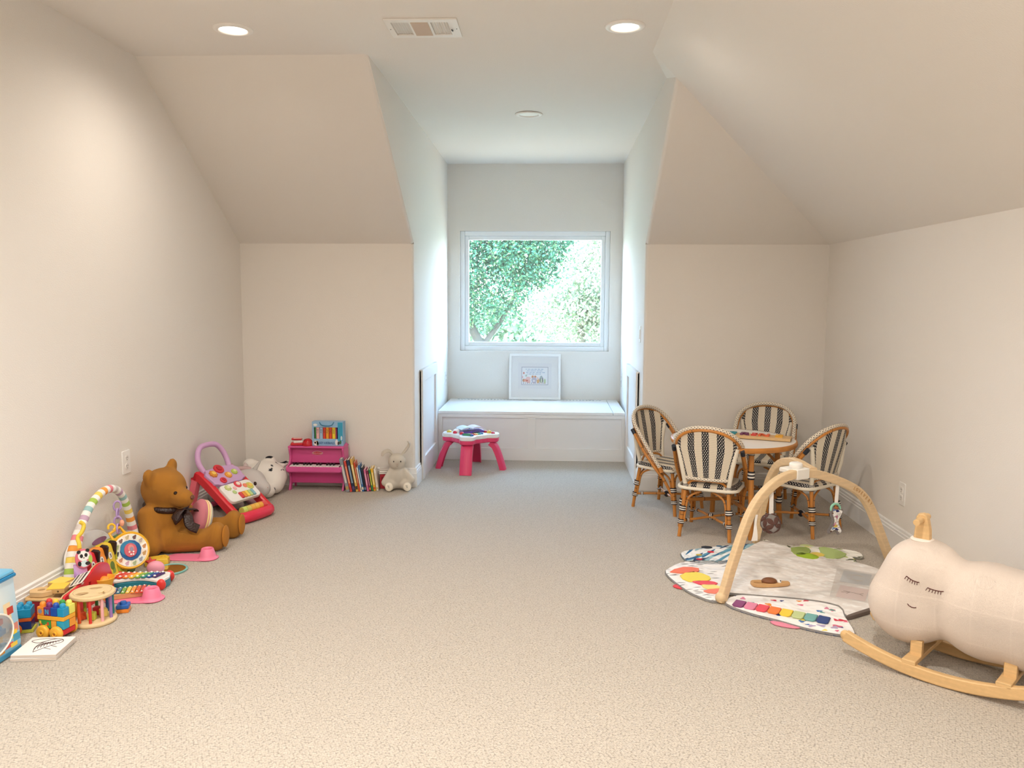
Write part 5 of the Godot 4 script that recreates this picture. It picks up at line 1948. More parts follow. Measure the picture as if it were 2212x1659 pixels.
func bunny() -> void:
	var o := thing("plush_bunny", "cream plush bunny sitting at the dormer corner with one ear up", "plush toy", Vector3(-1.055, 0, -5.570), 0.12)
	var cream := fur("#f0e6d6", 0.25)
	var s := Soft.new()
	s.k = 0.02
	s.ell(Vector3(0, 0.085, 0), Vector3(0.060, 0.080, 0.055))
	s.ell(Vector3(-0.006, 0.198, 0.012), Vector3(0.062, 0.058, 0.054))
	s.cap(Vector3(-0.05, 0.130, 0.012), Vector3(-0.088, 0.058, 0.040), 0.021, 0.026)
	s.cap(Vector3(0.05, 0.130, 0.012), Vector3(0.092, 0.075, 0.035), 0.021, 0.027)
	s.cap(Vector3(-0.035, 0.040, 0.01), Vector3(-0.055, 0.036, 0.062), 0.034, 0.032)
	s.cap(Vector3(0.035, 0.040, 0.01), Vector3(0.062, 0.036, 0.062), 0.034, 0.032)
	part("body", s.build(0.0075), cream, o)
	for q in [[Vector3(-0.035, 0.242, 0.0), Vector3(-0.062, 0.272, 0.002), Vector3(-0.098, 0.262, 0.012), Vector3(-0.108, 0.238, 0.02)], [Vector3(0.025, 0.245, 0.0), Vector3(0.055, 0.278, -0.004), Vector3(0.078, 0.318, -0.004), Vector3(0.066, 0.338, -0.002)]]:
		var ln := curve(q, 5)
		var rad := []
		for i in ln.size():
			rad.append(0.012 + 0.016 * sin(PI * pow(float(i) / (ln.size() - 1), 0.8)) )
		part("ear", mb().tube(ln, rad, 12, false, 0.35), cream, o)
	for x in [-0.026, 0.022]:
		part("eye", mb().ell(Vector3(x, 0.208, 0.062), Vector3(0.0042, 0.006, 0.003), 8, 6), mat("#2a2422", 0.3), o)
	part("nose", mb().tube([Vector3(-0.010, 0.192, 0.066), Vector3(-0.002, 0.188, 0.068), Vector3(0.006, 0.192, 0.066)], 0.0012, 5), mat("#c9a58c", 0.7), o)
	part("mouth", mb().tube([Vector3(-0.008, 0.180, 0.064), Vector3(-0.002, 0.175, 0.065), Vector3(0.005, 0.180, 0.064)], 0.0012, 5), mat("#a8866f", 0.7), o)
	for q in [[-0.058, "#3d3a38"], [0.066, "#3d4a40"]]:
		var f := mb()
		f.ell(Vector3(q[0], 0.036, 0.088), Vector3(0.028, 0.031, 0.009), 16, 8)
		var ft := part("foot_pad", f, mat("#f3ead9", 0.8), o)
		var em := mb()
		for k in 3:
			em.box(Vector3(q[0] - 0.004 + 0.002 * k, 0.046 - k * 0.007, 0.0968), Vector3(0.014 - k * 0.003, 0.0022, 0.001))
		part("embroidery", em, mat(q[1], 0.8), ft)

func spotted_plush() -> void:
	var o := thing("spotted_plush", "black and white spotted plush animal lying beside the pink piano", "plush toy", Vector3(-1.985, 0, -5.43))
	var s := Soft.new()
	s.k = 0.03
	s.ell(Vector3(0.035, 0.105, 0.0), Vector3(0.150, 0.105, 0.130))
	s.ell(Vector3(0.125, 0.075, 0.060), Vector3(0.060, 0.070, 0.075))
	s.ell(Vector3(0.105, 0.045, 0.165), Vector3(0.055, 0.045, 0.055))
	s.ell(Vector3(-0.075, 0.185, -0.03), Vector3(0.050, 0.038, 0.045))
	s.ell(Vector3(0.045, 0.190, -0.075), Vector3(0.046, 0.045, 0.042))
	s.cap(Vector3(0.10, 0.155, -0.09), Vector3(0.165, 0.185, -0.12), 0.022, 0.016)
	var b := s.build(0.009)
	var black := Color("#14131a").srgb_to_linear()
	var white := Color("#efe8df").srgb_to_linear()
	var spots := [[Vector3(-0.015, 0.095, 0.115), Vector3(0.075, 0.055, 0.075)], [Vector3(0.100, 0.050, 0.215), Vector3(0.035, 0.014, 0.03)], [Vector3(0.045, 0.232, -0.065), Vector3(0.03, 0.014, 0.03)], [Vector3(0.04, 0.182, -0.036), Vector3(0.016, 0.012, 0.02)], [Vector3(-0.04, 0.175, 0.012), Vector3(0.010, 0.016, 0.014)], [Vector3(0.135, 0.190, -0.10), Vector3(0.03, 0.010, 0.03)]]
	rng.seed = 41
	for i in 46:
		spots.append([Vector3(rng.randf_range(-0.12, 0.2), rng.randf_range(0.03, 0.20), rng.randf_range(-0.05, 0.16)), Vector3.ONE * rng.randf_range(0.007, 0.017)])
	for i in b.v.size():
		var c := white
		for q in spots:
			if ((b.v[i] - q[0]) / q[1]).length() < 1.0:
				c = black
				break
		b.c[i] = c
	b.tinted = true
	part("body", b, tinted(0.95), o)

# ---------- toys along the left wall ----------
func left_toys() -> void:
	unicorn()
	walker()
	bear()
	pink_cushion()
	baby_arch()
	keys_panel()
	clock_toy()
	xylophones()
	for q in [[Vector3(-1.745, 0, -3.412), 0.10, 0.20, "flat pink plastic toy tray with a raised cup beside the wooden drum"], [Vector3(-1.738, 0, -3.985), 0.0, 0.215, "flat pink plastic toy tray with a raised cup in front of the bear"]]:
		var o := thing("pink_cup_tray", q[3], "toy", q[0], q[1], "pink cup trays")
		var pk := mat("#f07f9e", 0.45)
		var base := mb()
		base.xf = Transform3D(Basis(Vector3.RIGHT, -PI / 2), Vector3(0, 0.0035, 0))
		base.prism(rrect(q[2] + 0.05, 0.105, 0.045, Vector2(-q[2] / 2 + 0.025, 0.006), 6), 0.007, 0.003)
		part("tray", base, pk, o)
		part("cup", mb().lathe([Vector2(0.052, 0.006), Vector2(0.044, 0.010), Vector2(0.040, 0.020), Vector2(0.031, 0.052), Vector2(0.028, 0.056), Vector2(0.021, 0.054), Vector2(0.019, 0.048), Vector2(0.017, 0.02), Vector2(0, 0.018)], 28), pk, o)
	small_bits()
	drum()
	wooden_bench()
	block_wagon()
	block_stack()
	block_bag()
	card_books()

func bear() -> void:
	var o := thing("teddy_bear", "large golden brown teddy bear sitting against the left wall with a dark bow", "plush toy", Vector3(-2.0, 0, -4.15))
	var brown := fur("#c8852c", 0.35)
	var s := Soft.new()
	s.k = 0.028
	s.ell(Vector3(-0.030, 0.150, -0.01), Vector3(0.120, 0.150, 0.135))
	s.ell(Vector3(-0.030, 0.325, 0.005), Vector3(0.112, 0.108, 0.115))
	s.ell(Vector3(0.085, 0.282, 0.045), Vector3(0.058, 0.050, 0.056))
	s.cap(Vector3(-0.07, 0.205, 0.11), Vector3(-0.025, 0.055, 0.165), 0.050, 0.048)
	s.cap(Vector3(-0.04, 0.205, -0.13), Vector3(0.06, 0.10, -0.19), 0.048, 0.044)
	s.cap(Vector3(0.02, 0.065, 0.075), Vector3(0.215, 0.060, 0.035), 0.066, 0.056)
	s.cap(Vector3(0.02, 0.065, -0.12), Vector3(0.215, 0.060, -0.200), 0.066, 0.056)
	s.ell(Vector3(0.252, 0.076, 0.022), Vector3(0.052, 0.076, 0.062))
	s.ell(Vector3(0.255, 0.078, -0.205), Vector3(0.050, 0.078, 0.060))
	s.ell(Vector3(-0.060, 0.400, 0.100), Vector3(0.026, 0.046, 0.040), Basis(Vector3.RIGHT, 0.5))
	s.ell(Vector3(-0.020, 0.428, -0.075), Vector3(0.022, 0.040, 0.038), Basis(Vector3.RIGHT, -0.5))
	part("body", s.build(0.011), brown, o)
	part("eye", mb().ell(Vector3(0.068, 0.318, 0.082), Vector3(0.010, 0.010, 0.010), 12, 8), mat("#2b170c", 0.15), o)
	part("eye", mb().ell(Vector3(0.078, 0.325, -0.015), Vector3(0.010, 0.010, 0.010), 12, 8), mat("#2b170c", 0.15), o)
	part("nose", mb().ell(Vector3(0.142, 0.290, 0.050), Vector3(0.010, 0.012, 0.018), 12, 8), mat("#6b3a24", 0.4), o)
	part("seam", mb().tube(curve([Vector3(0.050, 0.335, 0.075), Vector3(0.078, 0.322, 0.055), Vector3(0.105, 0.325, 0.045)], 5), 0.0016, 5), mat("#9a6420", 0.8), o)
	part("seam", mb().tube(curve([Vector3(0.070, 0.240, 0.080), Vector3(0.095, 0.238, 0.078), Vector3(0.135, 0.262, 0.060)], 5), 0.0016, 5), mat("#9a6420", 0.8), o)
	for z in [0.022, -0.205]:
		part("foot_pad", mb().ell(Vector3(0.300, 0.078, z), Vector3(0.008, 0.058, 0.046), 16, 10), mat("#b97722", 0.9), o)
	var rib := rough_mat("ribbon", "#2c1712", 0.3, FastNoiseLite.TYPE_SIMPLEX, 0.03, 0.2, 0.3)
	var neck := []
	for i in 24:
		var g := TAU * i / 24
		neck.append(Vector3(-0.022 + 0.098 * cos(g), 0.232 - 0.012 * cos(g), 0.004 + 0.100 * sin(g)))
	part("ribbon", mb().tube(neck, 0.017, 8, true), rib, o, "dark brown satin ribbon")
	for q in [[Vector3(0.080, 0.215, 0.03), Vector3(0.130, 0.205, 0.09), Vector3(0.150, 0.160, 0.11), Vector3(0.185, 0.132, 0.09)], [Vector3(0.080, 0.215, 0.03), Vector3(0.10, 0.235, 0.11), Vector3(0.085, 0.190, 0.145), Vector3(0.080, 0.200, 0.05)], [Vector3(0.080, 0.215, 0.03), Vector3(0.115, 0.205, -0.03), Vector3(0.12, 0.165, -0.05), Vector3(0.11, 0.140, -0.06)]]:
		part("bow", mb().tube(curve(q, 6), 0.024, 8, false, 0.22), rib, o)

func pink_cushion() -> void:
	var o := thing("pink_cushion", "round pink plush cushion with a striped rim leaning on the bear's leg", "plush toy", Vector3(-1.872, 0.0, -4.215))
	o.basis = facing(Vector3(-0.62, 0.34, 0.75), Vector3(-0.36, 0.93, -0.1))
	o.position = Vector3(-1.873, 0.158, -4.215)
	var c := mb()
	c.xf = Transform3D(Basis(Vector3.RIGHT, PI / 2), Vector3.ZERO)
	c.lathe([Vector2(0, 0.040), Vector2(0.035, 0.038), Vector2(0.070, 0.028), Vector2(0.088, 0.010), Vector2(0.090, -0.004), Vector2(0.086, -0.012)], 28, Vector3.ZERO, 0.72, 1.05)
	part("pink_face", c, fur("#f0909c", 0.25), o)
	for i in 3:
		var r := mb()
		r.xf = Transform3D(Basis(Vector3.RIGHT, PI / 2), Vector3(0, 0, 0))
		r.lathe([Vector2(0.087, -0.010 - i * 0.007), Vector2(0.0885, -0.0135 - i * 0.007), Vector2(0.087, -0.017 - i * 0.007)], 28, Vector3.ZERO, 0.72, 1.05)
		part("rim_stripe", r, mat(["#f2d98c", "#e8a48f", "#f3e4b0"][i], 0.8), o)
	var b := mb()
	b.xf = Transform3D(Basis(Vector3.RIGHT, PI / 2), Vector3.ZERO)
	b.lathe([Vector2(0.086, -0.030), Vector2(0.078, -0.044), Vector2(0.05, -0.052), Vector2(0, -0.056)], 28, Vector3.ZERO, 0.72, 1.05)
	part("cream_back", b, fur("#f1e6d6", 0.25), o)

func unicorn() -> void:
	var o := thing("plush_unicorn", "white plush unicorn with a silver horn lying behind the baby walker", "plush toy", Vector3(-1.98, 0, -5.12))
	var s := Soft.new()
	s.k = 0.03
	s.ell(Vector3(0.020, 0.120, -0.02), Vector3(0.120, 0.105, 0.110))
	s.ell(Vector3(0.130, 0.100, 0.01), Vector3(0.050, 0.050, 0.048))
	s.ell(Vector3(-0.09, 0.085, 0.08), Vector3(0.110, 0.080, 0.12))
	s.cap(Vector3(-0.02, 0.035, 0.12), Vector3(0.03, 0.032, 0.17), 0.034, 0.034)
	part("body", s.build(0.0095), fur("#f3ebe6", 0.3), o)
	part("horn", mb().tube(curve([Vector3(0.055, 0.200, -0.035), Vector3(0.072, 0.228, -0.04), Vector3(0.098, 0.268, -0.05)], 4), _taper(0.021, 0.004, 9), 10), mat("#c9c5bf", 0.25), o, "silver horn")
	for q in [[Vector3(-0.045, 0.205, 0.02), Vector3(-0.058, 0.240, 0.025), Vector3(-0.060, 0.262, 0.02)], [Vector3(0.0, 0.210, -0.06), Vector3(-0.01, 0.235, -0.07), Vector3(-0.012, 0.25, -0.07)]]:
		part("ear", mb().tube(q, [0.020, 0.015, 0.004], 8, false, 0.5), fur("#f2dcd8", 0.2), o)
	part("mane", mb().tube(curve([Vector3(-0.075, 0.205, 0.02), Vector3(-0.02, 0.222, 0.0), Vector3(0.040, 0.212, -0.025)], 5), 0.020, 10), fur("#f3cfcb", 0.4), o, "pale pink mane")
	part("mane", mb().tube(curve([Vector3(0.055, 0.055, 0.085), Vector3(0.09, 0.030, 0.09), Vector3(0.115, 0.060, 0.06)], 5), 0.024, 8), fur("#f0bccb", 0.5), o)
	part("eye", mb().ell(Vector3(0.098, 0.142, 0.058), Vector3(0.011, 0.013, 0.009), 12, 8), mat("#3c2c2a", 0.15), o)
	part("nostril", mb().ell(Vector3(0.172, 0.112, 0.036), Vector3(0.003, 0.003, 0.003), 6, 5), mat("#cfa39c", 0.6), o)

func walker() -> void:
	# x across, y up, z forwards (towards the middle of the room)
	var o := thing("baby_walker", "red and lilac baby walker with an activity panel between bear and unicorn", "baby walker", Vector3(-1.93, 0, -4.80), 1.18)
	var red := mat("#d8222f", 0.32)
	var pink := mat("#ea6f7f", 0.4)
	var lilac := mat("#c9a3cd", 0.38)
	var white := mat("#f3efeb", 0.38)
	var top := Vector3(0, 0.262, -0.120)
	var low := Vector3(0, 0.062, 0.140)
	var d := (low - top).normalized()
	var nn := Vector3(1, 0, 0).cross(d).normalized()
	if nn.y < 0:
		nn = -nn
	for s in [-1.0, 1.0]:
		var fr := mb()
		fr.sweep(curve([top + Vector3(0.128 * s, -0.035, -0.035), top + Vector3(0.130 * s, -0.008, 0.0), low + Vector3(0.132 * s, 0.022, -0.03), low + Vector3(0.130 * s, -0.025, 0.035)], 5), [Vector2(-0.016, -0.026), Vector2(0.016, -0.026), Vector2(0.018, 0.020), Vector2(0.010, 0.026), Vector2(-0.010, 0.026), Vector2(-0.018, 0.020)], [nn])
		part("side_frame", fr, red, o)
		var lg := mb()
		lg.sweep(curve([top + Vector3(0.132 * s, -0.030, -0.030), Vector3(0.138 * s, 0.12, -0.178), Vector3(0.140 * s, 0.030, -0.200)], 5), [Vector2(-0.016, -0.022), Vector2(0.016, -0.022), Vector2(0.016, 0.022), Vector2(-0.016, 0.022)], [Vector3(0, 0.2, 1)])
		part("rear_leg", lg, pink, o)
		var hb := mb()
		hb.xf = Transform3D(Basis(Vector3.UP, PI / 2), Vector3(0.152 * s, 0.1, -0.178))
		hb.prism(circle(0.012, 16), 0.012, 0.003)
		part("leg_button", hb, mat("#ef8795", 0.4), o)
		for z in [-0.200, 0.165]:
			var w := mb()
			w.xf = Transform3D(Basis(Vector3.BACK, PI / 2), Vector3(0.140 * s, 0.032, z))
			w.lathe([Vector2(0, 0.014), Vector2(0.024, 0.014), Vector2(0.031, 0.010), Vector2(0.032, -0.010), Vector2(0.024, -0.014), Vector2(0, -0.014)], 20)
			part("wheel", w, mat("#c02a4e" if z > 0 else "#a82244", 0.45), o)
	part("crossbar", mb().rod(Vector3(-0.135, 0.045, -0.190), Vector3(0.135, 0.045, -0.190), 0.014), mat("#c94a80", 0.4), o)
	part("front_housing", mb().tube(curve([low + Vector3(-0.145, -0.03, 0.005), low + Vector3(-0.09, -0.026, 0.055), low + Vector3(0.09, -0.026, 0.055), low + Vector3(0.145, -0.03, 0.005)], 6), 0.033, 12), mat("#e2304e", 0.3), o)
	# panel plates lie in the sloping plane
	var pb := Basis(Vector3.RIGHT, nn.cross(Vector3.RIGHT), nn)
	var mid := top.lerp(low, 0.46) + nn * 0.026
	var put := func(m: MB, u: float, v: float, w := 0.0) -> MB:
		m.xf = Transform3D(pb, mid + pb * Vector3(u, v, w))
		return m
	var up_sign := 1.0 if (pb * Vector3(0, 1, 0)).y > 0 else -1.0
	var a: MB = put.call(mb(), 0.0, 0.088 * up_sign)
	var wavy := PackedVector2Array()
	for i in 48:
		var g := TAU * i / 48
		var p := Vector2(0.132 * signf(cos(g)) * pow(absf(cos(g)), 0.5), 0.072 * signf(sin(g)) * pow(absf(sin(g)), 0.5))
		wavy.append(p * (1.0 + 0.035 * sin(g * 9.0)))
	a.prism(wavy, 0.030, 0.008)
	part("upper_panel", a, lilac, o)
	var b: MB = put.call(mb(), 0.0, -0.058 * up_sign, 0.004)
	b.prism(rrect(0.250, 0.142, 0.028), 0.030, 0.008)
	part("lower_panel", b, white, o)
	var bits := [[-0.085, 0.108, 0.026, "#d98b34", "gear"], [-0.02, 0.135, 0.034, "#d62f3d", "dial"], [-0.055, 0.045, 0.022, "#e0394a", "button"], [0.010, 0.075, 0.023, "#f0a43c", "button"], [0.070, 0.088, 0.021, "#bcd05a", "button"], [-0.075, -0.020, 0.022, "#cbd58a", "flower"], [0.012, -0.012, 0.026, "#e24a58", "dial"], [0.055, -0.035, 0.016, "#f08a6a", "button"], [0.085, -0.045, 0.027, "#cfcf6a", "dial"], [-0.03, -0.035, 0.013, "#f2b7bb", "button"], [-0.055, -0.062, 0.014, "#bcd28e", "flower"]]
	for q in bits:
		var m: MB = put.call(mb(), q[0], q[1] * up_sign, 0.018)
		var ring := PackedVector2Array()
		for i in 24:
			var g := TAU * i / 24
			var k := 1.0 + (0.12 * sin(g * 8.0) if q[4] in ["gear", "flower"] else 0.0)
			ring.append(Vector2(cos(g), sin(g)) * q[2] * k)
		m.prism(ring, 0.014, 0.004)
		var bt := part(q[4], m, mat(q[3], 0.35), o)
		if q[2] > 0.02:
			var m2: MB = put.call(mb(), q[0], q[1] * up_sign, 0.026)
			m2.prism(circle(q[2] * 0.55, 18), 0.008, 0.003)
			part("centre", m2, mat(["#f2c65e", "#b81f30", "#c02838", "#f7c873", "#dbe69a", "#f0eec0", "#f4e1d4", "#dfe0a4"][bits.find(q) % 8], 0.35), bt)
	for i in 5:
		var m: MB = put.call(mb(), -0.030 + i * 0.024, -0.098 * up_sign, 0.022)
		m.box(Vector3.ZERO, Vector3(0.021, 0.046, 0.012), 0.003)
		part("piano_key", m, mat(["#d8434a", "#ee9a3e", "#f3d45c", "#b9d08a", "#86b7c4"][i], 0.3), o)
	for i in 6:
		var rr := mb()
		var x := -0.085 + i * 0.033
		rr.rod(low + nn * 0.020 + Vector3(x - 0.0155, -0.004, 0.018), low + nn * 0.020 + Vector3(x + 0.0155, -0.004, 0.018), 0.022, -1.0, 16)
		part("roller", rr, mat(["#c9d66a", "#d8c75e", "#eeb04a", "#f0c04e", "#f2a63e", "#e0504e"][i], 0.3), o)
	# handle loop
	var hd := top + nn * 0.01
	var up := -d
	part("handle", mb().tube(curve([hd + Vector3(-0.095, -0.01, 0.01), hd + Vector3(-0.112, 0, 0) + Vector3(0, 0.055, -0.030), hd + Vector3(-0.095, 0.115, -0.055), hd + Vector3(-0.050, 0.152, -0.068), hd + Vector3(0.050, 0.152, -0.068), hd + Vector3(0.095, 0.115, -0.055), hd + Vector3(0.112, 0.055, -0.030), hd + Vector3(0.095, -0.01, 0.01)], 6), 0.0165, 12), mat("#d2a5cf", 0.42), o, "lilac handle loop")

func baby_arch() -> void:
	var o := thing("baby_gym_arch", "striped fabric arch of a baby gym standing along the left wall", "baby gym", Vector3(-2.08, 0, -3.66))
	var pts := curve([Vector3(0.0, 0.0, 0.295), Vector3(-0.010, 0.14, 0.255), Vector3(-0.018, 0.225, 0.218), Vector3(-0.020, 0.312, 0.152), Vector3(-0.020, 0.385, 0.062), Vector3(-0.020, 0.416, -0.050), Vector3(-0.020, 0.392, -0.150), Vector3(-0.020, 0.316, -0.222), Vector3(-0.018, 0.196, -0.268), Vector3(-0.010, 0.08, -0.282), Vector3(0.0, 0.0, -0.285)], 8)
	var cols := ["#c7a6bd", "#9cc2c2", "#a9c85a", "#f2d568", "#f2a045", "#e68a94", "#d3c9c4"]
	var total := 0.0
	for i in pts.size() - 1:
		total += pts[i].distance_to(pts[i + 1])
	var m := mb()
	var bands := 47
	for bnd in bands:
		var seg := []
		var rad := []
		for j in 3:
			var t: float = (bnd + j / 2.0) / bands * total
			var k := 0
			while k < pts.size() - 2 and t > pts[k].distance_to(pts[k + 1]):
				t -= pts[k].distance_to(pts[k + 1])
				k += 1
			seg.append(pts[k].lerp(pts[k + 1], clampf(t / pts[k].distance_to(pts[k + 1]), 0, 1)))
			var f: float = (bnd + j / 2.0) / bands
			rad.append(lerpf(0.040, 0.019, smoothstep(0.0, 0.36, f)) + 0.012 * smoothstep(0.75, 1.0, f))
		m.tint("#f2eee8" if bnd % 2 == 0 else cols[(bnd / 2) % 7])
		m.tube(seg, rad, 14)
	part("arch", m, tinted(0.85), o, "fabric sleeve with pastel stripes")
	# hanging links on the far side
	var lav := mat("#b79bd0", 0.35)
	var at := Vector3(0.02, 0.36, -0.075)
	for i in 4:
		var c := at + Vector3(0.006 * i, -0.026 - i * 0.034, 0.012 * i)
		var ring := []
		var bs := Basis(Vector3.UP, 0.6 + (1.2 if i % 2 else 0.0))
		for k in 16:
			ring.append(c + bs * Vector3(cos(TAU * k / 16) * 0.016, sin(TAU * k / 16) * 0.023, 0))
		part("link", mb().tube(ring, 0.0048, 7, true), lav, o, "lavender plastic link")
	part("flower", mb().ell(at + Vector3(0.035, -0.100, 0.03), Vector3(0.011, 0.016, 0.011), 10, 8), mat("#f0a88a", 0.5), o)
	# near side: yellow monkey and panda disc
	var mk := mat("#efcf45", 0.4)
	part("monkey_clip", mb().tube(curve([Vector3(0.025, 0.345, 0.245), Vector3(0.036, 0.328, 0.235), Vector3(0.034, 0.300, 0.250), Vector3(0.022, 0.280, 0.262), Vector3(0.030, 0.255, 0.268), Vector3(0.034, 0.235, 0.272)], 4), 0.0085, 8), mk, o, "yellow monkey clip")
	var pd := mb()
	var pbz := facing(Vector3(0.62, 0.18, 0.76))
	var pc := Vector3(0.062, 0.196, 0.292)
	pd.xf = Transform3D(pbz, pc)
	pd.prism(circle(0.034, 28, Vector2.ZERO, 0.042), 0.010, 0.003)
	var disc := part("panda_disc", pd, mat("#dd6f86", 0.45), o, "pink disc with a panda")
	for q in [[0, 0.012, 0.0225, 0.0225, "#f3f0ec", 0], [-0.018, 0.030, 0.008, 0.008, "#1d1a1c", 0], [0.016, 0.033, 0.008, 0.008, "#1d1a1c", 0], [-0.009, 0.012, 0.0062, 0.0085, "#1b191b", 1], [0.009, 0.014, 0.0062, 0.0085, "#1b191b", 1], [0.0, 0.003, 0.0028, 0.002, "#1b191b", 1], [0.001, -0.022, 0.016, 0.014, "#cfe3e6", 0], [-0.018, -0.020, 0.007, 0.011, "#1d1a1c", 1], [0.014, -0.022, 0.010, 0.008, "#1d1a1c", 1], [0.025, -0.006, 0.008, 0.018, "#a9c656", 0]]:
		var e := mb()
		e.xf = Transform3D(pbz, pc + pbz * Vector3(q[0], q[1], 0.0055 + 0.0008 * q[5]))
		e.prism(circle(q[2], 16, Vector2.ZERO, q[3]), 0.0016)
		part("print", e, mat(q[4], 0.5), disc)
	var cd := mb()
	cd.xf = Transform3D(facing(Vector3(0.55, 0.1, 0.8)), Vector3(0.050, 0.136, 0.300))
	cd.prism(PackedVector2Array([Vector2(-0.026, -0.038), Vector2(0.030, -0.038), Vector2(0.024, 0.034), Vector2(-0.026, 0.038)]), 0.006, 0.001)
	var vio := StandardMaterial3D.new()
	var gt := GradientTexture2D.new()
	var gr := Gradient.new()
	gr.set_color(0, Color("#7d3f9a"))
	gr.set_color(1, Color("#e58fb5"))
	gr.add_point(0.45, Color("#c9a6dc"))
	gt.gradient = gr
	gt.width = 64
	gt.height = 64
	gt.fill_to = Vector2(1, 0.6)
	vio.albedo_texture = gt
	vio.uv1_scale = Vector3(14, 14, 1)
	vio.uv1_offset = Vector3(0.5, 0.5, 0)
	part("purple_card", cd, vio, o, "purple and pink card")

func keys_panel() -> void:
	var o := thing("kick_piano", "upright toy kick piano with red, orange and yellow number keys by the left wall", "toy piano", Vector3(-2.055, 0, -3.56), 0.0)
	var hx := ["#d92a30", "#f0912f", "#e8c637", "#b8b83a", "#4d8a4a"]
	for i in 5:
		var z := 0.115 - i * 0.070
		var k := mb()
		var side := PackedVector2Array()
		for p in curve([Vector3(-0.022, 0.0, 0), Vector3(0.058, 0.0, 0), Vector3(0.050, 0.06, 0), Vector3(0.030, 0.165, 0), Vector3(0.014, 0.182, 0), Vector3(-0.014, 0.182, 0), Vector3(-0.022, 0.165, 0)], 3, true):
			side.append(Vector2(p.x, p.y))
		k.xf = Transform3D(Basis(Vector3.RIGHT, 0.0), Vector3(0, 0.01, z))
		k.prism(side, 0.064, 0.005)
		var key := part("key", k, mat(hx[i], 0.35), o)
		var f := mb()
		var kb := facing(Vector3(1, 0.19, 0))
		if i < 3:
			f.xf = Transform3D(kb, Vector3(0.0395, 0.143, z + 0.010))
			f.prism(circle(0.013, 18, Vector2.ZERO, 0.017), 0.003)
			part("number_spot", f, mat("#f6f1ec", 0.4), key)
			var tm := part("number", text_mesh(str(i + 1), 0.024, 0.0012, "Droid Sans", true), mat("#3a2a28", 0.5), key)
			tm.transform = Transform3D(kb, Vector3(0.0415, 0.143, z + 0.010))
		for q in [[0.0, 0.085, 0.018, 0.020, ["#c9b9ae", "#d9402f", "#5f7a2c", "#7a9a3c", "#c9a53c"][i]], [-0.006, 0.062, 0.012, 0.016, ["#d8cabf", "#f3c44a", "#86a03e", "#5f7a2c", "#b58a3c"][i]], [0.006, 0.045, 0.007, 0.016, ["#c2b2a8", "#e8e2da", "#a8b84e", "#49602a", "#8f7a3c"][i]]]:
			var e := mb()
			e.xf = Transform3D(kb, Vector3(0.054 - (q[1] - 0.02) * 0.19 + 0.0035, q[1] + 0.01, z + 0.006 + q[0]))
			e.prism(circle(q[2], 12, Vector2.ZERO, q[3]), 0.002)
			part("print", e, mat(q[4], 0.5), key)
		if i < 4:
			var bk := mb()
			bk.xf = Transform3D(Basis(Vector3.BACK, -0.12), Vector3(0.024, 0.165, z - 0.035))
			bk.box(Vector3.ZERO, Vector3(0.040, 0.070, 0.022), 0.008)
			part("black_key", bk, mat("#2c1512", 0.3), o)
	# white back shell with a carry slot
	var sh := mb()
	var arch := PackedVector2Array()
	for i in 25:
		var g := PI * i / 24
		arch.append(Vector2(cos(g) * 0.185, 0.13 + sin(g) * 0.112))
	arch.append(Vector2(-0.185, 0.03))
	arch.append(Vector2(0.185, 0.03))
	sh.xf = Transform3D(facing(Vector3(1, 0.25, 0.0)), Vector3(-0.042, 0.008, -0.045))
	sh.prism(arch, 0.035, 0.010)
	part("back_shell", sh, mat("#f3f0ec", 0.3), o, "white rounded shell")
	var sl := mb()
	sl.xf = Transform3D(facing(Vector3(1, 0.25, 0.0)), Vector3(-0.023, 0.204, -0.040))
	sl.prism(circle(0.058, 24, Vector2.ZERO, 0.014), 0.006, 0.001)
	part("carry_slot", sl, mat("#7c4f6e", 0.6), o, "purple carry slot")
	var lg := mb()
	lg.xf = Transform3D(facing(Vector3(1, 0.25, 0.0)), Vector3(-0.016, 0.160, -0.085))
	lg.prism(rrect(0.018, 0.006, 0.002), 0.004)
	part("badge", lg, mat("#c9303a", 0.4), o)

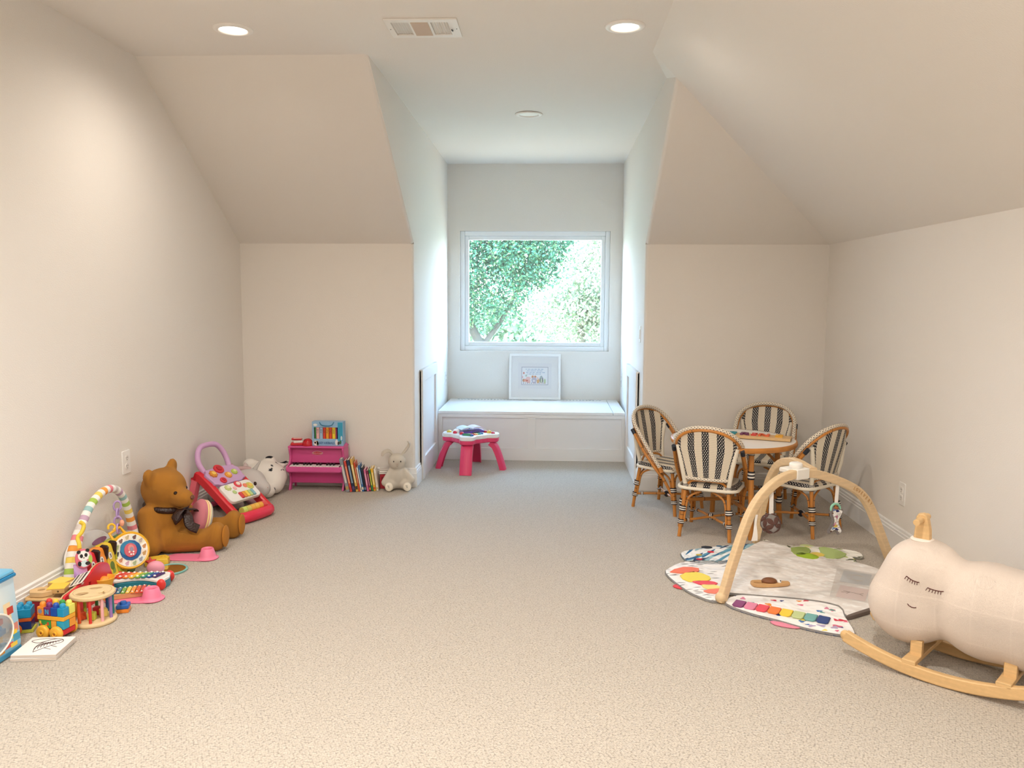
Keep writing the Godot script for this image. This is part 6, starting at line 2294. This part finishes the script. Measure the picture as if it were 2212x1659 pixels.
func clock_toy() -> void:
	var o := thing("animal_clock", "yellow round talking toy with a ring of animal pictures leaning by the bear", "toy", Vector3(-1.985, 0.131, -3.690))
	var nrm := Vector3(0.66, 0.34, 0.67)
	o.basis = facing(nrm)
	var yel := mat("#efb52c", 0.35)
	var body := mb()
	body.xf = Transform3D(Basis(Vector3.RIGHT, PI / 2), Vector3(0, 0, 0))
	body.lathe([Vector2(0, -0.025), Vector2(0.080, -0.025), Vector2(0.088, -0.018), Vector2(0.089, 0.010), Vector2(0.084, 0.016), Vector2(0.078, 0.013), Vector2(0, 0.013)], 48)
	part("body", body, yel, o)
	var face := mb()
	face.xf.origin = Vector3(0, 0, 0.014)
	face.prism(circle(0.077, 48), 0.003)
	part("face_ring", face, mat("#f1ece2", 0.45), o)
	for i in 12:
		var g := TAU * (i + 0.25) / 12
		var c := Vector3(cos(g), sin(g), 0) * 0.0625
		var w := mb()
		var wed := PackedVector2Array()
		for k in 4:
			var h := TAU * (i - 0.25 + k / 3.0) / 12
			wed.append(Vector2(cos(h), sin(h)) * 0.0755)
		for k in 4:
			var h := TAU * (i + 0.75 - k / 3.0) / 12
			wed.append(Vector2(cos(h), sin(h)) * 0.050)
		w.xf.origin = Vector3(0, 0, 0.0155)
		w.prism(wed, 0.0015)
		part("picture_tile", w, mat(["#f3eee6", "#e6e0c8", "#dfe4dc", "#eee0cf"][i % 4], 0.5), o)
		var an := mb()
		an.xf.origin = Vector3(c.x, c.y, 0.0168)
		an.prism(circle(0.0085, 10, Vector2(0, 0), 0.007), 0.001)
		an.prism(circle(0.0045, 8, Vector2(0.006, 0.006)), 0.001)
		an.prism(rrect(0.012, 0.004, 0.001, Vector2(0, -0.008)), 0.001)
		part("animal_print", an, mat(["#c88b5a", "#b9a6a0", "#6b4a48", "#c9b48c", "#8f6a62", "#b9c48c", "#3d3a44", "#c98a6a", "#d2a8b8", "#a8b48a", "#9a9aa6", "#c79a62"][i], 0.6), o)
	var ctr := mb()
	ctr.xf.origin = Vector3(0, 0, 0.017)
	ctr.prism(circle(0.048, 12), 0.006, 0.001)
	part("blue_window", ctr, mat("#1c5a96", 0.25), o)
	var b2 := mb()
	b2.xf.origin = Vector3(-0.010, 0.010, 0.0205)
	b2.prism(circle(0.036, 20), 0.002)
	part("teal_swirl", b2, mat("#2c7fa8", 0.3), o)
	var pk := mb()
	pk.xf.origin = Vector3(-0.002, 0.000, 0.023)
	pk.prism(circle(0.029, 22, Vector2.ZERO, 0.033), 0.005, 0.002)
	var p := part("pink_pointer", pk, mat("#d2606e", 0.35), o)
	for q in [[0, 0.008, 0.014, 0.018, "#e08a86", 0.0], [-0.010, -0.008, 0.004, 0.004, "#f3ece8", 0.002], [0.008, -0.010, 0.004, 0.004, "#f3ece8", 0.002], [-0.004, -0.020, 0.004, 0.004, "#f3ece8", 0.002], [0.006, -0.021, 0.004, 0.004, "#f3ece8", 0.002], [0.002, 0.004, 0.008, 0.010, "#9a8fa6", 0.002]]:
		var e := mb()
		e.xf.origin = Vector3(q[0], q[1], 0.0262 + q[5])
		e.prism(circle(q[2], 12, Vector2.ZERO, q[3]), 0.0016)
		part("detail", e, mat(q[4], 0.35), p)
	# carry handle and hook
	var top := Basis(Vector3.BACK, 0.45)
	part("handle", mb().tube([top * Vector3(-0.030, 0.080, -0.004), top * Vector3(-0.027, 0.118, -0.004), top * Vector3(0.027, 0.118, -0.004), top * Vector3(0.030, 0.080, -0.004)], 0.0075, 10), yel, o)
	part("hook", mb().tube(arc(top * Vector3(-0.004, 0.138, 0), Vector3(0.015, 0, 0), Vector3(0, 0.015, 0), -1.2, 3.6, 14), 0.0055, 8), mat("#f2c231", 0.35), o)

func xylophones() -> void:
	var o := thing("toy_keyboard", "white and teal toy xylophone keyboard with eight rainbow bars and red corners", "toy xylophone", Vector3(-1.880, 0, -3.575), 0.13)
	var hw := 0.118
	var body := PackedVector2Array()
	for p in [Vector2(-hw, 0.062), Vector2(hw, 0.062), Vector2(hw + 0.014, 0.0), Vector2(hw, -0.062)]:
		body.append(p)
	for i in 9:
		var t := i / 8.0
		body.append(Vector2(lerpf(hw - 0.022, -hw + 0.022, t), -0.060 + 0.036 * sin(PI * t)))
	body.append(Vector2(-hw, -0.062))
	body.append(Vector2(-hw - 0.010, 0.0))
	for q in [["base", 0.016, 0.032, "#2a7f92"], ["deck", 0.040, 0.016, "#f4f1ed"]]:
		var m := mb()
		m.xf = Transform3D(Basis(Vector3.RIGHT, -PI / 2), Vector3(0, q[1], 0))
		m.prism(body, q[2], 0.005)
		part(q[0], m, mat(q[3], 0.3), o)
	for sx in [-1.0, 1.0]:
		for sz in [-1.0, 1.0]:
			part("corner_cap", mb().ell(Vector3(sx * (hw - 0.004), 0.027, sz * 0.060), Vector3(0.021, 0.026, 0.014), 14, 8), mat("#dc3a34", 0.3), o)
	var hx := ["#d62a2c", "#dd4a2c", "#ef8a2c", "#efc53a", "#7fae3c", "#178a80", "#1c4f9c", "#4a2c6c"]
	for i in 8:
		var x := -0.094 + i * 0.0255
		var k := mb()
		k.xf = Transform3D(Basis(Vector3.UP, -0.35), Vector3(x, 0.053, 0.000))
		k.box(Vector3.ZERO, Vector3(0.0215, 0.007, 0.088 - 0.003 * i), 0.003)
		var bar := part("bar", k, mat(hx[i], 0.28), o)
		for z in [-0.028, 0.028]:
			part("peg", mb().ell(Basis(Vector3.UP, -0.35) * Vector3(0, 0, z) + Vector3(x, 0.058, 0), Vector3(0.0062, 0.004, 0.0062), 10, 6), mat("#f6f1ea", 0.3), bar)
	# small wooden xylophone on the pink tray
	var x2 := thing("wooden_xylophone", "small wooden xylophone with rainbow metal bars lying on the pink tray", "toy xylophone", Vector3(-1.868, 0.0075, -3.438), 0.32)
	for s in [-1.0, 1.0]:
		var rl := mb()
		rl.xf = Transform3D(Basis(Vector3.UP, 0.16 * s), Vector3(0, 0.011, 0.034 * s))
		rl.box(Vector3.ZERO, Vector3(0.165, 0.022, 0.012), 0.002)
		part("rail", rl, wood_mat("#e0ac78"), x2)
	part("end_board", mb().box(Vector3(0.082, 0.012, 0), Vector3(0.012, 0.024, 0.100), 0.002), wood_mat("#e6b58a"), x2)
	var h2 := ["#4a2c6c", "#1f4f9c", "#2a7f9c", "#7fae4a", "#efd05a", "#ef9a3c", "#e2622c", "#d4352c"]
	for i in 8:
		var x := -0.072 + i * 0.0195
		var bar := part("bar", mb().box(Vector3(x, 0.025, 0), Vector3(0.0165, 0.004, 0.062 + 0.005 * i), 0.0012), mat(h2[i], 0.25), x2)
		for s in [-1.0, 1.0]:
			part("peg", mb().ell(Vector3(x, 0.0285, s * (0.024 + 0.0021 * i)), Vector3(0.004, 0.003, 0.004), 8, 6), mat("#f4efe6", 0.35), bar)

func small_bits() -> void:
	var mi := thing("toy_mirror", "round toy mirror in a teal rim lying flat on the carpet", "mirror", Vector3(-1.845, 0, -3.795))
	part("rim", mb().lathe([Vector2(0.074, 0.0), Vector2(0.082, 0.002), Vector2(0.083, 0.008), Vector2(0.078, 0.011), Vector2(0.072, 0.008)], 40), mat("#7fb7ae", 0.4), mi)
	part("back", mb().lathe([Vector2(0, 0.005), Vector2(0.074, 0.005), Vector2(0.074, 0.0), Vector2(0, 0)], 32), mat("#6b6a66", 0.5), mi)
	var gm := StandardMaterial3D.new()
	gm.albedo_color = Color("#e8e8e6")
	gm.metallic = 1.0
	gm.roughness = 0.03
	part("mirror_face", mb().lathe([Vector2(0, 0.0075), Vector2(0.074, 0.0075), Vector2(0.074, 0.005)], 32), gm, mi)
	var ye := thing("yellow_wedge", "yellow plastic wedge toy lying between the round animal toy and the bear", "toy", Vector3(-1.955, 0, -3.885), 0.5)
	var w := mb()
	w.xf = Transform3D(Basis(Vector3.RIGHT, -PI / 2), Vector3(0, 0.018, 0))
	w.prism(PackedVector2Array([Vector2(-0.055, -0.03), Vector2(0.050, -0.042), Vector2(0.062, 0.0), Vector2(0.045, 0.036), Vector2(-0.050, 0.024)]), 0.036, 0.006)
	part("body", w, mat("#eec23e", 0.4), ye)
	part("stud", mb().ell(Vector3(0.03, 0.036, 0.004), Vector3(0.012, 0.006, 0.012), 10, 6), mat("#d9a92c", 0.4), ye)
	var rs := thing("red_star", "red star-shaped rattle beside the pink oval toy", "rattle", Vector3(-1.925, 0.0, -3.770))
	rs.basis = facing(Vector3(0.4, 0.7, 0.6))
	rs.position = Vector3(-1.925, 0.052, -3.765)
	var st := PackedVector2Array()
	for i in 10:
		var r := 0.030 if i % 2 == 0 else 0.013
		st.append(Vector2(sin(TAU * i / 10), cos(TAU * i / 10)) * r)
	part("star", mb().prism(st, 0.012, 0.003), mat("#d8342f", 0.35), rs)
	var stem := mb().rod(Vector3(0, -0.02, -0.004), Vector3(0.0, -0.060, -0.004), 0.006)
	part("stem", stem, mat("#c92a2a", 0.4), rs)
	var po := thing("pink_oval", "flat pink oval teether behind the toy keyboard", "teether", Vector3(-1.885, 0.0, -3.735), 0.2)
	part("pad", mb().ell(Vector3(0, 0.034, 0), Vector3(0.042, 0.034, 0.024), 18, 10), mat("#eb9db0", 0.5), po)
	var cu := thing("yellow_cup", "yellow stacking cup standing behind the wooden drum", "cup", Vector3(-1.965, 0.0, -3.425))
	part("cup", mb().lathe([Vector2(0.030, 0.040), Vector2(0.036, 0.066), Vector2(0.043, 0.084), Vector2(0.046, 0.092), Vector2(0.044, 0.094), Vector2(0.038, 0.084), Vector2(0.030, 0.066), Vector2(0, 0.060)], 24), mat("#f2b53c", 0.4), cu)
	part("foot", mb().lathe([Vector2(0, 0.042), Vector2(0.030, 0.042), Vector2(0.034, 0.03), Vector2(0.038, 0.0), Vector2(0, 0)], 24), mat("#eeaa34", 0.4), cu)
	part("peg", mb().ell(Vector3(0, 0.082, 0), Vector3(0.022, 0.016, 0.022), 14, 8), mat("#f09a34", 0.4), cu, "orange ball in the cup")
	for q in [[Vector3(-1.800, 0.017, -3.275), "#2a62b0", "toy_block", "blue toy block between the drum and the pink tray"], [Vector3(-1.800, 0.0, -3.275), "#ef8a2c", "toy_block", "orange toy block under the blue one beside the drum"]]:
		var b := thing(q[2], q[3], "block", q[0], 0.3)
		part("body", mb().box(Vector3(0, 0.0085, 0), Vector3(0.050, 0.0165, 0.050), 0.003), mat(q[1], 0.35), b)
		if q[1] == "#2a62b0":
			part("stud", mb().lathe([Vector2(0, 0.028), Vector2(0.012, 0.027), Vector2(0.014, 0.022), Vector2(0.014, 0.0165)], 14), mat(q[1], 0.35), b)

func drum() -> void:
	var o := thing("shape_drum", "wooden shape-sorting drum with rainbow dowels on the carpet", "shape sorter", Vector3(-1.866, 0, -3.165), 0.25)
	var w := wood_mat("#ecd2a4")
	var star := PackedVector2Array()
	for i in 10:
		var r := 0.020 if i % 2 == 0 else 0.009
		star.append(Vector2(0.042, -0.022) + Vector2(sin(TAU * i / 10), cos(TAU * i / 10)) * r)
	var tp := mb()
	tp.xf = Transform3D(Basis(Vector3.RIGHT, -PI / 2), Vector3(0, 0.120, 0))
	tp.prism(circle(0.086, 48), 0.018, 0.006, [circle(0.021, 20, Vector2(-0.034, -0.020)), circle(0.023, 20, Vector2(0.002, 0.042), 0.017), star])
	part("top_disc", tp, w, o)
	part("groove", mb().lathe([Vector2(0.0705, 0.1292), Vector2(0.0712, 0.1295), Vector2(0.072, 0.1292)], 48), mat("#b08a5c", 0.7), o)
	part("base_disc", mb().lathe([Vector2(0, 0.018), Vector2(0.082, 0.018), Vector2(0.087, 0.014), Vector2(0.088, 0.006), Vector2(0.084, 0.0), Vector2(0, 0)], 48), w, o)
	var hx := ["#e8b83c", "#e98a2c", "#e2592c", "#d8342f", "#efb2b4", "#9a78b8", "#1f7f86", "#2a5fa8", "#3c8a4a", "#a8b83c"]
	for i in 10:
		var g := PI * 1.02 - TAU * i / 10 * 1.0 + 0.15
		part("dowel", mb().rod(Vector3(cos(g) * 0.072, 0.016, sin(g) * 0.072), Vector3(cos(g) * 0.072, 0.113, sin(g) * 0.072), 0.0062, -1.0, 10), mat(hx[i], 0.4), o)
	for q in [[-0.034, 0.028, "#e2552c", "orange block inside the wooden drum"], [0.010, 0.030, "#cdd152", "lime block inside the wooden drum"], [0.036, -0.010, "#efd06a", "pale yellow block inside the wooden drum"], [0.000, -0.030, "#c8323a", "red block inside the wooden drum"]]:
		var b := thing("shape_block", q[3], "block", o.position + Vector3(q[0], 0.0185, q[1]), q[0] * 20, "blocks inside the drum")
		part("body", mb().box(Vector3(0, 0.016, 0), Vector3(0.030, 0.032, 0.026), 0.003), mat(q[2], 0.4), b)

func wooden_bench() -> void:
	var pine := wood_mat("#e3bd86")
	var o := thing("wooden_toy_chest", "low wooden toy chest with a curved red side by the left wall", "toy chest", Vector3(-2.06, 0, -3.30))
	part("floor_board", mb().box(Vector3(0, 0.056, -0.02), Vector3(0.150, 0.012, 0.34), 0.002), pine, o)
	part("near_end", mb().box(Vector3(0, 0.045, 0.155), Vector3(0.150, 0.086, 0.014), 0.003), mat("#9c1f2a", 0.4), o, "dark red end board")
	part("near_rim", mb().box(Vector3(0, 0.093, 0.150), Vector3(0.150, 0.010, 0.03), 0.003), pine, o)
	part("far_end", mb().box(Vector3(0, 0.066, -0.185), Vector3(0.150, 0.132, 0.014), 0.003), pine, o)
	var sp := PackedVector2Array()
	for p in curve([Vector3(-0.160, 0.0, 0), Vector3(-0.166, 0.075, 0), Vector3(-0.150, 0.106, 0), Vector3(-0.11, 0.112, 0), Vector3(-0.05, 0.118, 0), Vector3(0.03, 0.138, 0), Vector3(0.10, 0.160, 0), Vector3(0.16, 0.150, 0), Vector3(0.195, 0.115, 0), Vector3(0.20, 0.0, 0)], 4, true):
		sp.append(Vector2(p.x, p.y))
	var s := mb()
	s.xf = Transform3D(Basis(Vector3.UP, PI / 2), Vector3(0.082, 0, 0))
	s.prism(sp, 0.012, 0.003, [rrect(0.016, 0.040, 0.004, Vector2(-0.03, 0.070)), rrect(0.016, 0.040, 0.004, Vector2(0.03, 0.085))])
	part("red_side", s, mat("#d3202c", 0.35), o, "glossy red side panel")
	var s2 := mb()
	s2.xf = Transform3D(Basis(Vector3.UP, PI / 2), Vector3(0.0735, 0, 0))
	s2.prism(sp, 0.005, 0.0)
	part("ply_lining", s2, wood_mat("#e6c79a"), o)
	part("wall_side", mb().box(Vector3(-0.076, 0.05, -0.01), Vector3(0.012, 0.10, 0.33), 0.002), pine, o)
	# loose wooden pieces on top
	var hexa := PackedVector2Array([Vector2(-0.052, 0.002), Vector2(-0.034, -0.032), Vector2(0.018, -0.036), Vector2(0.044, -0.012), Vector2(0.050, 0.032), Vector2(-0.026, 0.038)])
	var h := thing("wooden_block_piece", "plain wooden hexagonal piece with a round hole on the toy chest", "block", Vector3(-2.092, 0.099, -3.185), 0.1)
	var hm := mb()
	hm.xf = Transform3D(Basis(Vector3.RIGHT, -PI / 2), Vector3(0, 0.011, 0))
	hm.prism(hexa, 0.022, 0.003, [circle(0.013, 18, Vector2(-0.004, 0.004))])
	part("body", hm, wood_mat("#e9c592"), h)
	for i in 3:
		var q = [[Vector3(-2.045, 0.104, -3.222), 0.25, "#efc93c", "yellow topped wooden piece with a drilled edge on the toy chest"], [Vector3(-2.08, 0.100, -3.300), -0.15, "#efd45c", "yellow topped wooden piece at the back of the toy chest"], [Vector3(-2.028, 0.092, -3.300), 0.35, "#e8cfa0", "pale wooden piece beside the picture tiles"]][i]
		var y := thing("wooden_tile", q[3], "block", q[0], q[1], "wooden pieces on the toy chest")
		part("body", mb().box(Vector3(0, 0.010, 0), Vector3(0.070, 0.020, 0.078), 0.002), wood_mat("#dcb277"), y)
		part("painted_top", mb().box(Vector3(0, 0.0208, 0), Vector3(0.068, 0.0016, 0.076)), mat(q[2], 0.4), y)
		part("hole", mb().ell(Vector3(0.01, 0.010, 0.039), Vector3(0.004, 0.004, 0.0012), 8, 6), mat("#5f4526", 0.8), y)
	for i in 3:
		var t := thing("picture_tile", ["topmost striped picture tile leaning on the red chest side", "middle striped picture tile leaning on the red chest side", "lowest striped picture tile leaning on the red chest side"][i], "tile", Vector3(-2.000 - i * 0.010, 0.128 - i * 0.012, -3.30 - i * 0.012), 0.12 * i, "picture tiles on the toy chest")
		t.rotation = Vector3(0.14, 0.2 + 0.1 * i, 0.36)
		part("board", mb().box(Vector3(0, 0, 0), Vector3(0.060, 0.004, 0.110), 0.001), mat("#efe8dc", 0.5), t)
		for k in 3:
			part("stripe", mb().box(Vector3(-0.018 + k * 0.018, 0.0024, 0.0), Vector3(0.009, 0.0008, 0.098)), mat(["#4a4540", "#a69c92", "#38322e"][k], 0.5), t)
	part("mallet", mb().rod(Vector3(0.05, 0.075, 0.02), Vector3(0.10, 0.05, -0.02), 0.006), pine, o)

func brick(at: Vector3, w: float, h: float, d: float, hex: String, studs: Array, to: Node3D, called := "block") -> void:
	var m := mb()
	m.box(at + Vector3(0, h / 2, 0), Vector3(w - 0.0008, h - 0.0006, d - 0.0008), 0.002)
	for s in studs:
		m.lathe([Vector2(0, 0.0165), Vector2(0.006, 0.016), Vector2(0.0095, 0.013), Vector2(0.0112, 0.008), Vector2(0.0112, 0.0)], 16, at + Vector3(s.x, h, s.y))
	part(called, m, mat(hex, 0.28), to)

func block_wagon() -> void:
	var o := thing("block_wagon", "toy block wagon with yellow wheels and rainbow blocks on top", "toy wagon", Vector3(-1.928, 0, -3.015), -0.16)
	part("chassis", mb().box(Vector3(0.0, 0.028, 0), Vector3(0.112, 0.022, 0.066), 0.003), mat("#d8232a", 0.3), o, "red chassis")
	for x in [-0.030, 0.030]:
		for s in [-1.0, 1.0]:
			var w := mb()
			w.xf = Transform3D(Basis(Vector3.RIGHT, PI / 2 * s), Vector3(x, 0.028, 0.040 * s))
			w.lathe([Vector2(0, 0.0105), Vector2(0.006, 0.0105), Vector2(0.007, 0.013), Vector2(0.010, 0.013), Vector2(0.011, 0.008), Vector2(0.022, 0.0085), Vector2(0.0265, 0.005), Vector2(0.028, 0.0), Vector2(0.027, -0.006), Vector2(0, -0.006)], 28)
			var wh := part("wheel", w, mat("#efb23a", 0.3), o)
			part("hub_hole", mb().ell(Vector3(x, 0.028, 0.0505 * s), Vector3(0.0045, 0.0045, 0.001), 10, 6), mat("#a85a1c", 0.5), wh)
	var st := [Vector2(-0.014, 0.014), Vector2(0.014, 0.014), Vector2(-0.014, -0.014), Vector2(0.014, -0.014)]
	# lower course
	brick(Vector3(-0.028, 0.040, 0.016), 0.056, 0.034, 0.032, "#3f9a4a", [], o, "picture_block")
	brick(Vector3(0.012, 0.040, 0.016), 0.024, 0.034, 0.032, "#f0a63a", [], o)
	brick(Vector3(0.042, 0.040, 0.016), 0.034, 0.034, 0.032, "#25a0c0", [], o)
	brick(Vector3(0.0, 0.040, -0.017), 0.118, 0.034, 0.033, "#ef9a34", [], o)
	for q in [[-0.042, 0.054, "#e0662c"], [-0.020, 0.052, "#e8a03c"], [-0.012, 0.060, "#d94a2c"], [-0.046, 0.064, "#f0c04a"]]:
		part("print", mb().box(Vector3(q[0], q[1], 0.0322), Vector3(0.008, 0.012, 0.0008)), mat(q[2], 0.4), o)
	# long yellow plate
	brick(Vector3(0, 0.074, 0), 0.120, 0.017, 0.066, "#f0ac34", [], o, "plate")
	# top course of blocks
	var fr := ["#f09030", "#7a2f6c", "#1f4fa8", "#2394c0"]
	for i in 4:
		brick(Vector3(-0.045 + i * 0.030, 0.091, 0.016), 0.030, 0.034, 0.032, fr[i], [Vector2(0, 0)], o)
	var bk := ["#d83a3a", "#f0c43c", "#3f9a4a", "#e6e26a"]
	for i in 4:
		brick(Vector3(-0.045 + i * 0.030, 0.091, -0.017), 0.030, 0.034 if i < 3 else 0.037, 0.032, bk[i], [Vector2(0, 0)], o)
	var nm := part("letter", text_mesh("N", 0.026, 0.001, "Droid Sans", true), mat("#4aa3c9", 0.4), o)
	nm.position = Vector3(-0.015, 0.107, 0.0322)
	var fl := mb()
	fl.xf.origin = Vector3(-0.045, 0.108, 0.0322)
	fl.prism(circle(0.009, 12), 0.001)
	part("flower_print", fl, mat("#8a8fa6", 0.4), o)

func block_stack() -> void:
	var o := thing("block_stack", "stack of big blue toy blocks with an orange layer beside the block bag", "toy blocks", Vector3(-2.085, 0, -3.055), 0.35)
	var st := [Vector2(-0.015, 0.015), Vector2(0.015, 0.015), Vector2(-0.015, -0.015), Vector2(0.015, -0.015)]
	brick(Vector3(0.004, 0.0, 0), 0.066, 0.014, 0.062, "#d2d24e", [], o, "lime_base")
	brick(Vector3(0, 0.014, 0), 0.060, 0.032, 0.060, "#1d3f86", [], o)
	brick(Vector3(0, 0.046, 0), 0.062, 0.015, 0.062, "#e2682f", [], o, "plate")
	brick(Vector3(0, 0.061, 0), 0.062, 0.036, 0.062, "#2293bd", st, o)
	var w := mb()
	w.xf = Transform3D(Basis(Vector3.RIGHT, PI / 2), Vector3(-0.022, 0.022, 0.042))
	w.lathe([Vector2(0, 0.006), Vector2(0.018, 0.006), Vector2(0.022, 0.0), Vector2(0.020, -0.006), Vector2(0, -0.006)], 24)
	part("wheel", w, mat("#ea7a30", 0.3), o, "orange wheel")

func block_bag() -> void:
	# zip bag along the wall; its long clear side faces the room
	var o := thing("block_bag", "clear zip bag of toy blocks with a blue lid at the picture's left edge", "toy bag", Vector3(-2.07, 0, -2.70))
	var x0 := 0.085
	var x1 := 0.068
	var zf := -0.180
	var zn := 0.20
	var h := 0.305
	part("base", mb().box(Vector3(0.0, 0.014, (zf + zn) / 2), Vector3(0.176, 0.028, zn - zf + 0.012), 0.008), mat("#3f93bd", 0.4), o, "blue vinyl base")
	part("lid", mb().box(Vector3(-0.002, h, (zf + zn) / 2 - 0.004), Vector3(0.152, 0.020, zn - zf + 0.008), 0.008), mat("#6db4d8", 0.3), o, "blue zip lid")
	part("zip_band", mb().box(Vector3(-0.002, h - 0.013, (zf + zn) / 2 - 0.004), Vector3(0.157, 0.014, zn - zf + 0.013), 0.004), mat("#1f86bd", 0.35), o)
	# printed side with an oval window
	var skin := image_tex(256, 256, func(u: float, v: float) -> Color:
		var c := Color("#cfe3ef").lerp(Color("#7fb9d6"), v)
		c = c.lerp(Color("#f3efe6"), clampf(1.0 - Vector2((u - 0.62) * 2.2, (v - 0.30) * 3.0).length(), 0, 1))
		var k := 0
		for b in [[0.10, 0.10, 0.05, 0.05, "#3a9a6a"], [0.04, 0.17, 0.05, 0.03, "#b04a7a"], [0.86, 0.50, 0.05, 0.16, "#efd6a8"], [0.90, 0.46, 0.045, 0.05, "#c8452f"], [0.94, 0.72, 0.05, 0.06, "#d98a7a"], [0.90, 0.80, 0.06, 0.05, "#f0cf4a"], [0.95, 0.86, 0.05, 0.05, "#3f9cc0"], [0.82, 0.92, 0.07, 0.03, "#d8453a"], [0.70, 0.95, 0.06, 0.03, "#ef9a3c"], [0.55, 0.96, 0.06, 0.04, "#2f5fa8"], [0.90, 0.94, 0.05, 0.03, "#efc93c"], [0.30, 0.97, 0.08, 0.03, "#8a5aa8"]]:
			if absf(u - b[0]) < b[2] and absf(v - b[1]) < b[3]:
				c = Color(b[4])
		return c)
	var tilt := atan2(x0 - x1, h - 0.04)
	var side := mb()
	var L := zn - zf
	# built in its own plane: x runs away from the camera, y up
	side.xf = Transform3D(Basis(Vector3(0, 0, -1), Vector3(-sin(tilt), cos(tilt), 0), Vector3(cos(tilt), sin(tilt), 0)), Vector3((x0 + x1) / 2, h / 2 + 0.006, (zf + zn) / 2))
	side.prism(rrect(L, h - 0.035, 0.012), 0.0018, 0.0, [circle(0.118, 36, Vector2(0.040, -0.050), 0.075)])
	var sm := mat("#ffffff", 0.2, skin).duplicate() as StandardMaterial3D
	sm.uv1_scale = Vector3(1.0 / L, -1.0 / (h - 0.035), 1)
	sm.uv1_offset = Vector3(0.5, 0.5, 0)
	part("printed_side", side, sm, o)
	var rim := mb()
	rim.xf = side.xf
	var rp := []
	for p in circle(0.119, 36, Vector2(0.040, -0.050), 0.076):
		rp.append(Vector3(p.x, p.y, 0.0))
	rim.tube(rp, 0.004, 6, true)
	part("window_rim", rim, mat("#f4efe2", 0.4), o)
	var clear := StandardMaterial3D.new()
	clear.albedo_color = Color(0.9, 0.97, 1.0, 0.10)
	clear.transparency = BaseMaterial3D.TRANSPARENCY_ALPHA
	clear.roughness = 0.08
	var film := mb()
	film.xf = side.xf
	film.xf.origin += Vector3(0.0015, 0, 0)
	film.prism(circle(0.117, 30, Vector2(0.040, -0.050), 0.074), 0.0006)
	part("window_film", film, clear, o)
	part("back_skin", mb().box(Vector3(-0.078, h / 2, (zf + zn) / 2), Vector3(0.003, h - 0.03, L)), mat("#cfe0ea", 0.3), o)
	for z in [zf, zn]:
		var e := mb()
		e.xf = Transform3D(Basis(), Vector3(0, h / 2 + 0.006, z))
		e.prism(PackedVector2Array([Vector2(-0.078, -h / 2 + 0.02), Vector2(x0, -h / 2 + 0.02), Vector2(x1, h / 2 - 0.015), Vector2(-0.076, h / 2 - 0.015)]), 0.002)
		part("end_skin", e, clear, o)
	# blocks seen through the window
	rng.seed = 5
	for i in 22:
		var col: Array = [["#efb92f", "yellow"], ["#2f86c4", "blue"], ["#d8392f", "red"], ["#49a6cc", "light blue"], ["#ef8f32", "orange"]][i % 5]
		var at := Vector3(rng.randf_range(-0.035, 0.030), 0.035 + 0.034 * (i / 6), -0.145 + 0.055 * (i % 6) + rng.randf_range(-0.005, 0.005))
		var b := thing("bagged_block", "toy block of many inside the clear bag at the left edge", "block", o.position + at, rng.randf_range(-0.2, 0.2), "blocks inside the clear bag")
		brick(Vector3.ZERO, 0.050, 0.022, 0.048, col[0], [Vector2(-0.012, 0), Vector2(0.012, 0)], b, "body")

func card_books() -> void:
	for i in 2:
		var o := thing("card_book", ["upper square white card book with an inky bird drawing at the lower left", "lower square card book under the bird book at the lower left"][i], "book", Vector3(-1.888 - 0.004 * i, 0.0125 * (1 - i) + 0.0005, -2.868), 0.12 + 0.03 * i, "square card books")
		part("cover", mb().box(Vector3(0, 0.0061, 0), Vector3(0.160, 0.0118, 0.160), 0.001), mat("#f2ece6", 0.5), o)
		part("page_edge", mb().box(Vector3(0.0, 0.0061, 0.0), Vector3(0.1604, 0.007, 0.1604)), mat("#d6c8ba", 0.8), o)
		if i == 0:
			var ink := mat("#4a2e28", 0.6)
			var y := 0.0125
			var P := func(x: float, z: float) -> Vector3: return Vector3(x, y, z)
			part("drawn_outline", mb().tube(curve([P.call(-0.012, 0.058), P.call(0.004, 0.030), P.call(0.030, -0.005), P.call(0.052, -0.030), P.call(0.045, -0.052), P.call(0.018, -0.058), P.call(-0.006, -0.044), P.call(-0.022, -0.016), P.call(-0.024, 0.020), P.call(-0.012, 0.058)], 5), 0.0011, 5), ink, o)
			part("drawn_neck", mb().tube(curve([P.call(-0.010, -0.040), P.call(-0.030, -0.024), P.call(-0.050, -0.030), P.call(-0.064, -0.042), P.call(-0.050, -0.056), P.call(-0.020, -0.062), P.call(0.02, -0.060)], 5), 0.0010, 5), ink, o)
			for k in 9:
				var a := -0.015 + k * 0.0072
				part("drawn_feather", mb().tube(curve([P.call(a - 0.004, 0.034 - k * 0.0085), P.call(a - 0.008, 0.014 - k * 0.0070), P.call(a - 0.002, -0.008 - k * 0.0045), P.call(a + 0.004, -0.022 - k * 0.0035)], 4), 0.0012, 5), ink, o)
			for k in 2:
				part("drawn_leg", mb().tube([P.call(0.026 - k * 0.016, 0.002 + k * 0.02), P.call(0.052 - k * 0.012, 0.014 + k * 0.022)], 0.0009, 5), ink, o)
